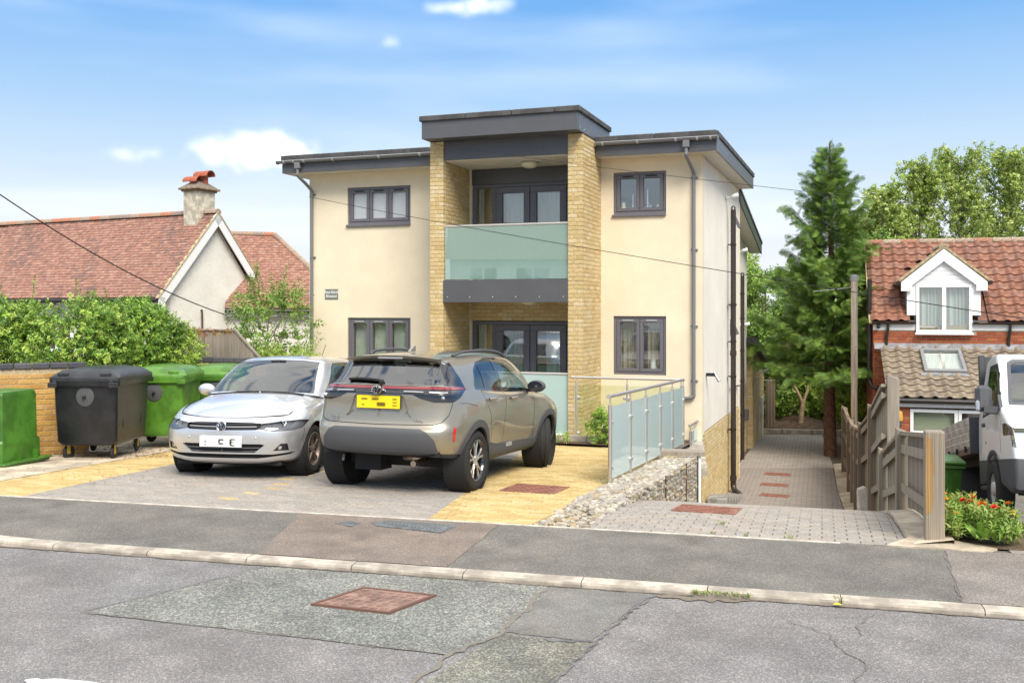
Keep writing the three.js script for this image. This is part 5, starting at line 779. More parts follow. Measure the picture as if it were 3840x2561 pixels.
  for (const s of [-1, 1]) for (const z of [1.22, -1.33]) mesh('arch_liner', [lathe([[0.36, 0], [0.36, 0.24]], 32).rotateZ(-Math.PI / 2).translate(s > 0 ? 0.61 : -0.85, .31, z), lathe([[0, 0], [0.36, 0]], 32).rotateZ(-Math.PI / 2).translate(s * 0.61, .31, z)], K.matt_black, car);
  mesh('dashboard', [box(1.36, 0.16, 0.42, 0, .90, .72, 0.05), bx(-.68, .68, .4, .95, -1.8, -1.75), bx(-.7, .7, .35, .4, -1.7, .8)], K.cabin, car); for (const x of [-.36, .36]) { seat(car, x, -0.02, K.cabin_grey); seat(car, x, -0.85, K.cabin_grey); }
  mesh('steering_wheel', [new THREE.TorusGeometry(0.18, 0.016, 8, 28).rotateX(-0.35).translate(-0.36, .98, .42), bar([-0.52, .98, .42], [-0.2, .98, .42], 0.05, 0.03)], K.cabin, car);
  mesh('rear_view_mirror', [place(new THREE.SphereGeometry(1, 14, 8), [0, 1.30, .33], [0, 0, 0], [0.11, 0.03, 0.02]), rod([0, 1.30, .33], [0, 1.385, .30], 0.012, 6)], K.cabin, car); mesh('windscreen_sensor', box(0.2, 0.02, 0.14, 0, 1.385, .31), K.cabin, car);
  mesh('wiper', [tube([[-.55, .965, .985], [-.2, .995, 1.015], [.02, 1.0, 1.02]], 0.011, 6, 16), tube([[.05, .998, 1.02], [.35, .992, .995], [.6, .965, .95]], 0.011, 6, 16), bar([-.6, .958, .97], [.6, .958, .97], 0.05, 0.02)], K.matt_black, car);
  for (const s of [-1, 1]) mirrorUnit(car, s, .80, 1.0, .56, K.silver); mesh('aerial', rod([-0.0, 1.435, -1.25], [0, 1.62, -1.42], 0.004, 6), K.matt_black, car);
  mesh('parking_sensor', [[-.42, .50], [.42, .50], [-.68, .47], [.68, .47]].map(([x, y]) => place(new THREE.SphereGeometry(0.012, 8, 6), [x, y, 2.02 - 0.16 * x * x - .4 * x ** 4 + 0.005])), K.lamp_inside, car);
  for (const s of [-1, 1]) for (const z of [1.22, -1.33]) wheel(car, .31, .205, .19, { kind: 'blade', rim: K.alloy_dark, face: K.alloy_dark }, [s * .765, .31, z], 0, 0.5);
}

// ---- tan crossover, tail towards the road
{
  const car = thing('crossover_car', 'metallic tan crossover with yellow rear plate parked nose in', 'car', [-0.776, parkY(-0.776, 12.453) + 0.002, -12.453], 160 * Math.PI / 180); car.rotation.order = 'YXZ'; car.rotation.x = 0.0465;
  const S = (z, xs, ys) => xs.map((x, i) => [x, ys[i], z]), Zc = (x, ys, zs) => ys.map((y, i) => [Array.isArray(x) ? x[i] : x, y, zs[i]]);
  const yr = [.41, .45, .55, .68, .76, .92, 1.08, 1.165];
  const cols = [Zc(0, yr, [-1.93, -2.02, -2.07, -2.08, -2.025, -1.995, -1.995, -1.95]), Zc([.24, .25, .26, .26, .26, .26, .25, .24], yr, [-1.925, -2.01, -2.062, -2.072, -2.018, -1.988, -1.988, -1.943]), Zc([.48, .50, .52, .53, .53, .52, .50, .48], yr, [-1.89, -1.98, -2.03, -2.04, -1.99, -1.96, -1.96, -1.915]),
    Zc([.66, .71, .74, .755, .75, .74, .725, .68], [.39, .43, .54, .68, .775, .925, 1.08, 1.165], [-1.76, -1.87, -1.92, -1.93, -1.89, -1.87, -1.865, -1.82]),
    Zc([.74, .80, .835, .855, .86, .84, .80, .745], [.36, .41, .54, .68, .79, .94, 1.075, 1.16], [-1.58, -1.66, -1.69, -1.70, -1.69, -1.68, -1.67, -1.64]),
    S(-1.30, [.74, .83, .872, .888, .888, .862, .82, .785], [.31, .38, .52, .68, .82, .96, 1.06, 1.125]), S(-.85, [.72, .81, .84, .862, .872, .865, .835, .80], [.28, .35, .49, .66, .81, .95, 1.04, 1.095]), S(-.4, [.72, .80, .815, .835, .852, .86, .84, .803], [.28, .34, .48, .65, .80, .94, 1.03, 1.068]),
    S(.2, [.72, .80, .815, .835, .852, .86, .838, .80], [.28, .34, .48, .65, .80, .925, 1.0, 1.045]), S(.85, [.72, .80, .835, .858, .87, .866, .832, .785], [.28, .34, .48, .65, .80, .915, .985, 1.022]), S(1.28, [.74, .83, .872, .888, .888, .86, .81, .735], [.31, .38, .52, .68, .82, .92, .975, .998]), S(1.55, [.72, .81, .85, .87, .865, .82, .76, .68], [.29, .35, .48, .65, .79, .89, .94, .96]),
    Zc([.60, .68, .74, .76, .75, .70, .66, .60], [.28, .34, .48, .65, .78, .87, .915, .935], [1.78, 1.84, 1.87, 1.88, 1.86, 1.82, 1.78, 1.72]), Zc(0, [.28, .34, .48, .65, .78, .87, .915, .935], [1.96, 2.03, 2.07, 2.09, 2.07, 2.0, 1.95, 1.88])];
  let body = panel(cols, 10, 6, [1, 1]), q; const sideF = (t) => t[0][0] > 0.5, rear = (t) => t[0][2] < -1.4, ob = (v) => [v[0] + 0.7 * (v[2] + 1.9), v[1]];
  const take = (proj, poly, where) => { [q, body] = cut(body, proj, poly, where); return q; };
  const clad = []; for (const [z, y] of [[1.28, .338], [-1.28, .338]]) { body = cut(body, pSide, disc(z, y, 0.372), sideF)[1]; }
  const barR = take(ob, [[-.2, 1.132], [.60, 1.132], [.95, 1.125], [1.12, 1.128], [1.10, 1.142], [.95, 1.156], [-.2, 1.158]], rear);
  const barB = take(ob, [[-.2, 1.075], [.34, 1.078], [.44, 1.035], [.60, 1.0], [.86, .998], [.98, 1.045], [1.10, 1.125], [.95, 1.126], [.60, 1.133], [-.2, 1.133]], rear);
  const recess = take(pFront, [[-.1, .835], [.40, .835], [.36, .87], [.30, 1.05], [.27, 1.07], [-.1, 1.07]], rear);
  const bump = take(ob, [[-.2, .462], [.62, .462], [.66, .48], [.60, .60], [.50, .685], [.42, .715], [-.2, .718]], rear);
  const refl = take(ob, [[.855, .585], [.895, .59], [.90, .735], [.862, .74]], rear);
  const val = take(ob, [[-.2, .36], [1.2, .36], [1.2, .40], [.95, .445], [.62, .458], [-.2, .459]], rear);
  for (const [z, y] of [[1.28, .338], [-1.28, .338]]) { [q, body] = cut(body, pSide, disc(z, y, 0.452, 48).filter(([a, b]) => b > 0.24), sideF); clad.push(...q); }
  [q, body] = cut(body, pSide, [[-.95, .26], [.95, .26], [.95, .44], [.85, .43], [-.55, .46], [-.8, .50], [-.95, .50]], sideF); const sill = q;
  const lines = []; for (const [ln, w] of [[[[-.335, 1.07], [-.335, .8], [-.33, .47]], 0.008], [[[.70, 1.03], [.72, .8], [.74, .45]], 0.008], [[[-1.02, 1.10], [-.99, .98], [-.86, .80], [-.80, .62], [-.78, .50]], 0.008]]) for (const s of strip(ln, w)) { [q, body] = cut(body, pSide, s, sideF); lines.push(...q); }
  for (const s of strip([[.86, .99], [.80, .86], [.70, .785], [.58, .762], [-.2, .752]], 0.008)) { [q, body] = cut(body, ob, s, rear); lines.push(...q); }
  for (const s of strip([[.98, .985], [1.12, .98], [1.30, .94]], 0.005)) { [q, body] = cut(body, ob, s, (t) => t[0][2] < -1.0 && t[0][0] > 0.5); lines.push(...q); }
  const hood = panel([[[.61, .937, 1.70], [.45, .945, 1.80], [.2, .945, 1.87], [0, .945, 1.885]], [[.68, .962, 1.5], [.5, 1.0, 1.52], [.22, 1.01, 1.54], [0, 1.015, 1.545]], [[.735, 1.0, 1.25], [.52, 1.045, 1.26], [.24, 1.055, 1.27], [0, 1.06, 1.28]], [[.775, 1.02, .92], [.58, 1.06, 1.0], [.28, 1.078, 1.08], [0, 1.083, 1.1]]], 8, 8, [0, 0, 1]);
  let roof = panel([
    [[.775, 1.02, .93], [.735, 1.04, .99], [.66, 1.052, 1.04], [.4, 1.072, 1.11], [0, 1.078, 1.13]], [[.79, 1.03, .60], [.75, 1.16, .66], [.655, 1.285, .69], [.38, 1.312, .75], [0, 1.322, .77]], [[.80, 1.045, .2], [.735, 1.28, .26], [.605, 1.465, .31], [.35, 1.508, .35], [0, 1.518, .37]],
    [[.803, 1.062, -.3], [.727, 1.30, -.3], [.59, 1.50, -.3], [.34, 1.542, -.3], [0, 1.552, -.3]], [[.798, 1.09, -.95], [.705, 1.30, -.95], [.565, 1.478, -.98], [.33, 1.525, -1.0], [0, 1.535, -1.0]], [[.78, 1.125, -1.38], [.685, 1.305, -1.46], [.56, 1.446, -1.56], [.33, 1.488, -1.66], [0, 1.498, -1.70]],
    [[.755, 1.145, -1.56], [.685, 1.27, -1.60], [.575, 1.405, -1.625], [.33, 1.445, -1.66], [0, 1.455, -1.675]], [[.72, 1.16, -1.72], [.66, 1.20, -1.76], [.56, 1.26, -1.78], [.33, 1.27, -1.83], [0, 1.275, -1.845]], [[.69, 1.165, -1.81], [.64, 1.168, -1.86], [.54, 1.17, -1.90], [.33, 1.172, -1.935], [0, 1.172, -1.945]]], 10, 8, [0, 0, 1]);
  const tk = (proj, poly, where) => { [q, roof] = cut(roof, proj, poly, where); return q; }, sideS = (t) => t[0][3] > 0.3;
  const rg = tk(pFront, [[-.1, 1.178], [.50, 1.176], [.66, 1.178], [.68, 1.20], [.62, 1.30], [.555, 1.405], [.40, 1.425], [-.1, 1.44]], (t) => t[0][2] < -1.52 && t[0][5] < -0.3);
  const wind = tk(pFront, [[-.1, 1.085], [.66, 1.065], [.655, 1.10], [.575, 1.44], [.34, 1.485], [-.1, 1.495]], (t) => t[0][2] > 0.25 && t[0][5] > 0.2);
  const gA = tk(pSide, [[.66, 1.062], [.54, 1.16], [.33, 1.345], [.20, 1.425], [.05, 1.452], [-.295, 1.458], [-.30, 1.085]], sideS), gB = tk(pSide, [[-.37, 1.088], [-.37, 1.455], [-.62, 1.435], [-.79, 1.405], [-.835, 1.12], [-.83, 1.115]], sideS), gC = tk(pSide, [[-.86, 1.125], [-.82, 1.395], [-.98, 1.31], [-1.10, 1.18], [-1.12, 1.14]], sideS);
  const rim = tk(pSide, [[.78, 1.045], [.54, 1.175], [.33, 1.365], [.20, 1.445], [.05, 1.475], [-.5, 1.472], [-.83, 1.42], [-1.0, 1.33], [-1.15, 1.17], [-1.16, 1.12], [-.83, 1.09], [-.3, 1.062]], sideS);
  const pil = tk(pSide, [[-1.42, 1.14], [-1.50, 1.42], [-1.62, 1.43], [-1.80, 1.17]], (t) => t[0][3] > 0.25 && t[0][2] < -1.35);
  const both = (t) => [skin(t), skin(flip(t))];
  mesh('body', both(body), K.tan, car); mesh('bonnet', both(hood), K.tan, car); mesh('roof', both(roof), K.tan, car); mesh('panel_gap', both(shift(lines, -0.006)), K.matt_black, car);
  mesh('rear_window', both(shift(rg, -0.004)), K.privacy, car); mesh('windscreen', both(shift(wind, -0.003)), K.car_glass, car);
  mesh('plate_recess', [...both(shift(recess, -0.022)), ...both(skirt(recess, 0.024))], K.tan, car);
  mesh('rear_bumper', [...both(shift(bump, 0.006)), ...both(skirt(shift(bump, 0.006), 0.014))], K.plastic, car); mesh('valance', both(shift(val, -0.01)), K.plastic, car);
  const lb = mesh('light_bar', [...both(shift(barB, 0.004)), ...both(skirt(shift(barB, 0.004), 0.01))], K.gloss_black, car); mesh('red_strip', [...both(shift(barR, 0.009)), ...both(skirt(shift(barR, 0.009), 0.012))], K.red_lamp, lb);
  for (const f of [(t) => t, flip]) { const s = f === flip ? -1 : 1;
    mesh('side_window', skin(f(shift(gA, -0.004))), K.car_glass, car); mesh('side_window', skin(f(shift(gB, -0.004))), K.privacy, car); mesh('quarter_window', skin(f(shift(gC, -0.004))), K.privacy, car); mesh('window_trim', skin(f(rim)), K.gloss_black, car); mesh('pillar_trim', skin(f(shift(pil, -0.002))), K.gloss_black, car);
    mesh('arch_cladding', [skin(f(shift(clad, 0.013))), skin(f(skirt(shift(clad, 0.013), 0.03)))], K.plastic, car); mesh('sill_cladding', [skin(f(shift(sill, 0.008))), skin(f(skirt(shift(sill, 0.008), 0.02)))], K.plastic, car);
    mesh('reflector', [skin(f(shift(refl, 0.004))), skin(f(skirt(shift(refl, 0.004), 0.01)))], K.reflector_red, car);
    const tl = mesh('tail_light', tube([[s * .58, 1.105, -1.955], [s * .68, 1.10, -1.90], [s * .74, 1.10, -1.83]], 0.012, 6, 12), K.lamp_inside, lb); mesh('indicator', place(new THREE.SphereGeometry(1, 14, 8), [s * .70, 1.045, -1.885], [0, s * 0.6, 0], [0.05, 0.022, 0.015]), K.lamp_inside, lb); mesh('reverse_strip', tube([[s * .30, 1.11, -1.995], [s * .42, 1.108, -1.985], [s * .52, 1.106, -1.97]], 0.009, 6, 10), K.lamp_inside, lb);
    mesh('door_handle', [tube([[s * .862, .985, -.18], [s * .895, .99, -.12], [s * .895, .992, -.02], [s * .866, .99, .03]].map(([x, y, z]) => [x, y, z]), 0.015, 8, 14)], K.tan, car); mesh('door_handle', [tube([[s * .868, 1.0, -.92], [s * .90, 1.005, -.86], [s * .90, 1.005, -.77], [s * .868, 1.0, -.71]], 0.015, 8, 14)], K.tan, car);
    mesh('roof_rail', tube([[s * .52, 1.49, -1.22], [s * .565, 1.535, -1.05], [s * .585, 1.56, -.5], [s * .59, 1.545, 0], [s * .60, 1.49, .25]], 0.017, 8, 30), K.plastic, car);
    mirrorUnit(car, s, .80, 1.11, .60, K.plastic); mesh('sill_badge', box(0.006, 0.05, 0.2, s * .822, .42, -.12, 0.002), K.lamp_inside, car); }
  mesh('spoiler', [quadStrip((u, v) => { const x = (u - 0.5) * 1.14, k = (x / 0.57) ** 2; return [x, 1.505 - 0.04 * k - 0.012 * v, -1.62 + 0.06 * k - 0.13 * v]; }, 16, 3), quadStrip((u, v) => { const x = (u - 0.5) * 1.14, k = (x / 0.57) ** 2; return [x, 1.493 - 0.04 * k - 0.03 * v, -1.75 + 0.06 * k + 0.02 * v]; }, 16, 2)], K.tan, car);
  mesh('high_brake_light', box(0.30, 0.014, 0.02, 0, 1.462, -1.735), K.lamp_inside, car);
  mesh('rear_wiper', [tube([[0.02, 1.205, -1.925], [-.1, 1.225, -1.92], [-.3, 1.232, -1.90], [-.42, 1.225, -1.885]].map(([x, y, z]) => [-x, y, z]), 0.016, 8, 18), place(new THREE.SphereGeometry(0.03, 12, 8), [0, 1.20, -1.93])], K.matt_black, car);
  mesh('shark_fin', slab([[0, 0], [0.16, 0], [0.03, 0.075], [0.0, 0.07]], 0.03, [], 0.008).rotateY(Math.PI / 2).translate(-0.015, 1.535, -1.12), K.tan, car);
  const [pg, pm] = numberPlate(0.52, 0.135, '#f2d21c', [[28, 14, 34, 8, .5], [90, 14, 40, 8, .5], [120, 34, 50, 20, .45], [30, 44, 16, 8, .35], [212, 14, 26, 6, .5], [212, 30, 26, 6, .4], [212, 46, 26, 6, .4]]); const np = mesh('number_plate', pg, pm, car); np.position.set(0, .99, -2.004); np.rotation.y = Math.PI; mesh('plate_back', bx(-0.262, 0.262, -0.069, 0.069, -0.02, -0.002), K.gloss_black, np);
  const bd = new THREE.Group(); bd.name = 'badge'; car.add(bd); bd.position.set(0, 1.125, -2.012); bd.rotation.y = Math.PI; const ring = (a, b, w, x = 0, y = 0) => new THREE.TorusGeometry(1, w, 6, 40).scale(a, b, 0.4).translate(x, y, 0.003); mesh('emblem', [ring(0.058, 0.042, 0.11), ring(0.02, 0.039, 0.16), ring(0.04, 0.016, 0.16, 0, 0.014)], K.chrome, bd); mesh('disc', place(new THREE.CylinderGeometry(1, 1, 0.004, 32), [0, 0, 0], [Math.PI / 2, 0, 0], [0.058, 1, 0.042]), K.gloss_black, bd);
  const lt = (s, size, x, y, z) => words(sans, s, size, 0.004, 0, 0, 0).rotateY(Math.PI).translate(x, y, z); mesh('lettering', [lt('YARIS', 0.028, 0.53, 0.815, -1.992), lt('CROSS', 0.024, 0.50, 0.78, -1.994), lt('Hybrid', 0.030, -0.47, 0.79, -1.994)], K.chrome, car);
  mesh('underbody', [bx(-.60, .60, .26, .50, -1.5, 1.85), bx(-.70, .70, .42, .52, -1.93, -1.5)], K.matt_black, car); mesh('rear_axle', [rod([-.7, .33, -1.28], [.7, .33, -1.28], .06, 10), bx(.1, .42, .22, .42, -1.72, -1.45)], K.matt_black, car);
  mesh('exhaust', [rod([-.42, .345, -1.98], [-.42, .36, -1.6], 0.032, 14), rod([-.42, .36, -1.62], [-.1, .36, -1.5], 0.05, 12)], K.flue, car); mesh('tow_hook', rod([.46, .40, -1.90], [.46, .33, -1.92], 0.016, 8), K.plastic, car);
  for (const s of [-1, 1]) for (const z of [1.28, -1.28]) mesh('arch_liner', [lathe([[0.378, 0], [0.378, 0.25]], 32).rotateZ(-Math.PI / 2).translate(s > 0 ? 0.62 : -0.87, .338, z), lathe([[0, 0], [0.378, 0]], 32).rotateZ(-Math.PI / 2).translate(s * 0.62, .338, z)], K.matt_black, car);
  mesh('dashboard', [box(1.36, 0.18, 0.42, 0, .98, .80, 0.05), bx(-.7, .7, .45, .5, -1.7, .9), bx(-.66, .66, .5, .98, -1.35, -1.3)], K.cabin, car); for (const x of [-.37, .37]) { const g = (z) => { const m = mesh('seat', [box(0.48, 0.16, 0.5, x, 0.62, z, 0.05), box(0.46, 0.62, 0.14, x, 0.97, z - 0.28, 0.05), box(0.26, 0.17, 0.1, x, 1.33, z - 0.33, 0.04)], K.cabin, car); return m; }; g(0.05); g(-0.8); }
  for (const s of [-1, 1]) { wheel(car, .338, .228, .215, { kind: 'twin', rim: K.gloss_black, face: K.alloy }, [s * .772, .338, -1.28], 0, s > 0 ? 0.2 : 0.35); wheel(car, .338, .228, .215, { kind: 'twin', rim: K.gloss_black, face: K.alloy }, [s * .772, .338, 1.28], 0.40, 0.1); }
}
// ---------------------------------------------------------------- left side: walls, bins, bungalow
// generic brick wall with its visible face at local z = 0, from x0 to x1
function brickRun(pieces, x0, x1, y0, y1, o = {}) {
  const { z = 0, depth = 0.1, n = 5, course = 0.075, k0 = 0, face = V(0, 0, 1), skip } = o; let row = 0;
  for (let y = y0; y + course <= y1 + 0.001; y += course, row++) for (let x = x0 - (row & 1 ? 0.1125 : 0); x < x1; x += 0.225) { const a = Math.max(x, x0 + 0.003), b = Math.min(x + 0.215, x1 - 0.003); if (b - a < 0.03 || (skip && skip((a + b) / 2, y + course / 2))) continue; pieces.push({ g: piece(b - a, 0.065, depth, 0.005, Math.floor(rnd() * 4)), m: new THREE.Matrix4().setPosition((a + b) / 2, y + course / 2, z - depth / 2 + rr(-0.002, 0.002)), k: k0 + Math.floor(rnd() * n), face }); }
}
{
  const A = [-8.9, 12.95], B = [-6.15, 14.3], L = Math.hypot(B[0] - A[0], B[1] - A[1]), an = Math.atan2(B[1] - A[1], B[0] - A[0]);
  const w = thing('garden_wall', 'orange-yellow brick garden wall behind the upturned green bin', 'wall', [A[0], 0, -A[1]], an); const ps = [];
  mesh('core', bx(0, L - 0.008, -0.3, 1.17, -0.2, -0.008), K.mortar, w); brickRun(ps, 0, L, -0.17, 1.17); emit(ps, w, 'brick', K.ob);
  for (let x = 0; x < L - 0.05; x += 0.232) mesh('coping_brick', box(0.222, 0.075, 0.24, x + 0.111, 1.21, -0.1, 0.008), pick(K.blue_brick), w);
  const p2 = []; for (let y = -0.17; y < 1.1; y += 0.075) p2.push({ g: piece(0.1, 0.065, 0.2, 0.005, 1), m: new THREE.Matrix4().setPosition(L - 0.045, y + 0.0375, -0.1), k: Math.floor(rnd() * 5) });
}
{
  const [bx0, bz0] = [-7.1, 18.9], w = thing('garden_wall', 'pale yellow brick wall with dark coping behind the green wheeled bins', 'wall', [bx0, 0, -bz0], -TH), L = 2.75, ps = [];
  mesh('core', bx(0, L - 0.008, -0.4, 1.02, -0.2, -0.008), K.mortar, w); brickRun(ps, 0, 0.95, -0.35, 1.02, {}); brickRun(ps, 0.95, L, -0.35, 1.02, { k0: 5 }); emit(ps, w, 'brick', [...K.ob, ...K.yb.slice(0, 5)]);
  for (let x = 0; x < L - 0.05; x += 0.232) mesh('coping_brick', box(0.222, 0.09, 0.24, x + 0.111, 1.065, -0.1, 0.008), pick(K.blue_brick), w);
  const f = thing('board_fence', 'weathered grey feather-edge fence with a sloping end above the back wall', 'fence', [bx0, 0, -bz0 - 0.35], -TH);
  for (let x = 0.62, i = 0; x < 2.55; x += 0.083, i++) { const top = x < 2.0 ? 1.60 : 1.60 - (x - 2.0) * 0.95; mesh('board', box(0.095, top - 0.2, 0.016, x, (top + 0.2) / 2, 0.006 * (i & 1), 0.003), pick(K.wood_grey), f); }
  mesh('cap_rail', [bar([0.55, 1.615, 0.01], [2.0, 1.615, 0.01], 0.05, 0.03)], K.wood_grey[0], f); mesh('cap_rail', bar([2.0, 1.61, 0.01], [2.62, 1.03, 0.01], 0.05, 0.03), K.wood_grey[1], f);
}
structure('garden_ground', quadStrip((u, v) => [lerp(-40, -4.6, u) + v * 3, -0.22 + 0.03 * Math.sin(u * 40), -lerp(14.9, 60, v)], 30, 8), K.earth);

// four-wheeled bins
function bin4(name, label, X, Z, turn, main, lidM, sx = 1, group) {
  const t = thing(name, label, 'bin', [X, parkY(X, Z) + 0.004, -Z], -turn, group), y0 = 0.21, y1 = 1.10; t.scale.set(0.9, 0.98, 0.88);
  const ring = (hw, hl, r, n = 6) => { const o = []; for (const [cx, cz, a0] of [[hw - r, hl - r, 0], [-(hw - r), hl - r, Math.PI / 2], [-(hw - r), -(hl - r), Math.PI], [hw - r, -(hl - r), 1.5 * Math.PI]]) for (let i = 0; i <= n; i++) { const a = a0 + i / n * Math.PI / 2; o.push([cx + r * Math.cos(a), cz + r * Math.sin(a)]); } return o; };
  const loft = (rings) => { const T3 = []; for (let k = 0; k < rings.length - 1; k++) { const [p, yp] = rings[k], [q, yq] = rings[k + 1]; for (let i = 0; i < p.length; i++) { const j = (i + 1) % p.length; T3.push(p[i][0], yp, p[i][1], q[j][0], yq, q[j][1], p[j][0], yp, p[j][1], p[i][0], yp, p[i][1], q[i][0], yq, q[i][1], q[j][0], yq, q[j][1]); } } return T3; };
  const fan = ([p, y], up) => { const T3 = []; for (let i = 0; i < p.length; i++) { const j = (i + 1) % p.length; up ? T3.push(0, y, 0, p[j][0], y, p[j][1], p[i][0], y, p[i][1]) : T3.push(0, y, 0, p[i][0], y, p[i][1], p[j][0], y, p[j][1]); } return T3; };
  const rr0 = [[ring(.43, .55, .09), y0], [ring(.465, .585, .07), y0 + 0.05], [ring(.485, .612, .06), .70], [ring(.495, .625, .05), y1]];
  mesh('body', welded(fromTris([...loft(rr0), ...fan(rr0[0], false)]), 0.75), main, t);
  mesh('top_rim', welded(fromTris(loft([[ring(.497, .627, .05), y1 - 0.05], [ring(.545, .675, .06), y1 - 0.045], [ring(.55, .68, .06), y1 + 0.02], [ring(.50, .63, .05), y1 + 0.025]])), 0.6), main, t);
  const lid = []; const N2 = 12; const prof = (u) => 1.135 + 0.17 * Math.sin(Math.PI * Math.min(1, Math.max(0, u))) ** 0.6; mesh('lid', [welded(fromTris([...loft([[ring(.548, .678, .06), y1 + 0.022], [ring(.55, .68, .06), y1 + 0.07], [ring(.52, .65, .1), y1 + 0.10], [ring(.44, .57, .16), y1 + 0.165], [ring(.25, .40, .2), y1 + 0.20]]), ...fan([ring(.25, .40, .2), y1 + 0.20], true)]), 0.6)], lidM, t);
  for (const s of [-1, 1]) for (const e of [-1, 1]) mesh('lid_handle', [box(.17, .05, .05, s * .33, y1 + 0.115, e * .64, 0.012), box(.05, .09, .06, s * .44, y1 - 0.01, e * .675, 0.01), box(.14, .07, .04, s * .47, y1 - 0.03, e * .695, 0.008)], lidM, t);
  for (const e of [-1, 1]) { const d = mesh('lifting_disc', [place(lathe([[0, 0.02], [0.03, 0.02], [0.04, 0.012], [0.12, 0.014], [0.14, 0.0]], 28), [0, .90, e * .622], [e * Math.PI / 2, 0, 0])], K.plastic, t); mesh('pivot', place(lathe([[0, 0.06], [0.022, 0.06], [0.028, 0.01]], 16), [0, .90, e * .622], [e * Math.PI / 2, 0, 0]), K.black, d); }
  for (const s of [-1, 1]) mesh('side_rib', [bx(s * .47 - .012, s * .47 + .012, .45, 1.05, -.35, -.32), bx(s * .47 - .012, s * .47 + .012, .45, 1.05, .32, .35)], main, t);
  for (const s of [-1, 1]) for (const e of [-1, 1]) { const x = s * .36, z = e * .44, a = rr(-0.8, 0.8); const cst = mesh('castor', place(J([bx(-.030, -.024, -0.03, 0.1, -.035, .02), bx(.024, .030, -0.03, 0.1, -.035, .02), bx(-.05, .05, 0.095, 0.11, -.05, .05)]), [x, .11, z], [0, a, 0]), mat(C(0.52, 0.36, 0.06), 0.5, { metal: 0.6 }), t); mesh('tyre', place(welded(N(lathe([[0, -.024], [.085, -.024], [.098, -.014], [.1, 0], [.098, .014], [.085, .024], [0, .024]], 24)), 0.6), [x + Math.sin(a) * -0.02, .10, z - 0.02], [0, a, Math.PI / 2]), K.rubber, cst); }
  return t;
}
K.bin_black = mat(C(0.017, 0.018, 0.022), 0.28, { map: 'blotch', msize: 0.8, bump: 'grainB', bs: 0.0008 }); K.bin_lid = mat(C(0.032, 0.034, 0.038), 0.38, { map: 'blotch', msize: 0.6 });
K.bin_green = mat(C(0.095, 0.245, 0.025), 0.36, { map: 'blotch', msize: 0.9 }); K.bin_green2 = mat(C(0.065, 0.19, 0.02), 0.36, { map: 'blotch', msize: 0.9 });
bin4('wheeled_bin', 'large black four-wheeled rubbish bin on the concrete pad', -5.86, 14.08, 2 * Math.PI / 180, K.bin_black, K.bin_lid, 1, 'four-wheeled bins by the wall');
bin4('wheeled_bin', 'bright green four-wheeled bin just behind the black one', -5.52, 15.6, -4 * Math.PI / 180, K.bin_green, K.bin_green, 1, 'four-wheeled bins by the wall');
bin4('wheeled_bin', 'green four-wheeled bin farthest back, beside the silver car', -5.02, 17.0, -6 * Math.PI / 180, K.bin_green2, K.bin_green, 1, 'four-wheeled bins by the wall');
{ // upturned two-wheeled bin at the left edge
  const X = -6.72, Z = 13.0, t = thing('upturned_bin', 'green two-wheeled bin standing upside down at the left edge', 'bin', [X, parkY(X, Z) + 0.005, -Z], -0.25);
  const lv = [[.29, .33, 0.03], [.285, .325, .30], [.265, .30, .33], [.255, .29, .90], [.235, .27, .955], [.20, .24, .965]], T3 = []; const cor = ([a, b]) => [[a, b], [a - .03, b + .03], [-a + .03, b + .03], [-a, b], [-a, -b], [-a + .03, -b - .03], [a - .03, -b - .03], [a, -b]];
  for (let k = 0; k < lv.length - 1; k++) { const p = cor(lv[k]), q = cor(lv[k + 1]), yp = lv[k][2], yq = lv[k + 1][2]; for (let i = 0; i < 8; i++) { const j = (i + 1) % 8; T3.push(p[i][0], yp, p[i][1], p[j][0], yp, p[j][1], q[j][0], yq, q[j][1], p[i][0], yp, p[i][1], q[j][0], yq, q[j][1], q[i][0], yq, q[i][1]); } } const tp = cor(lv.at(-1)); for (let i = 1; i < 7; i++) T3.push(tp[0][0], .965, tp[0][1], tp[i + 1][0], .965, tp[i + 1][1], tp[i][0], .965, tp[i][1]);
  mesh('body', welded(fromTris(T3), 0.6), K.bin_green2, t); mesh('rim', [box(.76, .045, .84, 0, .023, 0, .014), box(.80, .03, .88, 0, .045, 0, .012)], K.bin_green2, t); for (let i = 0; i < 5; i++) mesh('rib', bx(-.24 + i * .12 - .006, -.24 + i * .12 + .006, .05, .16, .34, .40), K.bin_green2, t);
  mesh('rib', [bx(.29, .36, .05, .17, .1, .112), bx(.29, .36, .05, .17, -.2, -.188)], K.bin_green2, t);
  { const bits = [[0.012, 0.275, 0.10], [0.03, 0.255, 0.085], [0.075, 0.237, 0.15]].flatMap(([x, y, w], r) => { const o = []; for (let q = 0; q < w - 0.006; q += 0.011) o.push(box(0.007, r > 1 ? 0.012 : 0.008, 0.003, x - 0.1 + q, y + 0.001 * (q * 300 % 3), 0.357)); return o; }); stuff(mesh('print_marks', bits, K.white, t)); mesh('print_ring', new THREE.TorusGeometry(0.016, 0.004, 6, 20, 4.6).rotateZ(-2.2).translate(0.085, .245, .357), K.white, t); }
}

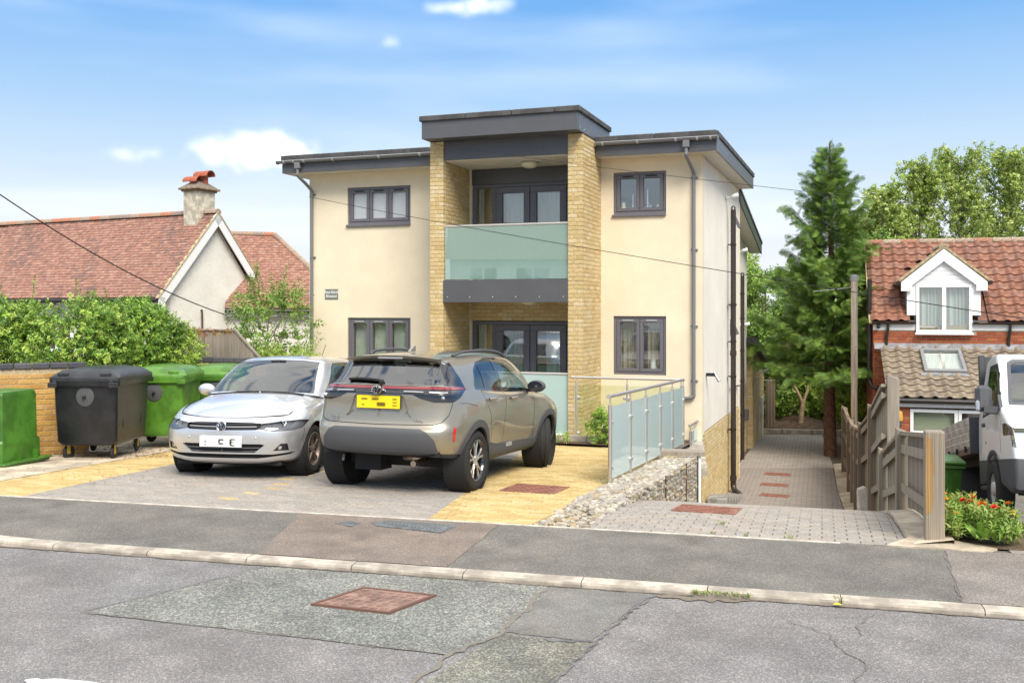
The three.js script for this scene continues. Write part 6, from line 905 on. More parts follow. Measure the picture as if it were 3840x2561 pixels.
// ---- tiled roofs
function tileField(pieces, o, u, v, n, U, Vv, w, gauge, len, th, k, keep, tiltA = 0.06, kf) {
  const uu = V(...u), vv = V(...v), nn = V(...n), rows = Math.floor(Vv / gauge), colsN = Math.ceil(U / w) + 1;
  for (let r = 0; r < rows; r++) for (let c = 0; c < colsN; c++) {
    const a = (c + (r & 1 ? 0.0 : 0.5)) * w, b = r * gauge + len / 2; if (a > U || (keep && !keep(a, b))) continue;
    const p = V(...o).addScaledVector(uu, a).addScaledVector(vv, b).addScaledVector(nn, 0.014 + rr(-0.002, 0.003)), q = new THREE.Matrix4().makeBasis(uu, nn, uu.clone().cross(nn)), m = q.multiply(new THREE.Matrix4().makeRotationX(tiltA + rr(-0.012, 0.012))); m.setPosition(p);
    pieces.push({ g: piece(w - 0.004, th, len, 0.003, Math.floor(rnd() * 4)), m, k: kf ? kf(a, b) : Math.floor(rnd() * k) });
  }
}
{
  const an = 27 * Math.PI / 180, X0 = -9.03, Z0 = 25, H = thing('bungalow', 'cream roughcast bungalow with a red plain-tiled roof and chimney at the left', 'house', [X0, 0, -Z0], -an), half = 2.05, ey = 2.28, ry = 4.62, Lh = 11;
  mesh('front_wall', slab(rect(-Lh, -0.06, -0.4, ey), 0.24, [-7.4, -4.3].map((x) => rect(x - 0.88, x + 0.88, 0.84, 2.08).reverse())).translate(0, 0, -0.5), K.roughcast, H); mesh('end_wall', bx(-Lh, -Lh + 0.2, -0.4, ey, -2 * half + 0.5, -0.5), K.roughcast, H); mesh('room_floor', bx(-Lh + 0.2, -0.26, -0.4, -0.2, -2 * half + 0.5, -0.5), K.floor_room, H);
  mesh('gable_wall', slab([[0.28, -0.4], [2 * half - 0.28, -0.4], [2 * half - 0.28, ey], [half, ry - 0.18], [0.28, ey]], 0.2).rotateY(Math.PI / 2).translate(-0.26, 0, 0), K.roughcast, H); mesh('rear_wall', bx(-Lh, -0.06, -0.4, ey, -2 * half + 0.26, -2 * half + 0.5), K.roughcast, H);
  const rise = ry - ey, sl = Math.hypot(rise, half + 0.06), vd = [0, rise / sl, -(half + 0.06) / sl], nd = [0, (half + 0.06) / sl, rise / sl];
  const rp = (s) => slab([[0.06 * 1, 0], [-half, rise], [-half, rise - 0.1], [0.06, -0.1]].map(([z, y]) => [z, y]), Lh).rotateY(-Math.PI / 2);
  const f = mesh('front_roof', quadStrip((a, b) => [lerp(-Lh, 0.12, a), ey + vd[1] * sl * b - 0.004, 0.06 + vd[2] * sl * b], 2, 2), K.plain_tile[3], H); mesh('back_roof', quadStrip((a, b) => [lerp(-Lh, 0.12, a), ey + vd[1] * sl * b, -2 * half - 0.06 - vd[2] * sl * b], 2, 2), K.plain_tile[3], H);
  const ps = [], streak = (a, b) => { const q = fbm(a * 1.1 + b * 0.9, b * 0.5 + 7, 4096, 4096, 3, 71); return q > 0.60 && rnd() < 0.6 ? (rnd() < 0.7 ? 5 : 6) : rnd() < 0.04 ? 5 : Math.floor(rnd() * 5); };
  tileField(ps, [-Lh + 0.06, ey, 0.06], [1, 0, 0], vd, nd, Lh - 0.02, sl, 0.166, 0.1, 0.15, 0.022, 7, (a, b) => a < Lh + 0.02 && a > 2.5, -0.12, (a, b) => streak(a, b)); emit(ps, H, 'tile', K.plain_tile);
  for (let i = 0; i < 27; i++) mesh('ridge_tile', welded(N(new THREE.CylinderGeometry(0.12, 0.12, 0.4, 12, 1, false, 0, Math.PI).rotateZ(Math.PI / 2).rotateX(0).rotateY(0)), 0.6).rotateX(-Math.PI / 2 * 0).translate(0.12 - 0.205 - i * 0.41, ry - 0.015, -half), pick(K.ridge), H);
  // bargeboards, verge, gutter
  const bb = (s) => { const g = slab([[0, -0.24], [sl + 0.02, -0.24], [sl + 0.02, -0.02], [0, -0.02]], 0.03); const M4 = new THREE.Matrix4().makeBasis(V(0, vd[1], s * vd[2]), V(0, nd[1], s * nd[2]), V(1, 0, 0)); orient(g, M4); return g.translate(0.09, ey, s > 0 ? 0.06 : -2 * half - 0.06); };
  for (const s of [1, -1]) { mesh('bargeboard', bb(s), K.white, H); const vg = box(0.10, 0.035, sl + 0.04); orient(vg, new THREE.Matrix4().makeBasis(V(1, 0, 0), V(0, nd[1], s * nd[2]), V(0, vd[1], s * vd[2]))); vg.translate(0.085, ey + rise / 2 + nd[1] * 0.005, (s > 0 ? 0.06 : -2 * half - 0.06) + s * vd[2] * sl / 2 + s * nd[2] * 0.005); mesh('verge', vg, K.verge, H); }
  mesh('barge_foot', [bx(0.055, 0.12, ey - 0.25, ey + 0.02, -0.16, 0.05)], K.white, H); mesh('fascia', bx(-Lh, 0.05, ey - 0.16, ey - 0.02, -0.02, 0.0), K.white, H); mesh('eaves_soffit', bx(-Lh, 0.05, ey - 0.17, ey - 0.15, -0.26, -0.02), K.white, H);
  const gm = mesh('gutter', rod([-Lh, ey - 0.06, 0.07], [0.1, ey - 0.06, 0.07], 0.06, 12), K.black_pvc, H); for (let i = 0; i < 9; i++) mesh('bracket', bar([-0.6 - i * 1.05, ey - 0.1, 0.04], [-0.7 - i * 1.05, ey - 0.19, 0.01], 0.03, 0.03), K.black_pvc, gm);
  mesh('vent_pipe', [tube([[-0.02, 1.95, -1.55], [0.04, 1.97, -1.52], [0.05, 1.9, -1.52], [0.05, 1.85, -1.52]], 0.026, 8, 10), rod([0.05, 1.9, -1.52], [0.05, -0.3, -1.52], 0.026, 8)], mat(C(0.09, 0.05, 0.035), 0.6), H);
  // windows under the eaves
  for (const x of [-7.4, -4.3]) { const w = mesh('window', [bx(x - 0.9, x + 0.9, 2.03, 2.1, -0.27, -0.2), bx(x - 0.9, x - 0.83, 0.9, 2.03, -0.27, -0.2), bx(x + 0.83, x + 0.9, 0.9, 2.03, -0.27, -0.2), bx(x - 0.3, x - 0.24, 0.9, 2.03, -0.27, -0.2), bx(x + 0.24, x + 0.3, 0.9, 2.03, -0.27, -0.2), bx(x - 0.83, x + 0.83, 0.82, 0.9, -0.27, -0.18), bx(x - 0.83, x + 0.83, 1.62, 1.65, -0.26, -0.21)], K.upvc, H); for (const [a, b] of [[-0.83, -0.3], [-0.24, 0.24], [0.3, 0.83]]) { mesh('pane', bx(x + a, x + b, 0.9, 2.03, -0.252, -0.246), K.glass, w); } }
  // chimney
  const cx = -0.58, cz = -half, ch = mesh('chimney', [bx(cx - 0.26, cx + 0.26, 3.9, 5.22, cz - 0.34, cz + 0.34, 0.02)], K.oldcast, H);
  mesh('chimney_cap', [bx(cx - 0.30, cx + 0.30, 5.20, 5.25, cz - 0.38, cz + 0.38, 0.01), bx(cx - 0.36, cx + 0.36, 5.25, 5.31, cz - 0.44, cz + 0.44, 0.012)], mat(C(0.34, 0.26, 0.17), 0.95, { map: 'blotch', msize: 0.2, bump: 'grainB', bs: 0.01 }), ch);
  mesh('flaunching', new THREE.CylinderGeometry(0.16, 0.5, 0.2, 4, 1).rotateY(Math.PI / 4).scale(0.95, 1, 1.2).translate(cx, 5.40, cz), mat(C(0.30, 0.25, 0.19), 1, { map: 'blotch', msize: 0.15, bump: 'grainB', bs: 0.02 }), ch);
  const pot = (x, z, y, h) => { const q = mesh('chimney_pot', rod([x, y, z], [x, y + h, z], 0.11, 18, 0.105), K.terracotta, ch); mesh('cowl', [new THREE.CylinderGeometry(0.16, 0.16, 0.52, 18, 1, true, 0, Math.PI).rotateZ(Math.PI / 2).translate(x, y + h - 0.03, z), new THREE.CylinderGeometry(0.145, 0.145, 0.52, 18, 1, true, 0, Math.PI).rotateZ(Math.PI / 2).translate(x, y + h - 0.03, z)], K.terracotta, q); };
  pot(cx - 0.04, cz + 0.17, 5.40, 0.10); pot(cx + 0.08, cz - 0.10, 5.40, 0.27);
}
{ // the lower wing behind with a hipped roof
  const H = thing('bungalow_wing', 'rear wing of the bungalow with a hipped red tiled roof beside the block', 'house'); const A = [-7.9, 2.0, -27.1], B = [-4.5, 1.97, -28.0], R1 = [-8.6, 4.22, -29.0], R2 = [-7.09, 4.20, -29.35], Cc = [-4.9, 2.0, -31.5];
  const tri = (a, b, c) => [...a, ...b, ...c]; mesh('roof', fromTris([...tri(A, B, R2), ...tri(A, R2, R1), ...tri(B, Cc, R2)]), K.plain_tile[3], H);
  const u = V(B[0] - A[0], 0, B[2] - A[2]), U = u.length(); u.normalize(); const up = V(R1[0] - A[0], R1[1] - A[1], R1[2] - A[2]), along = up.dot(u), v = up.clone().addScaledVector(u, -along), Vl = v.length(); v.normalize(); const n = u.clone().cross(v).normalize(); const hipA = V(R2[0] - A[0], 0, R2[2] - A[2]).dot(u); const ps = [];
  tileField(ps, A, u.toArray(), v.toArray(), n.toArray(), U, Vl, 0.166, 0.1, 0.15, 0.022, 7, (a, b) => a < lerp(U, hipA, b / Vl) - 0.03 && a > lerp(0, along, b / Vl) * 0 + 0.0, -0.12, () => (rnd() < 0.06 ? 5 : Math.floor(rnd() * 5))); emit(ps, H, 'tile', K.plain_tile, 300);
  for (const [p, q, nn] of [[R1, R2, 5], [R2, B, 12]]) for (let i = 0; i < nn; i++) { const a = p.map((s, k) => lerp(s, q[k], i / nn)), b = p.map((s, k) => lerp(s, q[k], (i + 0.97) / nn)); mesh('ridge_tile', rod(a, b, 0.085, 12), pick(K.ridge), H); }
  mesh('wall', [bar([A[0] - 0.0, 0.75, A[2] - 0.35], [B[0], 0.75, B[2] - 0.35], 0.2, 2.3)], K.roughcast, H); mesh('fascia', bar([A[0], 1.88, A[2] - 0.06], [B[0], 1.85, B[2] - 0.06], 0.04, 0.16), K.white, H); mesh('gutter', rod([A[0], 1.95, A[2] + 0.05], [B[0], 1.92, B[2] + 0.05], 0.055, 10), K.black_pvc, H);
}
// ---------------------------------------------------------------- gabion wall, railings, steps
{
  const gL = (Z) => 0.16 + 0.3685 * (Z - 8.8), gR = (Z) => 0.665 + 0.362 * (Z - 8.72), topY = (Z) => parkY(gR(Z) - 0.2, Z) + lerp(0.0, 0.05, smooth(9, 10.5, Z)), G = thing('gabion_wall', 'gabion wall of pale stones in wire mesh under the glass railing', 'wall');
  const z0 = 8.74, z1 = 14.3, geos = []; for (let k = 0; k < 9; k++) { const R = rng(500 + k), g = new THREE.IcosahedronGeometry(1, k < 5 ? 0 : 1), p = g.attributes.position, mp = new Map(); for (let i = 0; i < p.count; i++) { const q = [p.getX(i), p.getY(i), p.getZ(i)].map((v) => v.toFixed(3)).join(); if (!mp.has(q)) mp.set(q, [0.72 + 0.5 * R(), 0.7 + 0.5 * R(), 0.72 + 0.5 * R()]); const f = mp.get(q); p.setXYZ(i, p.getX(i) * f[0], p.getY(i) * f[1], p.getZ(i) * f[2]); } g.computeVertexNormals(); planarUV(g, k * 0.3, k * 0.7); g.deleteAttribute('uv'); planarUV(g, k * 0.3, k * 0.7); geos.push(N(g)); }
  const ps = [], put = (x, y, z, a, b, c, up) => { const m = new THREE.Matrix4().compose(V(x, y, z), new THREE.Quaternion().setFromEuler(new THREE.Euler(rr(-0.35, 0.35) + (up ? 0 : 0), rr(0, 6.28), rr(-0.35, 0.35))), V(a, b, c)); ps.push({ g: pick(geos), m, k: Math.floor(rnd() * rnd() * 1.0 * 7), size: 1 }); };
  const kk = () => [0, 1, 1, 2, 3, 4, 5, 5, 1, 6, 4][Math.floor(rnd() * 11)];
  for (let Z = z0; Z < z1; Z += 0.058) for (let u = 0.0; u < 1; u += 0.125) { const zz = Z + rr(-0.03, 0.03), uu = Math.min(0.98, u + rr(0, 0.1)), x = lerp(gL(zz), gR(zz), uu); put(x, topY(zz) - 0.028 + rr(-0.012, 0.012), -zz, rr(0.036, 0.072), rr(0.02, 0.034), rr(0.028, 0.046), true); ps.at(-1).k = kk(); }
  for (let Z = z0 + 0.1; Z < z1; Z += 0.075) { const zz = Z, yt = topY(zz), yb = driveY(gR(zz), zz) - 0.05; for (let y = yt - 0.06; y > yb; y -= 0.058) { put(gR(zz) - 0.035 + rr(-0.012, 0.008), y + rr(-0.01, 0.01), -(zz + rr(-0.03, 0.03)), rr(0.03, 0.05), rr(0.028, 0.045), rr(0.038, 0.058)); ps.at(-1).k = kk(); } }
  for (let u = 0; u < 1; u += 0.13) for (let y = topY(z1) - 0.06; y > driveY(2.5, z1); y -= 0.065) { put(lerp(gL(z1), gR(z1), u), y, -z1 + 0.02, rr(0.04, 0.06), rr(0.03, 0.045), rr(0.035, 0.05)); ps.at(-1).k = kk(); }
  for (let k = 0; k < 14; k++) { const Z = rr(8.85, 9.9), u = rr(0.15, 0.9); put(lerp(gL(Z), gR(Z), u), topY(Z) + 0.004, -Z, rr(0.03, 0.055), rr(0.02, 0.035), rr(0.028, 0.045)); ps.at(-1).k = kk(); }
  emit(ps, G, 'stone', K.stone);
  const t = []; const n = 30; for (let i = 0; i < n; i++) { const a = lerp(z0 + 0.03, z1 - 0.02, i / n), b = lerp(z0 + 0.03, z1 - 0.02, (i + 1) / n), f = (Z) => { const l = gL(Z) + 0.0, r = gR(Z) - 0.055, yt = topY(Z) - 0.045, yb = Math.min(driveY(r, Z) - 0.2, yt - 0.05); return [[l, yb, -Z], [l, yt, -Z], [r, yt, -Z], [r, yb, -Z]]; }; const P = f(a), Q = f(b); for (let j = 0; j < 3; j++) t.push(...P[j], ...Q[j], ...Q[j + 1], ...P[j], ...Q[j + 1], ...P[j + 1]); } { const r = z1 - 0.02, P = [[gL(r), -1.2, -r], [gL(r), topY(r) - 0.045, -r], [gR(r) - 0.055, topY(r) - 0.045, -r], [gR(r) - 0.055, -1.2, -r]]; t.push(...P[0], ...P[1], ...P[2], ...P[0], ...P[2], ...P[3]); }
  mesh('core', fromTris(t), K.stone_core, G);
  const wire = []; for (let Z = 9.7; Z < z1; Z += 0.1) { const yb = driveY(gR(Z), Z); wire.push(rod([gR(Z) + 0.012, topY(Z) - 0.005, -Z], [gR(Z) + 0.012, yb, -Z], 0.0022, 4)); wire.push(rod([gR(Z) + 0.012, topY(Z) - 0.002, -Z], [gL(Z), topY(Z) - 0.002, -Z], 0.0022, 4)); } for (let y = 0.0; y < 0.75; y += 0.1) { let prev; for (let Z = 9.7; Z < z1; Z += 0.45) { const q = [gR(Z) + 0.012, topY(Z) - y, -Z]; if (prev && q[1] > driveY(q[0], Z) - 0.05) wire.push(rod(prev, q, 0.0022, 4)); prev = q; } } stuff(mesh('wire_mesh', wire, K.galv, G));
  for (const Z of [12.05, 13.4]) mesh('wire_tie', rod([gR(Z) + 0.016, topY(Z), -Z], [gR(Z) + 0.016, driveY(gR(Z), Z), -Z], 0.009, 6), K.bark, G);
  // timber plank and white board at the far end
  const e = thing('step_edge', 'weathered timber plank on a white board at the far end of the gabion wall', 'step'); mesh('plank', bar([gL(z1) - 0.1, topY(z1) + 0.055, -z1 - 0.15], [gR(z1) + 0.12, topY(z1) + 0.05, -z1 - 0.06], 0.30, 0.06), K.wood_grey[1], e); mesh('board', bx(gR(z1) + 0.02, gR(z1) + 0.055, -0.85, topY(z1) + 0.02, -z1 - 0.1, -z1 + 0.05), K.white, e);
  mesh('landing', slab([blk(-0.05, 2.02), blk(-1.9, 2.02), blk(-1.9, 0.02), blk(0.02, 0.02), blk(0.55, 3.0), blk(0.0, 3.3)], 0.12).rotateX(-Math.PI / 2).translate(0, -0.52, 0), K.concrete, e);
}
function railing(label, pts, yt, yb, glass, name = 'glass_railing') { // pts [X, Z] of the posts
  const t = thing(name, label, 'railing'); const P = pts.map(([X, Z], i) => ({ X, Z, t: Array.isArray(yt) ? lerp(yt[0], yt[1], i / (pts.length - 1)) : yt, b: Array.isArray(yb) ? lerp(yb[0], yb[1], i / (pts.length - 1)) : yb }));
  P.forEach((p, i) => { const big = i === 0 ? 0.024 : 0.021; const m = mesh('post', [rod([p.X, p.b, -p.Z], [p.X, p.t - 0.10, -p.Z], big, 14)], K.steel, t); mesh('post_pin', rod([p.X, p.t - 0.10, -p.Z], [p.X, p.t, -p.Z], 0.008, 8), K.steel, m); });
  const a = P[0], b = P.at(-1), d = V(b.X - a.X, b.t - a.t, -(b.Z - a.Z)).normalize().multiplyScalar(0.06); const hr = mesh('handrail', rod([a.X - d.x, a.t - d.y, -a.Z - d.z], [b.X + d.x, b.t + d.y, -b.Z + d.z], 0.023, 14), K.steel, t); mesh('end_cap', [rod([a.X - d.x * 1.4, a.t - d.y, -a.Z - d.z * 1.4], [a.X - d.x * 0.9, a.t - d.y, -a.Z - d.z * 0.9], 0.026, 12)], K.steel, hr);
  for (let i = 0; i < P.length - 1; i++) { const p = P[i], q = P[i + 1], L = Math.hypot(q.X - p.X, q.Z - p.Z), ux = (q.X - p.X) / L, uz = (q.Z - p.Z) / L, g = 0.035, f = (s, y) => [p.X + ux * s, y, -(p.Z + uz * s)]; const y0 = (s) => lerp(p.b, q.b, s / L) + 0.035, y1 = (s) => lerp(p.t, q.t, s / L) - 0.125, nx = -uz * 0.005, nz = -ux * 0.005; const c = [f(g, y0(g)), f(L - g, y0(L - g)), f(L - g, y1(L - g)), f(g, y1(g))], o = (v, s) => [v[0] + nx * s, v[1], v[2] + nz * s * -1], T3 = []; const F = c.map((v) => o(v, 1)), Bk = c.map((v) => o(v, -1)); const qd = (A, B, C2, D) => T3.push(...A, ...B, ...C2, ...A, ...C2, ...D); qd(F[0], F[1], F[2], F[3]); qd(Bk[3], Bk[2], Bk[1], Bk[0]); for (let k = 0; k < 4; k++) qd(F[k], Bk[k], Bk[(k + 1) % 4], F[(k + 1) % 4]); { const gp = mesh('glass_panel', fromTris(T3), glass, t); if (false) { const fc = c.map((v) => o(v, -1.5)); const gf = []; gf.push(...fc[0], ...fc[1], ...fc[2], ...fc[0], ...fc[2], ...fc[3]); mesh('glass_face', fromTris(gf), K.glass, gp); } }
    for (const [s, fr] of [[0.04, 0.16], [0.04, 0.78], [L - 0.04, 0.16], [L - 0.04, 0.78]]) { const v = f(s, lerp(y0(s), y1(s), fr)); mesh('clamp', box(0.055, 0.055, 0.032, ...v, 0.012), K.steel, t); } }
  return t;
}
railing('frosted glass railing on steel posts running back along the gabion wall', [11.49, 12.46, 13.36, 14.28, 15.17, 16.08].map((Z) => [1.14 + 0.36 * (Z - 11.47), Z]), [1.008, 0.862], [0.0, -0.22], K.frosted_blue);
railing('clear glass railing on steel posts in front of the lower right window', [blk(-1.80, 2.04), blk(-0.92, 2.04), blk(-0.02, 2.04)], [0.86, 0.862], [-0.28, -0.22], K.clear_rail);
railing('short glass stair railing beside the brick plinth', [[3.12, 17.2], [3.52, 18.35]], [-0.02, -0.02], [-1.15, -1.2], K.frosted_blue);
K.step = mat(C(0.33, 0.315, 0.29), 0.92, { map: 'blotch', msize: 0.5, bump: 'grainB', bs: 0.004 });
for (let k = 0; k < 6; k++) { const z = -0.55 - k * 0.42, y = -1.50 - k * 0.075, [X, Z] = blk(0.42, z), o = solo('concrete_step', box(0.36, 0.5, 0.43, -0.2, -0.25, 0, 0.012), K.step, `concrete step beside the brick plinth, number ${['one', 'two', 'three', 'four', 'five', 'six'][k]} from the top`, 'step', 'steps down the side of the block'); o.position.set(X, y, -Z); o.rotation.y = -TH; }
{ // planting bed in front of the terrace
  const q = [blk(-2.6, 2.44), blk(-0.12, 2.44), blk(-0.12, 2.10), blk(-2.6, 2.10)]; sheet('planting_bed', q, (X, Z) => parkY(X, Z) + 0.03 + 0.02 * fbm(X * 9, Z * 9, 4096, 4096, 3, 5), (() => { const m = K.soil.clone(); m.vertexColors = true; return m; })(), scene, { step: 0.12, vary: 0.3, freq: 5 });
  for (let k = 0; k < 5; k++) { const a = blk(-2.6 + k * 0.5, 2.05), b = blk(-2.6 + k * 0.5 + 0.49, 2.05); solo('bed_edging', bar([a[0], parkY(...a) + 0.06, -a[1]], [b[0], parkY(...b) + 0.06, -b[1]], 0.09, 0.16), K.concrete, `grey edging block behind the small planting bed, ${ORD[k]} from the left`, 'edging', 'edging blocks behind the planting bed'); }
  sheet('forecourt_edge', [blk(-9, 2.44), blk(-2.6, 2.44), blk(-2.6, -0.0), blk(-9, -0.0)], (X, Z) => parkY(X, Z) - 0.004, (() => { const m = K.concrete.clone(); m.vertexColors = true; return m; })(), scene, { step: 0.5, vary: 0.1 });
}

// ---------------------------------------------------------------- timber fence along the drive
{
  const fx = (Z) => 3.52 + 0.2905 * (Z - 8.2), gy = (Z) => driveY(fx(Z), Z) + 0.03, an = Math.atan(0.2905), F = (name, label) => thing(name, label, 'fence');
  const low = F('low_fence', 'low weathered timber fence with chunky posts along the drive by the flowers'), tall = F('tall_fence', 'tall weathered timber fence stepping down along the far drive');
  const post = (parent, Z, y0, h, w, m, off = 0, cap = true) => { const g = slab([[-w / 2, 0], [w / 2, 0], [w / 2, h - (cap ? 0.055 : 0)], [-w / 2, h]], w, [], 0.006).translate(0, 0, -w / 2); const p = mesh('post', g, m, parent); p.position.set(fx(Z) + off, y0, -Z); p.rotation.y = -an; return p; };
  const bay = (parent, Za, Zb, ha, hb, rails, woods, capRail) => {
    const A = V(fx(Za), 0, -Za), B = V(fx(Zb), 0, -Zb), L = A.distanceTo(B), nx = V(Math.cos(an), 0, Math.sin(an)); const ta = ha, tb = hb;
    for (let s = 0.05, i = 0; s < L - 0.04; s += 0.092, i++) { const k = s / L, Z = lerp(Za, Zb, k), y0 = gy(Z) + 0.02, y1 = lerp(ta, tb, k) - 0.02; const b = mesh('board', piece(0.1, 1, 0.014, 0.003, i & 3), woods[i % woods.length], parent); b.scale.y = y1 - y0; b.position.set(fx(Z) + nx.x * 0.045, (y0 + y1) / 2, -Z + nx.z * 0.045 * 1); b.rotation.y = Math.PI / 2 - an + 0.1; }
    for (const r of rails) { const ya = lerp(gy(Za), ta, r), yb = lerp(gy(Zb), tb, r); const g = new THREE.CylinderGeometry(0.055, 0.055, L, 3, 1).rotateX(Math.PI / 2).rotateZ(Math.PI / 2 + 0.0); g.rotateY(-an); const sh = new THREE.Matrix4().makeShear(0, 0, 0, 0, 0, 0); const p = g.attributes.position, d = B.clone().sub(A).normalize(); for (let i = 0; i < p.count; i++) { const s = V(p.getX(i), 0, p.getZ(i)).dot(d) / L + 0.5; p.setY(i, p.getY(i) + lerp(ya, yb, s)); } g.computeVertexNormals(); const m = mesh('arris_rail', planarUV(g.toNonIndexed()), woods[1], parent); m.geometry.computeVertexNormals(); m.position.set((A.x + B.x) / 2 - 0.0, 0, (A.z + B.z) / 2); }
    if (capRail) mesh('cap_rail', bar([A.x, ta + 0.0, A.z], [B.x, tb + 0.0, B.z], 0.07, 0.04), woods[0], parent);
  };
  const lowP = [[8.2, 1.0], [10.6, 0.93], [12.9, 0.90]];
  const pf = post(low, 8.2, 0.03, 0.985, 0.15, K.wood[1], 0, false); mesh('split_face', slab([[-0.074, 0.30], [-0.03, 0.32], [-0.012, 0.46], [-0.02, 0.60], [-0.006, 0.66], [-0.016, 0.80], [-0.028, 0.93], [-0.074, 0.955]], 0.003).translate(0, 0, 0.074), K.wood_fresh, pf); mesh('top_cut', bx(-0.066, 0.066, 0.984, 0.989, -0.066, 0.066), K.wood_grey[1], pf);
  lowP.slice(1).forEach(([Z, h], i) => post(low, Z, gy(Z) - 0.05, h, 0.15, K.wood[i]));
  for (let i = 0; i < 2; i++) bay(low, lowP[i][0] + 0.06, lowP[i + 1][0] - 0.06, (i ? gy(lowP[i][0]) : 0.07) + lowP[i][1] - 0.1, gy(lowP[i + 1][0]) + lowP[i + 1][1] - 0.1, [0.30, 0.80], K.wood, true);
  const tallP = [[12.98, 1.80, 0.15], [14.9, 1.68, 0.15], [17.3, 1.62, 0.15], [18.7, 1.6, 0.14], [19.9, 1.6, 0.14], [21.3, 1.6, 0.14], [23.9, 1.6, 0.14]];
  tallP.forEach(([Z, h, w], i) => post(tall, Z, gy(Z) - 0.08, h + (i ? 0.08 : 0.1), w, i ? K.wood_brown[i % 3] : K.wood_grey[1], i ? 0 : 0.12));
  for (let i = 0; i < tallP.length - 1; i++) bay(tall, tallP[i][0], tallP[i + 1][0], gy(tallP[i][0]) + tallP[i][1] - 0.12, gy(tallP[i + 1][0]) + tallP[i + 1][1] - 0.06, [0.22, 0.60, 0.92], i ? K.wood_brown : K.wood, true);
  const cp = solo('concrete_spur', slab([[-0.06, 0], [0.06, 0], [0.06, 0.47], [0.03, 0.5], [-0.06, 0.46]], 0.11, [], 0.008), K.edging, 'short pale concrete post against the tall fence', 'post'); cp.position.set(4.95, -0.98, -13.95);
  // fence on the left beyond the brick extension
  const lf = F('panel_fence', 'short run of brown timber boards beyond the side of the block'); for (let k = 0; k < 3; k++) { const [X, Z] = blk(-0.12 + 0.06 * k, -13.9 - k * 0.42); const b = mesh('board', box(0.08, 1.7 - k * 0.06, 0.34, 0, 0.85, 0, 0.01), K.wood_brown[k], lf); b.position.set(X, -1.95, -Z); b.rotation.y = -TH; }
}
// single-storey brick extension at the back
{
  const E = thing('brick_extension', 'low yellow brick extension with a dark sloping roof edge beyond the block', 'building', [OB[0], 0, -OB[1]], -TH), ps = []; const x1 = -0.2, zf = -10.4, zb = -13.6;
  mesh('core', [slab([[-zf, -2.2], [-zb, -2.2], [-zb, 0.35], [-zf, 1.0]], 3).rotateY(Math.PI / 2).translate(x1 - 3.01, 0, 0)], K.mortar, E);
  const top = (z) => lerp(1.0, 0.35, (z - zf) / (zb - zf)); const face = V(1, 0, 0); for (let y = -2.1, r = 0; y < 0.9; y += 0.075, r++) for (let z = zf - (r & 1 ? 0.11 : 0); z > zb; z -= 0.225) { const a = Math.min(z, zf), b = Math.max(z - 0.215, zb); if (a - b < 0.04 || y + 0.07 > top(b)) continue; if (y < -0.1 && a < -11.2 && a > -12.0) continue; ps.push({ g: piece(0.1, 0.065, a - b, 0.004, Math.floor(rnd() * 4)), m: new THREE.Matrix4().setPosition(x1 - 0.05, y + 0.0375, (a + b) / 2), k: Math.floor(rnd() * 5), face }); }
  for (let y = -2.1, r = 0; y < 0.9; y += 0.075, r++) for (let x = -0.34; x < x1 - 0.03; x += 0.225) ps.push({ g: piece(Math.min(0.215, x1 - x), 0.065, 0.1, 0.004, 1), m: new THREE.Matrix4().setPosition(x + Math.min(0.215, x1 - x) / 2, y + 0.0375, zf - 0.045), k: Math.floor(rnd() * 5), face: V(0, 0, 1) });
  emit(ps, E, 'brick', K.yb); mesh('doorway', bx(x1 - 0.12, x1 - 0.095, -2.1, -0.1, -12.0, -11.2), K.brown_pipe, E);
  mesh('roof_edge', slab([[-zf - 0.2, 0.98], [-zb + 0.35, 0.22], [-zb + 0.35, 0.42], [-zf - 0.2, 1.2]], 3.4).rotateY(Math.PI / 2).translate(x1 - 3.25, 0, 0), K.membrane, E); mesh('verge_board', slab([[-zf - 0.2, 0.93], [-zb + 0.36, 0.17], [-zb + 0.36, 0.36], [-zf - 0.2, 1.12]], 0.03).rotateY(Math.PI / 2).translate(x1 + 0.152, 0, 0), K.green_fascia, E);
  mesh('meter_box', box(0.08, 0.55, 0.3, x1 + 0.04, -0.95, -12.6, 0.01), K.white, E); mesh('pipe', rod([x1 + 0.04, -1.95, -12.6], [x1 + 0.04, -1.2, -12.6], 0.02, 8), K.white, E); mesh('letter_box', box(0.14, 0.3, 0.26, -0.28, -0.9, -9.4, 0.01), K.plastic, E);
}
wallSpot(-0.2, 0.1, -12.3, 'white wall spotlight on the low brick extension');

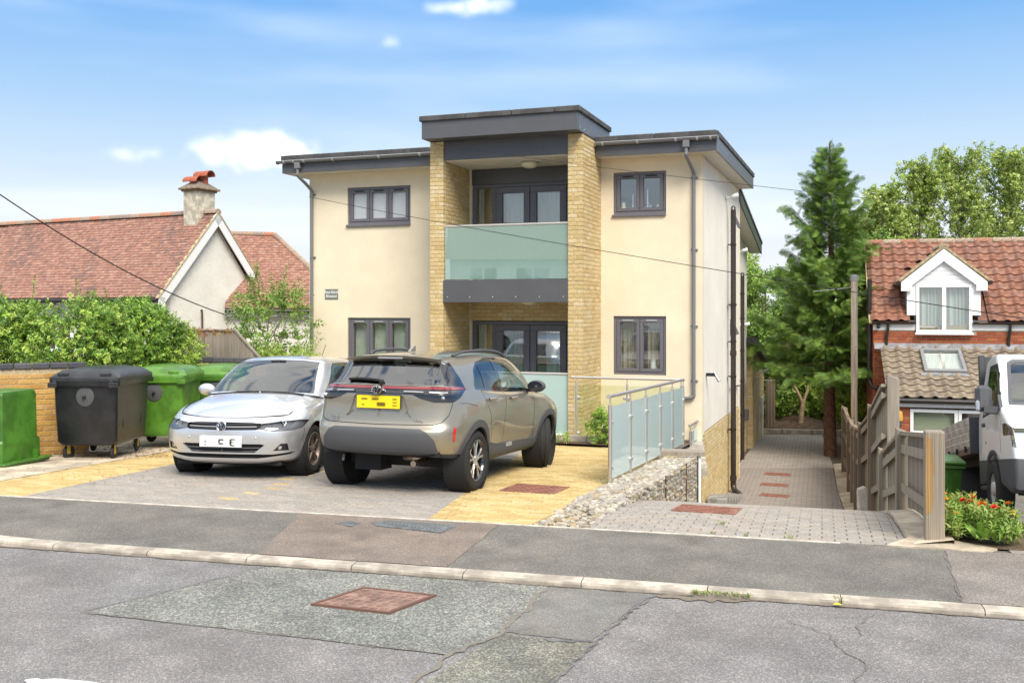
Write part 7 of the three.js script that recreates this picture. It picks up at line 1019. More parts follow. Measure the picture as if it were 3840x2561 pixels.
// ---------------------------------------------------------------- neighbour's house on the right
{
  const an = 17 * Math.PI / 180, H = thing('brick_house', 'red brick house with clay tiled roof and white dormer on the right', 'house', [9.0, 0, -24.5], -an), W = 7, gy = -2.3, ey = 1.70, ry = 3.80, dp = 2.4;
  const ps = []; mesh('core', [bx(0.006, W, gy, 1.6, -4.6, -0.012)], K.mortar_red, H);
  brickRun(ps, 0, W, 1.0, 1.5, { skip: (x, y) => x > 0.98 && x < 2.26 && y > 1.38 }); brickRun(ps, 0, 0.3, -2.2, 1.0);
  for (let y = -2.2, r = 0; y < 1.55; y += 0.075, r++) for (let z = -(r & 1 ? 0.11 : 0); z > -4.5; z -= 0.225) ps.push({ g: piece(0.1, 0.065, 0.215, 0.004, r & 3), m: new THREE.Matrix4().setPosition(0.05, y + 0.0375, Math.min(-0.11, z) - 0.0), k: Math.floor(rnd() * 5), face: V(-1, 0, 0), far: 20 });
  // lean-to front wall
  const zl = 2.45; mesh('leanto_core', [bx(0.226, 0.62, gy, -0.1, 0, zl - 0.012), bx(0.62, W, gy, -2.0, zl - 0.2, zl - 0.012)], K.mortar_red, H); brickRun(ps, 0.22, 0.64, -2.2, -0.1, { z: zl });
  emit(ps, H, 'brick', K.rb);
  // gable triangle on the left side
  mesh('gable', slab([[0, 1.5], [4.6, 1.5], [2.3, 3.6]], 0.1).rotateY(Math.PI / 2).translate(0.01, 0, 0), K.rb[1], H);
  // roman tile
  const rt = (w, len) => { const t = [], n = 10, prof = (u) => 0.045 * Math.max(0, Math.sin(u * Math.PI * 2 - 0.6)) ** 1.2 + 0.012; for (let i = 0; i < n; i++) { const a = i / n, b = (i + 1) / n, xa = (a - 0.5) * w, xb = (b - 0.5) * w, ya = prof(a), yb = prof(b), z0 = len / 2, z1 = -len / 2, lift = 0.03; t.push(xa, ya + lift, z0, xb, yb + lift, z0, xb, yb, z1, xa, ya + lift, z0, xb, yb, z1, xa, ya, z1); t.push(xa, ya + lift - 0.022, z0, xb, yb + lift - 0.022, z0, xb, yb + lift, z0, xa, ya + lift - 0.022, z0, xb, yb + lift, z0, xa, ya + lift, z0); } return welded(fromTris(t), 0.75); };
  const romans = (mats, x0, x1, z0, y0, z1, y1, w, gauge, keep, parent) => { const g = rt(w * 1.02, gauge * 1.12), sl = Math.hypot(z1 - z0, y1 - y0), vd = V(0, (y1 - y0) / sl, (z1 - z0) / sl), nd = V(0, -(z1 - z0) / sl, (y1 - y0) / sl), rows = Math.round(sl / gauge), gg = sl / rows; for (let r = 0; r < rows; r++) for (let x = x0; x < x1; x += w) { const p = V(x + w / 2, y0, z0).addScaledVector(vd, (r + 0.5) * gg).addScaledVector(nd, 0.004); if (keep && !keep(p.x, p.y)) continue; const m = new THREE.Mesh(g, pick(mats)); m.name = 'tile'; m.castShadow = m.receiveShadow = true; m.quaternion.setFromRotationMatrix(new THREE.Matrix4().makeBasis(V(1, 0, 0), nd, vd.clone().negate())); m.position.copy(p).addScaledVector(nd, rr(-0.002, 0.004)); m.rotation.z += rr(-0.006, 0.006); parent.add(m); } };
  const rq = (xa, xb, b0) => quadStrip((a, b) => { const k = lerp(b0, 1, b); return [lerp(xa, xb, a), lerp(ey, ry, k) - 0.03, lerp(0.16, -dp, k)]; }, 2, 2); const rf = mesh('main_roof', [rq(-0.06, 0.84, 0), rq(0.84, 2.38, 0.44), rq(2.38, W, 0)], K.roman_tile[4], H); mesh('back_roof', quadStrip((a, b) => [lerp(-0.06, W, a), lerp(ry, ey, b) - 0.03, lerp(-dp, -2 * dp - 0.16, b)], 2, 2), K.roman_tile[4], H);
  romans(K.roman_tile, -0.05, 5.6, 0.16, ey, -dp, ry, 0.295, 0.30, (x, y) => { const d = Math.abs(x - 1.61); return !(y < 2.70 && d < 0.88) && !(y >= 2.60 && y < 3.45 && d < 1.18 * (3.52 - y)); }, H);
  for (let i = 0; i < 14; i++) mesh('ridge_tile', N(new THREE.CylinderGeometry(0.11, 0.11, 0.44, 10, 1, false, 0, Math.PI).rotateZ(Math.PI / 2)).translate(0.16 + i * 0.45, ry - 0.03, -dp), pick(K.ridge_old), H);
  mesh('verge', [orient(box(0.07, 0.05, 3.3), new THREE.Matrix4().makeBasis(V(1, 0, 0), V(0, 0.77, 0.635), V(0, -0.635, 0.77))).translate(-0.07, (ey + ry) / 2 - 0.05, -dp / 2 + 0.08)], K.verge, H);
  mesh('fascia', bx(0, 0.98, 1.48, 1.66, -0.01, 0.02), K.white, H); mesh('fascia', bx(2.26, W, 1.48, 1.66, -0.01, 0.02), K.white, H); mesh('gutter', rod([-0.02, 1.68, 0.09], [0.97, 1.68, 0.09], 0.055, 10), K.black_pvc, H); mesh('gutter', rod([2.27, 1.68, 0.09], [W, 1.68, 0.09], 0.055, 10), K.black_pvc, H);
  for (const x of [0.34, 3.08]) mesh('downpipe', [rod([x, 1.66, 0.08], [x, 1.5, 0.08], 0.034, 10), tube([[x, 1.52, 0.08], [x - 0.02, 1.35, 0.06], [x - 0.03, 1.2, 0.05], [x - 0.03, 1.02, 0.07]], 0.034, 10, 14)], K.black_pvc, H);
  mesh('soil_pipe', [rod([-0.08, 2.75, -0.12], [-0.08, 0.35, -0.12], 0.055, 12), tube([[-0.08, 0.38, -0.12], [-0.08, 0.2, -0.12], [-0.02, 0.08, -0.05], [0.1, 0.02, 0.02]], 0.055, 12, 14)], K.black_pvc, H);
  // dormer
  const D = mesh('dormer', slab([[0.78, 1.85], [1.0, 1.85], [1.0, 2.60], [2.24, 2.60], [2.24, 1.85], [2.44, 1.85], [2.44, 2.62], [0.78, 2.62]], 0.05), K.upvc, H);
  for (let i = 0; i < 5; i++) { const y0 = 2.62 + i * 0.105, w0 = 0.86 - (y0 - 2.62) * 1.15, w1 = 0.86 - (y0 + 0.1 - 2.62) * 1.15; if (w1 > 0.02) mesh('cladding_board', slab([[1.61 - w0, y0], [1.61 + w0, y0], [1.61 + w1, y0 + 0.1], [1.61 - w1, y0 + 0.1]], 0.03, [], 0.004).translate(0, 0, 0.02), K.upvc, D); }
  for (const s of [-1, 1]) { const g = slab([[0, 3.47], [s * 0.97, 2.66], [s * 0.97, 2.44], [s * 0.72, 2.44], [s * 0.72, 2.58], [0, 3.16]], 0.04, [], 0.006).translate(1.61, 0, 0.10); mesh('bargeboard', g, K.upvc, D); mesh('verge', bar([1.61, 3.53, 0.08], [1.61 + s * 1.02, 2.70, 0.08], 0.14, 0.06), K.verge, D); mesh('roof_slope', quadStrip((a, b) => [1.61 + s * lerp(0, 1.03, a), lerp(3.52, 2.68, a), lerp(0.12, -2.0 + a * 1.3, b)], 4, 4), K.moss_tile[0], D); mesh('gutter', rod([1.61 + s * 1.04, 2.64, 0.14], [1.61 + s * 1.04, 2.64, -0.9], 0.05, 10), K.black_pvc, D); mesh('cheek', [bx(1.61 + s * 0.80 - 0.03, 1.61 + s * 0.80 + 0.03, 1.8, 2.64, -1.0, 0.0)], K.lead, D); }
  mesh('ridge_cap', N(new THREE.CylinderGeometry(0.11, 0.11, 1.6, 10, 1, false, 0, Math.PI).rotateZ(Math.PI / 2).rotateY(Math.PI / 2)).translate(1.61, 3.5, -0.65), K.verge, D);
  function upvcWindow(x0, x1, y0, y1, z, split, parent, back, name = 'window') { const f = 0.07, w = mesh(name, [bx(x0, x1, y1 - f, y1, z - 0.05, z + 0.02, 0.005), bx(x0, x1, y0, y0 + f, z - 0.05, z + 0.02, 0.005), bx(x0, x0 + f, y0 + f, y1 - f, z - 0.05, z + 0.02, 0.005), bx(x1 - f, x1, y0 + f, y1 - f, z - 0.05, z + 0.02, 0.005), ...split.map((x) => bx(x - 0.045, x + 0.045, y0 + f, y1 - f, z - 0.05, z + 0.025, 0.005))], K.upvc, parent); const xs = [x0 + f, ...split.flatMap((x) => [x - 0.045, x + 0.045]), x1 - f]; for (let i = 0; i < xs.length; i += 2) mesh('pane', bx(xs[i], xs[i + 1], y0 + f, y1 - f, z - 0.03, z - 0.024), K.glass, w); return w; }
  const dw = upvcWindow(0.99, 2.25, 1.42, 2.60, 0.06, [1.62], D, 0); mesh('sill', bx(0.96, 2.28, 1.37, 1.42, 0.0, 0.14, 0.01), K.upvc, dw); mesh('room_dark', bx(0.99, 2.25, 1.42, 2.6, -0.5, -0.46), K.dark_room, D);
  for (const [a, b, l] of [[1.03, 1.58, 'left'], [1.66, 2.22, 'right']]) { const g = quadStrip((u, v) => [lerp(a, b, u), lerp(1.45, 2.56, v), -0.10 + 0.035 * Math.sin(u * 34 + 1.5 * Math.sin(u * 11))], 60, 4), o = solo('curtain', welded(g, 0.3), K.net, `white net curtain in the ${l} half of the dormer window`, 'curtain'); o.position.copy(H.position); o.rotation.y = -an; }
  // lean-to roof with skylight
  romans(K.moss_tile, 0.16, 5.6, zl + 0.1, 0.02, 0.06, 1.05, 0.295, 0.30, (x, y) => !(x > 1.02 && x < 1.98 && y > 0.46 && y < 0.97), H); mesh('leanto_roof', quadStrip((a, b) => [lerp(0.16, W, a), lerp(0.02, 1.05, b) - 0.03, lerp(zl + 0.1, 0.06, b)], 2, 2), K.moss_tile[4], H);
  mesh('flashing', [quadStrip((a, b) => [lerp(0.02, W, a), lerp(1.16, 1.02, b), lerp(0.012, 0.2, b)], 12, 3)], K.lead, H);
  { const sl = Math.hypot(1.03, zl + 0.04), v = V(0, 1.03 / sl, -(zl + 0.04) / sl), n = V(0, (zl + 0.04) / sl, 1.03 / sl), S = new THREE.Group(); S.name = 'skylight'; H.add(S); S.position.set(1.5, 0.72, 0.85); S.quaternion.setFromRotationMatrix(new THREE.Matrix4().makeBasis(V(1, 0, 0), n, v.clone().negate())); const w = 0.46, h = 0.60; mesh('frame', [bx(-w, w, 0.02, 0.12, -h, -h + 0.08, 0.01), bx(-w, w, 0.02, 0.11, h - 0.1, h, 0.01), bx(-w, -w + 0.08, 0.02, 0.115, -h + 0.08, h - 0.1, 0.008), bx(w - 0.08, w, 0.02, 0.115, -h + 0.08, h - 0.1, 0.008)], mat(C(0.22, 0.225, 0.23), 0.4), S); mesh('pane', bx(-w + 0.08, w - 0.08, 0.08, 0.086, -h + 0.08, h - 0.1), K.glass, S); mesh('room_lining', bx(-w + 0.08, w - 0.08, 0.0, 0.01, -h + 0.08, h - 0.1), mat(C(0.72, 0.70, 0.66), 0.9), S); mesh('sash_line', bx(-0.02, 0.02, 0.03, 0.05, -h + 0.1, h - 0.12), mat(C(0.5, 0.42, 0.33), 0.8), S); mesh('flashing', bx(-w - 0.08, w + 0.08, 0.035, 0.05, h, h + 0.14, 0.004), K.lead, S); }
  mesh('leanto_gutter', rod([0.1, -0.03, zl + 0.16], [W, -0.03, zl + 0.16], 0.06, 10), K.black_pvc, H); mesh('leanto_fascia', bx(0.16, W, -0.17, -0.03, zl + 0.06, zl + 0.09), K.upvc, H);
  const lw = upvcWindow(0.64, 1.62, -0.78, -0.22, zl, [], H); const l2 = upvcWindow(1.63, 2.9, -0.78, -0.22, zl, [], H); upvcWindow(0.64, 1.62, -2.0, -0.78, zl, [], H); upvcWindow(1.63, 2.9, -2.0, -0.78, zl, [], H); mesh('front_panel', bx(2.9, W, -2.0, -0.17, zl - 0.1, zl), K.upvc, H);
  const bl = solo('window_blind', bx(-0.42, 0.42, -1.2, 0, 0, 0.006), mat(C(0.50, 0.50, 0.36), 0.9), 'pale green blind in the lean-to window of the brick house', 'blind'); { const c = Math.cos(an), s = Math.sin(an), lx = 1.13, lz = zl - 0.12; bl.position.set(9 + lx * c - lz * s, -0.26, -(24.5 - lx * s - lz * c)); bl.rotation.y = -an; }
  const b2 = solo('window_blind', bx(-0.5, 0.5, -0.5, 0, 0, 0.006), mat(C(0.22, 0.13, 0.13), 0.9), 'dark red blind in the lean-to window behind the truck', 'blind'); { const c = Math.cos(an), s = Math.sin(an), lx = 2.25, lz = zl - 0.12; b2.position.set(9 + lx * c - lz * s, -0.26, -(24.5 - lx * s - lz * c)); b2.rotation.y = -an; }
  const wl = thing('wall_lantern', 'small yellow lantern on the red brick beside the lean-to window', 'wall light', [9 + 0.42 * Math.cos(an) - 2.5 * Math.sin(an), -0.42, -(24.5 - 0.42 * Math.sin(an) - 2.5 * Math.cos(an))], -an); mesh('shade', lathe([[0, 0.16], [0.06, 0.14], [0.07, -0.06], [0.05, -0.08], [0, -0.08]], 12), mat(C(0.55, 0.32, 0.06), 0.4), wl); mesh('lamp_base', box(0.09, 0.1, 0.09, 0, -0.13, 0, 0.01), K.plastic, wl);
  const wc = thing('wall_camera', 'tiny dark camera under the gutter of the brick house', 'camera', [9 + 0.12 * Math.cos(an) - 0.08 * Math.sin(an), 1.56, -(24.5 - 0.12 * Math.sin(an) - 0.08 * Math.cos(an))], -an); mesh('dome', place(new THREE.SphereGeometry(0.045, 12, 8), [0, 0, 0.02]), K.black, wc); mesh('base', box(0.1, 0.03, 0.08, 0, 0.05, 0), K.black, wc);
}
{ const X = 7.66, Z = 22, t = thing('flue_pipe', 'tall stainless steel flue with a slatted cowl left of the brick house', 'flue'); mesh('pipe', rod([X, -1.9, -Z], [X, 2.62, -Z], 0.072, 20), K.flue, t); for (const y of [-0.5, 0.45, 1.15, 1.6]) mesh('band', rod([X, y, -Z], [X, y + 0.025, -Z], 0.077, 20), K.flue, t); for (let k = 0; k < 4; k++) mesh('cowl_ring', rod([X, 2.64 + k * 0.035, -Z], [X, 2.655 + k * 0.035, -Z], 0.095, 20), K.galv, t); mesh('cowl_core', rod([X, 2.62, -Z], [X, 2.77, -Z], 0.06, 12), K.galv, t); mesh('stay', tube([[X - 0.06, 2.5, -Z], [X - 0.5, 2.44, -Z + 0.1], [X - 0.95, 2.40, -Z + 0.1]], 0.005, 5, 12), K.galv, t); }

// neighbour's drive and front garden
sheet('neighbour_drive', [stXZ(3.2, -0.025), stXZ(13, -0.025), [24, 22], [9, 26], [8.0, 22.5], [3.6, 9]], (X, Z) => driveY(X, Z) - 0.01, K.path, scene, { step: 0.5, vary: 0.14, seed: 61 });
for (let k = 0; k < 9; k++) { const s0 = 4.05 + k * 0.24, [X0, Z0] = stXZ(s0, 0.02), [X1, Z1] = stXZ(s0 + 0.225, 0.02); solo('border_block', bar([X0, 0.075, -Z0], [X1, 0.075, -Z1], 0.11, 0.06), pick(K.pd), `brown paving block edging the neighbouring drive, ${ORD[k]} from the fence`, 'paving block', 'blocks edging the neighbouring drive'); }
{ const g = sheet('flower_bed', [[3.62, 7.99], [4.45, 7.79], [4.6, 8.2], [4.3, 9.0], [3.72, 8.9]], (X, Z) => driveY(X, Z) + 0.006, (() => { const m = K.soil.clone(); m.vertexColors = true; m.color.setRGB(0.24, 0.16, 0.09); return m; })(), scene, { step: 0.12, vary: 0.3, freq: 5 }); }
bin2('wheelie_bin', 'green wheelie bin between the fence and the white truck', 6.22, 14.3, -0.25);
function bin2(name, label, X, Z, turn) { const t = thing(name, label, 'bin', [X, driveY(X, Z), -Z], turn); const T3 = [], lv = [[.20, .24, .05], [.25, .30, .80], [.29, .34, .81], [.29, .34, .85]], cor = ([a, b]) => [[a, b], [-a, b], [-a, -b], [a, -b]]; for (let k = 0; k < lv.length - 1; k++) { const p = cor(lv[k]), q = cor(lv[k + 1]); for (let i = 0; i < 4; i++) { const j = (i + 1) % 4; T3.push(p[i][0], lv[k][2], p[i][1], p[j][0], lv[k][2], p[j][1], q[j][0], lv[k + 1][2], q[j][1], p[i][0], lv[k][2], p[i][1], q[j][0], lv[k + 1][2], q[j][1], q[i][0], lv[k + 1][2], q[i][1]); } } mesh('body', fromTris(T3), K.bin_green2, t); mesh('lid', [box(.60, .06, .72, 0, .885, 0, .02)], K.bin_green2, t); for (const s of [-1, 1]) mesh('wheel', rod([s * .22, .1, -.25], [s * .28, .1, -.25], .1, 16), K.rubber, t); mesh('handle', rod([-.2, .85, -.40], [.2, .85, -.40], .018, 8), K.bin_green2, t); return t; }

// ---------------------------------------------------------------- white dropside truck
{
  const X0 = 7.20, Z0 = 12.45, t = thing('dropside_truck', 'white dropside truck with aluminium bed parked on the right', 'truck', [X0, driveY(X0, Z0) + 0.04, -Z0], -15 * Math.PI / 180); t.rotation.order = 'YXZ'; t.rotation.x = -0.19;
  const P = [[-.92, .42], [-.46, .42], ...Array.from({ length: 15 }, (_, i) => { const a = Math.PI - 0.2 - i / 14 * (Math.PI - 0.4); return [0.43 * Math.cos(a), .36 + 0.43 * Math.sin(a)]; }), [.46, .40], [.80, .30], [.98, .34], [1.02, .5], [1.02, .72], [.98, .92], [.90, 1.10], [.74, 1.24], [.50, 1.36], [.36, 1.46], [.10, 1.80], [-.06, 2.0], [-.16, 2.10], [-.32, 2.17], [-.62, 2.20], [-.84, 2.17], [-.92, 2.08]];
  const g = slab(P, 1.98, [], 0.05).translate(0, 0, -0.99).rotateY(-Math.PI / 2); const p = g.attributes.position; welded(g, 0.55); const nn = g.attributes.normal; let tr = []; for (let i = 0; i < p.count; i += 3) tr.push([0, 1, 2].map((k) => [p.getX(i + k), p.getY(i + k), p.getZ(i + k), nn.getX(i + k), nn.getY(i + k), nn.getZ(i + k)]));
  let q, rest = []; for (const [a, b] of [[-9, .6], [.6, 1.0], [1.0, 1.3], [1.3, 1.6], [1.6, 1.9], [1.9, 9]]) { [q, tr] = cut(tr, pSide, [[-5, a], [5, a], [5, b], [-5, b]]); rest.push(...q); } tr = rest; for (const f of tr) f.forEach((v, i) => { f[i] = [v[0] * (1 - 0.17 * Math.max(0, v[1] - 1.25) - 0.10 * Math.max(0, v[2] - 0.55)), ...v.slice(1)]; });
  const sd = (f) => Math.abs(f[0][3]) > 0.6, fr = (f) => f[0][5] > 0.25; const tk = (proj, poly, w) => { [q, tr] = cut(tr, proj, poly, w); return q; };
  const sg = tk(pSide, [[.34, 1.40], [.26, 1.52], [.02, 1.83], [-.12, 1.97], [-.55, 2.0], [-.58, 1.36]], sd), gm = tk(pSide, [[.42, 1.36], [.28, 1.55], [.03, 1.87], [-.13, 2.02], [-.60, 2.04], [-.63, 1.32]], sd), ws = tk(pFront, [[-.80, 1.46], [.80, 1.46], [.72, 1.98], [.66, 2.03], [-.66, 2.03], [-.72, 1.98]], fr), wb = tk(pFront, [[-.86, 1.41], [.86, 1.41], [.76, 2.03], [.68, 2.08], [-.68, 2.08], [-.76, 2.03]], fr);
  const ob1 = (v) => [Math.abs(v[0]) - 0.8 * (v[2] - 0.95), v[1]]; const hl = tk(ob1, [[.66, .86], [.92, .84], [1.25, 1.02], [1.27, 1.16], [1.12, 1.15], [.78, 1.02]], (f) => f[0][2] > 0.55 && f[0][1] > 0.8); const gl = tk(pFront, [[-.6, .78], [.6, .78], [.62, 1.02], [-.62, 1.02]], fr);
  const low = tk(pSide, [[-1, .2], [1.3, .2], [1.3, .70], [.55, .72], [-1, .76]], (f) => true); const ring = tk(pSide, disc(0, .36, .50, 40), sd);
  const gap = []; for (const s of [...strip([[-.66, 2.06], [-.66, 1.3], [-.66, .78]], 0.012), ...strip([[.44, 1.36], [.50, 1.2], [.47, .80]], 0.012)]) gap.push(...tk(pSide, s, sd));
  mesh('cab', skin(tr), K.van_white, t); mesh('side_window', skin(shift(sg.filter((f) => f[0][0] > 0), -0.004)), K.car_glass, t); mesh('side_window', skin(shift(sg.filter((f) => f[0][0] < 0), -0.004)), K.car_glass, t); mesh('window_trim', skin(gm), K.matt_black, t); mesh('windscreen', skin(shift(ws, -0.004)), K.car_glass, t); mesh('screen_border', skin(wb), mat(C(0.10, 0.10, 0.105), 0.3), t);
  for (const s of [-1, 1]) { const h = mesh('headlight', skin(hl.filter((f) => f[0][0] * s > 0)), K.lamp_glass, t); mesh('lamp_housing', skin(shift(hl.filter((f) => f[0][0] * s > 0), -0.04)), K.chrome, h); }
  mesh('grille', skin(shift(gl, -0.02)), K.matt_black, t); mesh('lower_cladding', skin(shift(low, 0.004)), K.plastic, t); mesh('arch_trim', skin(shift(ring, 0.012)), K.plastic, t); mesh('panel_gap', skin(shift(gap, -0.006)), K.matt_black, t);
  for (const s of [-1, 1]) { const m = mesh('door_mirror', [box(0.20, 0.34, 0.13, s * 1.13, 1.50, .30, 0.05)], K.plastic, t); mesh('mirror_arm', [bar([s * 1.12, 1.36, .30], [s * .92, 1.34, .36], 0.16, 0.09), slab([[.22, 1.30], [.50, 1.30], [.36, 1.55]], 0.04).rotateY(-Math.PI / 2).translate(s * .955 + 0.02, 0, 0)], K.plastic, m); mesh('indicator', box(0.05, 0.14, 0.06, s * 1.21, 1.40, .35, 0.02), K.lamp_inside, m); mesh('door_handle', [box(.03, .05, .13, s * 0.995, 1.22, -.50, 0.012)], K.plastic, t); mesh('fuel_cap', place(new THREE.SphereGeometry(0.03, 10, 8), [s * .985, .98, -.40], [0, 0, 0], [0.3, 1, 1]), K.black, t); mesh('sill_step', box(.12, .07, .55, s * .93, .38, -.62, 0.02), K.plastic, t); mesh('side_skirt', box(.04, .2, .4, s * .93, .52, -.68, 0.01), K.van_white, t);
    mesh('mudguard', [quadStrip((u, v) => { const a = lerp(-0.2, 2.6, u); return [s * lerp(.55, 1.0, v), .36 + 0.45 * Math.sin(a), -3.2 + 0.45 * Math.cos(a)]; }, 14, 2), quadStrip((u, v) => [s * lerp(.55, 1.0, v), lerp(.30, .85, u), -2.72], 2, 2)], K.plastic, t); }
  mesh('beacon', place(lathe([[0, .06], [.06, .05], [.08, 0], [0, 0]], 16), [0, 2.2, -.45]), K.upvc, t); mesh('wiper', tube([[-.6, 1.43, .46], [0, 1.46, .43], [.5, 1.47, .41]], 0.012, 6, 12), K.matt_black, t);
  mesh('dashboard', [box(1.7, .2, .35, 0, 1.22, .35, .05), bx(-.85, .85, .5, 1.1, -.88, -.82), bx(-.85, .85, .5, .55, -.85, .5), bx(-.82, .82, 1.1, 2.0, -.89, -.86)], K.cabin, t); for (const x of [-.45, .45]) mesh('seat', [box(.5, .16, .5, x, .95, -.3, .05), box(.5, .7, .14, x, 1.3, -.58, .05), box(.28, .2, .1, x, 1.72, -.62, .04)], mat(C(0.30, 0.27, 0.14), 0.9), t);
  // chassis and bed
  mesh('chassis', [bx(-.45, -.35, .55, .72, -4.2, -.9), bx(.35, .45, .55, .72, -4.2, -.9), bx(-.9, .9, .72, .86, -4.25, -1.05), bx(-.42, .42, .4, .55, -3.0, -2.4)], K.matt_black, t);
  mesh('bed_floor', bx(-1.06, 1.06, .86, .95, -4.3, -1.06), mat(C(0.20, 0.12, 0.10), 0.7), t); mesh('headboard', [bx(-1.07, 1.07, .86, 1.38, -1.10, -1.05, .006), bx(-.84, .84, 1.38, 2.24, -1.09, -1.06), bx(-.92, -.84, 1.38, 2.26, -1.11, -1.04, .01), bx(.84, .92, 1.38, 2.26, -1.11, -1.04, .01)], mat(C(0.045, 0.048, 0.05), 0.5), t);
  K.alu = mat(C(0.62, 0.61, 0.61), 0.35, { metal: 0.4, map: 'blotch', msize: 0.5 });
  for (const s of [-1, 1]) { for (let k = 0; k < 4; k++) mesh('dropside_slat', bx(s * 1.06 - .012, s * 1.06 + .012, .955 + k * .108, .955 + k * .108 + .1, -4.28, -1.11, .006), K.alu, t); for (let k = 0; k < 5; k++) mesh('hook', box(.03, .09, .03, s * 1.085, .93, -1.35 - k * .7, .004), K.matt_black, t); mesh('corner_post', bx(s * 1.06 - .03, s * 1.06 + .03, .86, 1.40, -4.34, -4.28, .006), K.alu, t); } mesh('tailboard', bx(-1.03, 1.03, .955, 1.39, -4.33, -4.30), K.alu, t);
  for (const s of [-1, 1]) { const ws = (z, x) => { const w = new THREE.Group(); w.name = 'wheel'; t.add(w); w.position.set(s * x, .36, z); w.rotation.y = s < 0 ? Math.PI : 0; const ax = (g) => g.rotateZ(-Math.PI / 2); mesh('tyre', welded(N(ax(lathe([[.20, -.1], [.33, -.105], [.35, -.09], [.36, -.07], [.36, .07], [.35, .09], [.33, .105], [.21, .10], [.20, .08]], 40))), .7), K.rubber, w); const rim = slab(disc(0, 0, .205, 36), .01, Array.from({ length: 10 }, (_, i) => disc(.165 * Math.cos(i * .628), .165 * Math.sin(i * .628), .018, 12).reverse())).rotateY(Math.PI / 2).translate(.03, 0, 0); mesh('rim', [rim, ax(lathe([[.215, .1], [.205, .09], [.20, .03], [.20, -.08]], 36))], K.truck_rim || (K.truck_rim = mat(C(0.50, 0.49, 0.48), 0.4)), w); mesh('hub_cap', ax(lathe([[0, .11], [.07, .105], [.09, .09], [.10, .03]], 28)), K.truck_rim, w); mesh('drum', ax(lathe([[0, .0], [.2, .0]], 24)), mat(C(0.10, 0.045, 0.03), 0.9), w); }; ws(0, .91); ws(-3.2, .88); ws(-3.2, .66); }
  mesh('arch_liner', [bx(-.8, .8, .5, .84, -.5, .9), bx(-.6, .6, .3, .84, -.5, .5)], K.matt_black, t);
}
// ---------------------------------------------------------------- plants
function leafTris(T3, p, dir, up, L, W, fold = 0.25) { // one folded leaf
  const d = dir.clone().normalize(), s = d.clone().cross(up).normalize(), n = s.clone().cross(d).normalize(), q = (a, b, c) => p.clone().addScaledVector(d, a * L).addScaledVector(s, b * W).addScaledVector(n, c * W), A = q(0, 0, 0), M1 = q(0.45, 0.5, fold), M2 = q(0.45, -0.5, fold), E = q(1, 0, -fold * 0.6), Cn = q(0.5, 0, 0);
  for (const t of [[A, M1, Cn], [M1, E, Cn], [A, Cn, M2], [M2, Cn, E]]) for (const v of t) T3.push(v.x, v.y, v.z);
}
const rv = (R) => V(R() * 2 - 1, R() * 2 - 1, R() * 2 - 1).normalize();
function twig(seed, n, len, L, W, droop = 0, spread = 0.9) { // a short shoot with leaves along it
  const R = rng(seed), T3 = []; for (let i = 0; i < n; i++) { const k = (i + 0.5) / n, p = V((R() - 0.5) * 0.1 * len, k * len, (R() - 0.5) * 0.1 * len), a = i * 2.4 + R(), d = V(Math.cos(a) * spread, 0.55 + 0.5 * (R() - 0.5) - droop, Math.sin(a) * spread).add(rv(R).multiplyScalar(0.35)); leafTris(T3, p, d, V(0, 1, 0).add(rv(R).multiplyScalar(0.4)), L * (0.7 + 0.6 * R()), W * (0.7 + 0.6 * R())); }
  const g = fromTris(T3); return g;
}
function instanced(name, geo, material, list, parent, colors) { // list of {p, d, s, roll}
  const im = new THREE.InstancedMesh(geo, material, list.length), m = new THREE.Matrix4(), q = new THREE.Quaternion(), q2 = new THREE.Quaternion(), up = V(0, 1, 0); const c = new THREE.Color();
  list.forEach((e, i) => { if (e.n) { const x = e.d.clone().cross(e.n).normalize(), z = x.clone().cross(e.d).normalize(); q.setFromRotationMatrix(m.makeBasis(x, e.d, z)); } else { q.setFromUnitVectors(up, e.d); q2.setFromAxisAngle(up, e.roll); q.multiply(q2); } m.compose(e.p, q, V(e.s, e.s, e.s)); im.setMatrixAt(i, m); const k = colors[Math.floor(rnd() * colors.length)], v = rr(0.85, 1.15); c.setRGB(k[0] * v, k[1] * v, k[2] * v); im.setColorAt(i, c); });
  im.name = name; im.castShadow = im.receiveShadow = true; parent.add(im); return stuff(im);
}
const leafMat = () => mat(C(1, 1, 1), 0.5, { phys: true, transmission: 0.22, thickness: 0 });
K.leaf = leafMat();
const GREEN = { hedge: [[0.17, 0.31, 0.035], [0.24, 0.40, 0.045], [0.11, 0.22, 0.03], [0.32, 0.48, 0.06], [0.40, 0.52, 0.09]], sapling: [[0.22, 0.36, 0.06], [0.28, 0.42, 0.07], [0.17, 0.28, 0.05]], spruce: [[0.12, 0.225, 0.028], [0.16, 0.28, 0.035], [0.09, 0.175, 0.025], [0.22, 0.34, 0.045]], poplar: [[0.31, 0.41, 0.075], [0.38, 0.48, 0.10], [0.24, 0.34, 0.06], [0.48, 0.56, 0.18]], wood: [[0.17, 0.30, 0.04], [0.23, 0.37, 0.05], [0.13, 0.235, 0.033], [0.29, 0.43, 0.06]], lime: [[0.33, 0.46, 0.065], [0.38, 0.52, 0.085], [0.27, 0.40, 0.055]] };
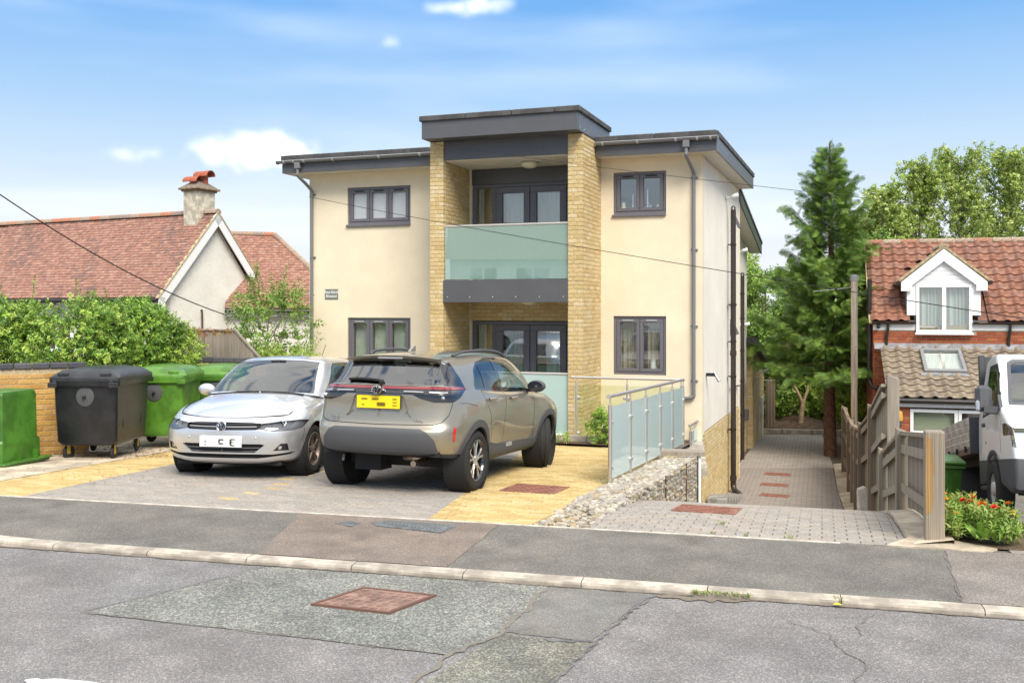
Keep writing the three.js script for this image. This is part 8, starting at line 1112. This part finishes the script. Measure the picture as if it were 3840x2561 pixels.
function limb(pts, r0, r1, seg = 7) { // tapering curved limb
  const c = new THREE.CatmullRomCurve3(pts.map((p) => (p.isVector3 ? p : V(...p)))), n = Math.max(4, pts.length * 3), fr = c.computeFrenetFrames(n, false), P = [], T3 = []; for (let i = 0; i <= n; i++) { const q = c.getPointAt(i / n), r = lerp(r0, r1, i / n), ring = []; for (let j = 0; j < seg; j++) { const a = j / seg * 6.2832; ring.push(q.clone().addScaledVector(fr.normals[i], Math.cos(a) * r).addScaledVector(fr.binormals[i], Math.sin(a) * r)); } P.push(ring); }
  for (let i = 0; i < n; i++) for (let j = 0; j < seg; j++) { const k = (j + 1) % seg; for (const v of [P[i][j], P[i][k], P[i + 1][k], P[i][j], P[i + 1][k], P[i + 1][j]]) T3.push(v.x, v.y, v.z); } return welded(fromTris(T3), 0.2);
}
// broad-leaved tree or bush: clumps on limbs inside an uneven crown
function broadleaf(name, label, cat, base, h, crown, o) {
  const { r = [1, 1, 1], clumps = 30, per = 40, leaf = 0.06, tw = 0.2, cols = GREEN.wood, trunk = 0.08, bark = K.bark_grey, seed = 1, up = 0.25, lift = 0.5, group, clumpR = 0.34, shoots = 0, twigN = 9, aspect = 0.55 } = o, R = rng(seed), t = thing(name, label, cat, [0, 0, 0], 0, group), B = V(...base), Cn = V(...crown); const limbs = [limb([B, B.clone().lerp(Cn, 0.5).add(V((R() - 0.5) * 0.1, 0, (R() - 0.5) * 0.1)), Cn.clone().add(V(0, r[1] * lift, 0))], trunk, trunk * 0.25)], list = [];
  for (let k = 0; k < clumps; k++) { let d = rv(R); const rad = 0.35 + 0.65 * Math.cbrt(R()), c = V(Cn.x + d.x * r[0] * rad, Cn.y + d.y * r[1] * rad, Cn.z + d.z * r[2] * rad); const from = B.clone().lerp(Cn, 0.35 + 0.55 * R()); if (k % 2 === 0) limbs.push(limb([from, from.clone().lerp(c, 0.5).add(V(0, 0.08 * r[1], 0)), c], trunk * 0.35, trunk * 0.06, 5)); const cr2 = clumpR * (0.6 + 0.8 * R());
    for (let i = 0; i < per; i++) { const e = rv(R), p = c.clone().add(V(e.x * cr2 * Math.cbrt(R()), e.y * cr2 * 0.8 * Math.cbrt(R()), e.z * cr2 * Math.cbrt(R()))), dir = e.clone().multiplyScalar(0.8).add(p.clone().sub(Cn).normalize().multiplyScalar(0.5)).add(V(0, up, 0)).normalize(); list.push({ p, d: dir, s: 0.7 + 0.6 * R(), roll: R() * 6.28 }); } }
  for (let k = 0; k < shoots; k++) { const a = R() * 6.28, q = V(Cn.x + Math.cos(a) * r[0] * 0.8 * R(), Cn.y + r[1] * 0.75, Cn.z + Math.sin(a) * r[2] * 0.8), e = V((R() - 0.5) * 0.5, 1, (R() - 0.5) * 0.3).normalize(), L = (0.25 + 0.4 * R()) * r[1]; limbs.push(limb([q, q.clone().addScaledVector(e, L)], 0.006, 0.002, 4)); for (let i = 0; i < 7; i++) list.push({ p: q.clone().addScaledVector(e, L * i / 6.5), d: e.clone().add(rv(R).multiplyScalar(0.5)).normalize(), s: 0.75, roll: R() * 6.28 }); }
  mesh('trunk', limbs, bark, t); instanced('crown', twig(seed + 5, twigN, tw, leaf, leaf * aspect), K.leaf, list, t, cols); return t;
}
// shrubs over the left wall
const SG = 'shrubs over the left wall';
broadleaf('garden_shrub', 'dense bright green shrub over the orange wall at the left edge', 'shrub', [-8.5, -0.2, -15.7], 2, [-8.5, 1.35, -15.6], { r: [1.15, 0.78, 0.6], clumps: 64, per: 44, leaf: 0.058, tw: 0.11, cols: GREEN.hedge, trunk: 0.04, seed: 101, clumpR: 0.24, shoots: 8, group: SG });
broadleaf('garden_shrub', 'dense bright green shrub spilling over the wall behind the black bin', 'shrub', [-7.0, -0.2, -15.6], 2, [-7.0, 1.42, -15.5], { r: [1.0, 0.80, 0.55], clumps: 60, per: 44, leaf: 0.058, tw: 0.11, cols: GREEN.hedge, trunk: 0.04, seed: 102, clumpR: 0.24, shoots: 2, group: SG });
broadleaf('garden_shrub', 'darker green shrub between the black bin and the board fence', 'shrub', [-6.5, -0.2, -17.2], 2, [-6.55, 1.45, -17.0], { r: [0.78, 0.66, 0.5], clumps: 50, per: 44, leaf: 0.058, tw: 0.11, cols: GREEN.hedge.slice(0, 4), trunk: 0.04, seed: 103, clumpR: 0.24, shoots: 3, group: SG });
broadleaf('garden_shrub', 'yellow-green shrub leaning against the left end of the board fence', 'shrub', [-6.0, -0.2, -17.6], 2, [-6.0, 1.2, -17.5], { r: [0.42, 0.42, 0.3], clumps: 14, per: 34, leaf: 0.055, tw: 0.15, cols: GREEN.lime, trunk: 0.03, seed: 104, clumpR: 0.2, shoots: 2, group: SG });
broadleaf('sapling', 'airy young tree with small leaves against the bungalow gable', 'tree', [-4.95, -0.2, -20.0], 3, [-4.95, 1.65, -20.0], { r: [0.72, 0.92, 0.45], clumps: 34, per: 20, leaf: 0.075, tw: 0.22, cols: GREEN.sapling, trunk: 0.03, seed: 105, clumpR: 0.2, shoots: 9, twigN: 8, aspect: 0.42 });
broadleaf('garden_shrub', 'low lime-green bush between the back wall and the left corner of the block', 'shrub', [-4.45, -0.3, -19.4], 1, [-4.45, 0.92, -19.4], { r: [0.55, 0.32, 0.35], clumps: 20, per: 34, leaf: 0.05, tw: 0.14, cols: GREEN.lime, trunk: 0.03, seed: 106, clumpR: 0.18, group: SG });

// the tall spruce by the drive
{
  const X = 8.56, Z = 26.5, y0 = -1.98, H = 8.45, t = thing('spruce_tree', 'tall dark green spruce with a bare reddish trunk beside the drive', 'tree', [X, 0, -Z]), R = rng(301), limbs = [], list = [];
  mesh('trunk', limb([[0.02, y0, 0], [0, y0 + 2.5, 0], [0.04, y0 + 5, 0.02], [0, y0 + H, 0]], 0.175, 0.02, 14), K.bark, t);
  for (let y = 0.35; y < y0 + H - 0.12; y += 0.15) { const k = Math.max(0, (y - 0.4) / (y0 + H - 0.4)), rad = (1.9 * Math.pow(1 - k, 0.86) + 0.05) * (0.8 + 0.4 * R()), n = k > 0.85 ? 4 : 5, a0 = R() * 6.28;
    for (let i = 0; i < n; i++) { const a = a0 + i / n * 6.28 + (R() - 0.5) * 0.9, L = rad * (0.5 + 0.68 * R()), rise = lerp(-0.15, 0.7, k) + 0.3 * (R() - 0.5), c = Math.cos(a), s = Math.sin(a), pts = [V(0, y, 0), V(c * L * 0.5, y + L * rise * 0.3 - 0.02, s * L * 0.5), V(c * L, y + L * rise + 0.16 * L, s * L)]; if (L > 0.3) limbs.push(limb(pts, 0.016 * (1.2 - k), 0.004, 4)); const m = Math.max(5, Math.round(L * 20));
      for (let j = 0; j < m; j++) { const f = 0.14 + 0.86 * (j + R()) / m, p = f < 0.5 ? pts[0].clone().lerp(pts[1], f * 2) : pts[1].clone().lerp(pts[2], f * 2 - 1), sd = (R() - 0.5) * 2, off = L * 0.22 * sd * (1.1 - f); p.add(V(-s * off, -0.5 * Math.abs(off) - 0.04 * R(), c * off)); for (let e = 0; e < 2; e++) { const d = V(c * 0.7 - s * (R() - 0.5) * 1.8, -0.35 + 0.5 * k + 0.9 * (R() - 0.45), s * 0.7 + c * (R() - 0.5) * 1.8).normalize(); list.push({ p: p.clone(), d, n: rv(R).add(V(0, 0.5, 0)), s: 0.45 + 0.5 * R(), roll: 0 }); } } } }
  for (let j = 0; j < 10; j++) list.push({ p: V(0, y0 + H - 0.05 - j * 0.07, 0), d: V((R() - 0.5) * 1.5, 0.9, (R() - 0.5) * 1.5).normalize(), s: 0.45, roll: R() * 6 });
  mesh('branches', limbs, K.bark, t); const T3 = [], RR = rng(77), needle = (p, d, L) => leafTris(T3, p, d, V(0, 0.2, 1), L, 0.013, 0.15);
  const shoot = (o, d, L, n, nl) => { for (let i = 0; i < n; i++) { const f = i / n, p = o.clone().addScaledVector(d, L * f), sd = i & 1 ? 1 : -1; needle(p, V(d.x * 0.7 + sd * d.y * 0.8, d.y * 0.7 - sd * d.x * 0.8, 0.5 * (RR() - 0.4)), nl * (1.1 - 0.4 * f)); } };
  shoot(V(0, 0, 0), V(0, 1, 0), 0.40, 26, 0.055); for (let k = 0; k < 5; k++) for (const sd of [-1, 1]) shoot(V(0, 0.05 + k * 0.065, 0), V(sd * 0.75, 0.66, -0.12), 0.17 - k * 0.022, 10, 0.045);
  instanced('crown', fromTris(T3), K.leaf, list, t, GREEN.spruce);
}
// poplars behind the brick house
function poplar(label, X, Z, top, rad, seed) {
  const R = rng(seed), t = thing('poplar_tree', label, 'tree', [X, 0, -Z], 0, 'poplars behind the brick house'), limbs = [limb([[0, -2, 0], [0.1, 1, 0], [0, top * 0.6, 0.1], [0, top - 0.3, 0]], 0.16, 0.015, 8)], list = [];
  for (let k = 0; k < 46; k++) { const y = lerp(1.2, top - 0.7, (k + R() * 0.5) / 46), a = R() * 6.28, L = rad * (0.7 + 0.5 * R()) * (y < top * 0.4 ? 1 : lerp(1, 0.45, (y - top * 0.4) / (top * 0.6))), c = Math.cos(a), s = Math.sin(a), pts = [V(0, y, 0), V(c * L * 0.55, y + L * 0.5, s * L * 0.55), V(c * L, y + L * (1.15 + 0.4 * R()), s * L)]; if (pts[2].y > top) pts[2].y = top - 0.2 * R(); limbs.push(limb(pts, 0.035, 0.006, 5)); for (let j = 0; j < 7; j++) { const f = 0.3 + 0.7 * j / 6, q = f < 0.5 ? pts[0].clone().lerp(pts[1], f * 2) : pts[1].clone().lerp(pts[2], f * 2 - 1); for (let i = 0; i < 8; i++) list.push({ p: q.clone().add(rv(R).multiplyScalar(0.33 * Math.cbrt(R()))), d: rv(R).add(V(0, 0.5, 0)).normalize(), s: 0.75 + 0.6 * R(), roll: R() * 6.28 }); } }
  mesh('trunk', limbs, K.bark_grey, t); instanced('crown', twig(seed, 7, 0.24, 0.095, 0.085, 0.15), K.leaf, list, t, GREEN.poplar); return t;
}
poplar('pale green poplar just right of the spruce, behind the house roof', 15.4, 41, 7.2, 1.1, 401); poplar('slender second poplar behind the dormer of the brick house', 17.4, 42, 8.2, 1.25, 402); poplar('broad pale poplar behind the middle of the brick house roof', 19.4, 42.5, 8.9, 1.5, 403); poplar('pale poplar at the right edge above the brick house roof', 21.6, 43, 8.7, 1.6, 404); poplar('short pale poplar low between spruce and second poplar', 16.3, 45, 6.2, 1.3, 405);
// trees and bushes closing the end of the drive
const WG = 'trees at the end of the drive';
for (const [n, l, b, c, r, cl, per, cols, s] of [
  ['woodland_tree', 'far pale green tree just beyond the rear corner of the block', [9.6, -1.8, -44], [9.6, 2.4, -44], [1.5, 2.4, 1.2], 40, 46, GREEN.lime, 501],
  ['woodland_tree', 'dense green tree left of the spruce, beyond the end of the drive', [9.5, -1.8, -36.5], [9.4, 1.6, -36.5], [1.5, 2.2, 1.2], 50, 50, GREEN.wood, 502],
  ['woodland_tree', 'dark green tree behind the spruce trunk', [11.4, -1.8, -36], [11.4, 1.6, -36], [1.6, 2.4, 1.2], 50, 50, GREEN.wood, 503],
  ['woodland_tree', 'green tree between the spruce and the brick house', [13.2, -1.8, -35.5], [13.2, 1.8, -35.5], [1.6, 2.6, 1.2], 46, 48, GREEN.wood, 504],
  ['woodland_tree', 'mid green tree closing the gap beside the rear corner of the block', [8.9, -1.8, -39.5], [8.7, 1.2, -39.5], [1.6, 2.0, 1.2], 46, 48, GREEN.wood, 509],
  ['woodland_tree', 'dark green tree low behind the spruce and the flue', [12.3, -1.8, -39], [12.3, 0.8, -39], [2.0, 2.2, 1.2], 46, 48, GREEN.wood, 510],
  ['woodland_bush', 'mid green bush at the left end of the drive', [8.55, -1.8, -33.2], [8.6, -0.5, -33.2], [0.9, 1.2, 0.7], 34, 46, GREEN.wood, 505],
  ['woodland_bush', 'dark bush behind the pruned stems at the end of the drive', [10.1, -1.8, -33.4], [10.1, -0.5, -33.4], [1.1, 1.2, 0.7], 34, 46, GREEN.lime, 506],
  ['woodland_bush', 'bright green bush to the right of the spruce trunk', [10.1, -1.9, -28.4], [10.0, -0.45, -28.4], [0.75, 0.85, 0.6], 26, 40, GREEN.lime, 507],
  ['woodland_bush', 'green bush behind the tall fence near the flue', [11.6, -1.9, -31], [11.6, 0.2, -31], [1.2, 1.6, 0.8], 34, 44, GREEN.wood, 508]]) broadleaf(n, l, n.includes('bush') ? 'bush' : 'tree', b, 4, c, { r, clumps: cl, per, leaf: 0.11, tw: 0.3, cols, trunk: 0.09, seed: s, clumpR: 0.42, twigN: 8, aspect: 0.6, group: WG });
{ // pruned shrub with bare pale stems
  const t = thing('pruned_shrub', 'pruned shrub of bare pale stems at the end of the drive', 'shrub', [9.35, 0, -31.9]); mesh('trunk', [limb([[0, -1.95, 0], [0.05, -1.4, 0], [0.1, -1.0, 0]], 0.09, 0.07), limb([[0.08, -1.1, 0], [-0.1, -0.7, 0.05], [-0.3, -0.3, 0.05], [-0.32, 0.6, 0]], 0.06, 0.02), limb([[0.08, -1.1, 0], [0.22, -0.7, 0], [0.3, -0.1, 0.02], [0.34, 0.25, 0]], 0.05, 0.02), limb([[-0.3, -0.2, 0.05], [-0.5, 0.2, 0.1], [-0.45, 0.7, 0.1]], 0.03, 0.008), limb([[0.28, -0.3, 0], [0.42, 0.0, 0.1], [0.5, 0.2, 0.1]], 0.02, 0.006)], K.bark_pale, t); const R = rng(9), L = []; for (let i = 0; i < 160; i++) L.push({ p: V(-0.4 + 0.3 * (R() - 0.5) * 2, 0.2 + 0.75 * R(), 0.1 + (R() - 0.5) * 0.3), d: rv(R).add(V(0, 0.8, 0)).normalize(), s: 0.8, roll: R() * 6 }); instanced('foliage', twig(4, 7, 0.2, 0.09, 0.03), K.leaf, L, t, [[0.42, 0.38, 0.14], [0.36, 0.36, 0.10], [0.30, 0.34, 0.08]]); }
structure('end_bank', quadStrip((u, v) => [lerp(6.5, 13, u), -1.9 + 0.35 * Math.sin(v * 1.5) + 0.05 * Math.sin(u * 30), -lerp(31.3, 34, v) + u * 0.9], 30, 6), mat(C(0.14, 0.09, 0.055), 1, { map: 'blotch', msize: 0.5, bump: 'grainB', bs: 0.03 }));
{ // little shrub in the planting bed
  const [X, Z] = blk(-1.28, 2.27), y = parkY(X, Z) + 0.03; broadleaf('bed_shrub', 'small glossy evergreen shrub in the bed before the glass railing', 'shrub', [X, y, -Z], 0.5, [X, y + 0.27, -Z], { r: [0.17, 0.26, 0.14], clumps: 22, per: 9, leaf: 0.06, tw: 0.09, cols: GREEN.hedge, trunk: 0.012, seed: 601, clumpR: 0.07, twigN: 6, aspect: 0.5 }); }
for (const [u, l] of [[-2.12, 'left'], [-1.95, 'right']]) { const [X, Z] = blk(u, 2.30), y = parkY(X, Z) + 0.03; broadleaf('bed_weed', `tiny green weed, the ${l} of two in the bed behind the tan car`, 'weed', [X, y, -Z], 0.2, [X, y + 0.08, -Z], { r: [0.06, 0.08, 0.06], clumps: 6, per: 6, leaf: 0.04, tw: 0.06, cols: GREEN.lime, trunk: 0.004, seed: 610 + Math.round(u * 10), clumpR: 0.03, twigN: 4, aspect: 0.4 }); }
// marigolds by the front post
{
  const R = rng(701), bed = (label, x0, z0, n, seed) => { const t = thing('marigold_plant', label, 'flowers', [0, 0, 0], 0, 'flowers by the fence post'), Q = rng(seed), stems = [], list = []; for (let i = 0; i < n; i++) { const x = x0 + (Q() - 0.5) * 0.26, z = z0 + (Q() - 0.5) * 0.26, y = driveY(x, z) + 0.03, h = 0.10 + 0.24 * Q(), e = V((Q() - 0.5) * 0.5, 1, (Q() - 0.5) * 0.5).normalize(), tip = V(x, y, -z).addScaledVector(e, h); stems.push(limb([V(x, y, -z), V(x, y, -z).addScaledVector(e, h * 0.5).add(V(0.02, 0, 0)), tip], 0.0035, 0.0022, 4)); for (let j = 0; j < 10; j++) list.push({ p: V(x, y, -z).addScaledVector(e, h * (0.02 + 0.8 * Q())), d: V((Q() - 0.5) * 1.6, 0.6, (Q() - 0.5) * 1.6).normalize(), s: 0.7 + 0.5 * Q(), roll: Q() * 6 }); if (i % 5 < 2) { const red = i % 13 === 6, col = red ? K.flower_red : i % 3 ? K.flower_orange : K.flower_yellow, F = new THREE.Group(); const T3 = []; for (let k = 0; k < 22; k++) { const a = k * 2.4, el = 0.15 + 1.1 * (k / 22); leafTris(T3, V(0, 0, 0), V(Math.cos(a) * Math.cos(el), Math.sin(el), Math.sin(a) * Math.cos(el)), V(0, 1, 0), 0.034 * (1 - 0.25 * k / 22), 0.026, 0.2); } const m = mesh('flower', fromTris(T3), col, t); m.position.copy(tip); m.rotation.set((Q() - 0.5) * 0.8, 0, (Q() - 0.5) * 0.8); m.scale.setScalar(0.85 + 0.5 * Q()); } } stuff(mesh('stems', stems, mat(C(0.28, 0.26, 0.09), 0.8), t)); instanced('leaves', twig(seed, 10, 0.11, 0.055, 0.014), K.leaf, list, t, [[0.26, 0.40, 0.06], [0.20, 0.33, 0.05], [0.36, 0.42, 0.10]]); return t; };
  K.flower_orange = mat(C(0.80, 0.24, 0.012), 0.7); K.flower_yellow = mat(C(0.86, 0.46, 0.015), 0.7); K.flower_red = mat(C(0.70, 0.03, 0.012), 0.7);
  bed('clump of orange flowers right behind the front fence post', 3.80, 8.45, 30, 711); bed('clump of orange flowers in the middle of the flower bed', 3.97, 8.36, 28, 712); bed('clump of yellow-orange flowers nearest the footpath', 4.08, 8.14, 16, 713); bed('straggly clump with dry stems beside the truck', 3.88, 8.62, 20, 714); bed('low flower clump against the foot of the fence post', 3.78, 8.24, 20, 715);
  for (const [x, z, l, s] of [[3.84, 8.04, 'broad-leaved green plant at the kerb side of the flower bed', 721], [4.0, 7.99, 'broad-leaved green plant at the right end of the flower bed', 722]]) { const y = driveY(x, z) + 0.03, t = thing('leafy_plant', l, 'plant', [x, y, -z]); const Q = rng(s); for (let k = 0; k < 22; k++) { const T3 = [], a = Q() * 6.28, el = 0.25 + 1.0 * Q(); leafTris(T3, V((Q() - 0.5) * 0.12, 0.02 + 0.05 * Q(), (Q() - 0.5) * 0.12), V(Math.cos(a) * Math.cos(el), Math.sin(el), Math.sin(a) * Math.cos(el)), V(0, 1, 0), 0.13 + 0.06 * Q(), 0.045, 0.25); mesh('leaf', fromTris(T3), pick(K.big_leaf || (K.big_leaf = leafy([[0.22, 0.38, 0.05], [0.17, 0.31, 0.04], [0.28, 0.45, 0.07]]))), t); } }
}
// weeds at the kerb and in the paving
function tuft(label, s, tt, n, w, h, seed, yf = () => 0.02) { const Q = rng(seed), T3 = [], t = thing('weed_tuft', label, 'weed'); for (let i = 0; i < n; i++) { const [X, Z] = stXZ(s + (Q() - 0.5) * w, tt + (Q() - 0.5) * 0.07), p = V(X, yf(X, Z), -Z), a = Q() * 6.28; leafTris(T3, p, V(Math.cos(a) * 0.6, 0.8, Math.sin(a) * 0.6), V(0, 1, 0), h * (0.5 + Q()), 0.006, 0.1); } stuff(mesh('blades', fromTris(T3), mat(C(0.22, 0.27, 0.06), 0.7), t)); return t; }
tuft('mossy green weeds along the foot of the kerb', 1.85, -1.47, 260, 0.42, 0.035, 801); tuft('small weed in a kerb joint beside the yellow leaf', 2.65, -1.44, 30, 0.05, 0.05, 802); tuft('small weed growing in the near drive paving', 1.78, 0.55, 26, 0.05, 0.04, 803, driveY); tuft('small weed in the drive paving near the footpath', 1.72, 0.1, 20, 0.04, 0.03, 804, driveY); tuft('small weed in the drive paving, second along the footpath', 2.0, 0.08, 20, 0.04, 0.03, 805, driveY); tuft('small weed in the drive paving, third along the footpath', 2.36, 0.09, 22, 0.04, 0.035, 806, driveY);
{ const T3 = [], [X, Z] = stXZ(2.6, -1.51); leafTris(T3, V(X, 0.025, -Z), V(1, 0.05, 0.2), V(0, 1, 0), 0.07, 0.05, 0.1); solo('fallen_leaf', fromTris(T3), mat(C(0.75, 0.55, 0.02), 0.6), 'single yellow leaf lying in the gutter by the kerb', 'leaf'); }
{ // leaf litter around the bins
  const Q = rng(900), T3 = []; for (let i = 0; i < 520; i++) { const k = Q() < 0.6, X = k ? lerp(-6.6, -4.9, Q()) : lerp(-8, -3.6, Q()), Z = k ? lerp(13.7, 15.3, Q()) : lerp(11, 15, Q()), a = Q() * 6.28; leafTris(T3, V(X, parkY(X, Z) + 0.012, -Z), V(Math.cos(a), 0.15 * Q(), Math.sin(a)), V(0, 1, 0), k ? 0.05 : 0.03, 0.025, 0.2); } const m = mesh('leaf_litter', fromTris(T3), mat(C(0.22, 0.085, 0.03), 0.9), scene); Object.assign(m.userData, { kind: 'stuff', label: 'dry brown leaf litter scattered around the bins', category: 'litter' }); }
{ // creeper trailing on the board fence
  const R = rng(33), L = []; for (let i = 0; i < 90; i++) { const [a, b] = [rr(-6.5, -5.2), 0], X = a, Z = 18.75 - (a + 6.5) * 0.36; L.push({ p: V(X, 1.62 - 0.12 * R() * R(), -Z + 0.1), d: rv(R).add(V(0, -0.3, 0.4)).normalize(), s: 0.8, roll: R() * 6 }); } const t = thing('creeper', 'reddish creeper trailing along the top of the board fence', 'plant'); instanced('leaves', twig(8, 5, 0.1, 0.05, 0.03), K.leaf, L, t, [[0.36, 0.14, 0.04], [0.30, 0.30, 0.06], [0.42, 0.20, 0.06]]); }

// ---------------------------------------------------------------- overhead cables
function cable(label, a, b, sag, r) { const pts = []; for (let i = 0; i <= 20; i++) { const t = i / 20; pts.push([lerp(a[0], b[0], t), lerp(a[1], b[1], t) - sag * 4 * t * (1 - t), lerp(a[2], b[2], t)]); } return solo('overhead_cable', tube(pts, r, 6, 60), K.matt_black, label, 'cable'); }
const img = (x, y, Z) => [(x - 1175.5) / 2260 * Z, 2.05 - (y - 705) / 2260 * Z, -Z];
cable('thick black cable sloping down across the sky to the bungalow', img(-620, -40, 13), img(520, 724, 22), 0.55, 0.011);
cable('thin cable crossing the front of the apartment block', img(709, 452, 20.55), img(2420, 742, 9), 0.06, 0.0045);
cable('thin upper cable running right from the left pier past the eaves', img(990, 330, 18.5), img(2420, 500, 9), 0.05, 0.003);
// ---------------------------------------------------------------- across the road, behind the camera: mirrored in the glass of the block
{
  const H = thing('opposite_house', 'white rendered house across the road, mirrored in the balcony glass', 'house', [-25, 0, 15], 2.45), W = 11, D = 8, e = 5.0;
  const wins = [[-4.4, -2.2, 3.3, 4.5], [-0.6, 1.6, 3.3, 4.5], [2.6, 4.4, 3.3, 4.5], [-4.4, -1.8, 0.9, 2.2], [1.6, 4.4, 0.9, 2.2]];
  mesh('front_wall', slab(rect(-W / 2, W / 2, -0.1, e), 0.3, [...wins, [-0.6, 0.5, -0.05, 2.1]].map((w) => rect(...w).reverse())).translate(0, 0, -0.3), K.roughcast, H); mesh('side_wall', slab([[0.3, -0.1], [D, -0.1], [D, e], [D / 2, e + 2.6], [0.3, e]], 0.3).rotateY(Math.PI / 2).translate(W / 2 - 0.3, 0, 0), K.roughcast, H); mesh('side_wall', slab([[0.3, -0.1], [D, -0.1], [D, e], [D / 2, e + 2.6], [0.3, e]], 0.3).rotateY(Math.PI / 2).translate(-W / 2, 0, 0), K.roughcast, H); mesh('rear_wall', bx(-W / 2, W / 2, -0.1, e, -D - 0.3, -D), K.roughcast, H);
  for (const s of [1, -1]) mesh('roof', quadStrip((a, b) => [lerp(-W / 2 - 0.3, W / 2 + 0.3, a), lerp(e - 0.1, e + 2.7, b), s > 0 ? lerp(0.4, -D / 2, b) : lerp(-D - 0.4, -D / 2, b)], 2, 2), K.moss_tile[2], H);
  for (const [a, b, c, d] of wins) { const w = mesh('window', [bx(a, b, d - 0.09, d, -0.14, -0.06), bx(a, b, c, c + 0.09, -0.14, -0.06), bx(a, a + 0.09, c, d, -0.141, -0.059), bx(b - 0.09, b, c, d, -0.141, -0.059), bx((a + b) / 2 - 0.05, (a + b) / 2 + 0.05, c, d, -0.139, -0.061)], K.upvc, H); mesh('pane', bx(a + 0.08, b - 0.08, c + 0.08, d - 0.08, -0.11, -0.1), K.glass, w); }
  mesh('door', bx(-0.55, 0.45, -0.05, 2.05, -0.2, -0.12), mat(C(0.12, 0.2, 0.3), 0.4), H); mesh('chimney', bx(-3.2, -2.3, 6.5, 8.6, -D / 2 - 0.4, -D / 2 + 0.4), K.rb[0], H);
  mesh('storey_floor', bx(-W / 2 + 0.3, W / 2 - 0.3, 2.5, 2.7, -D, -0.31), K.floor_room, H);
  const c = scene.children.find((o) => o.name === 'hatchback_car').clone(); c.name = 'hatchback_car_001'; c.userData = { label: 'white hatchback parked across the road, mirrored in the lower door panes', category: 'car' }; c.position.set(-17.5, 0.01, 3.6); c.rotation.set(0, 1.35, 0); c.traverse((o) => { if (o.material === K.silver) o.material = K.van_white; }); scene.add(c); names.set('hatchback_car', 2);
}

scene.updateMatrixWorld(true);
renderer.render(scene, camera);
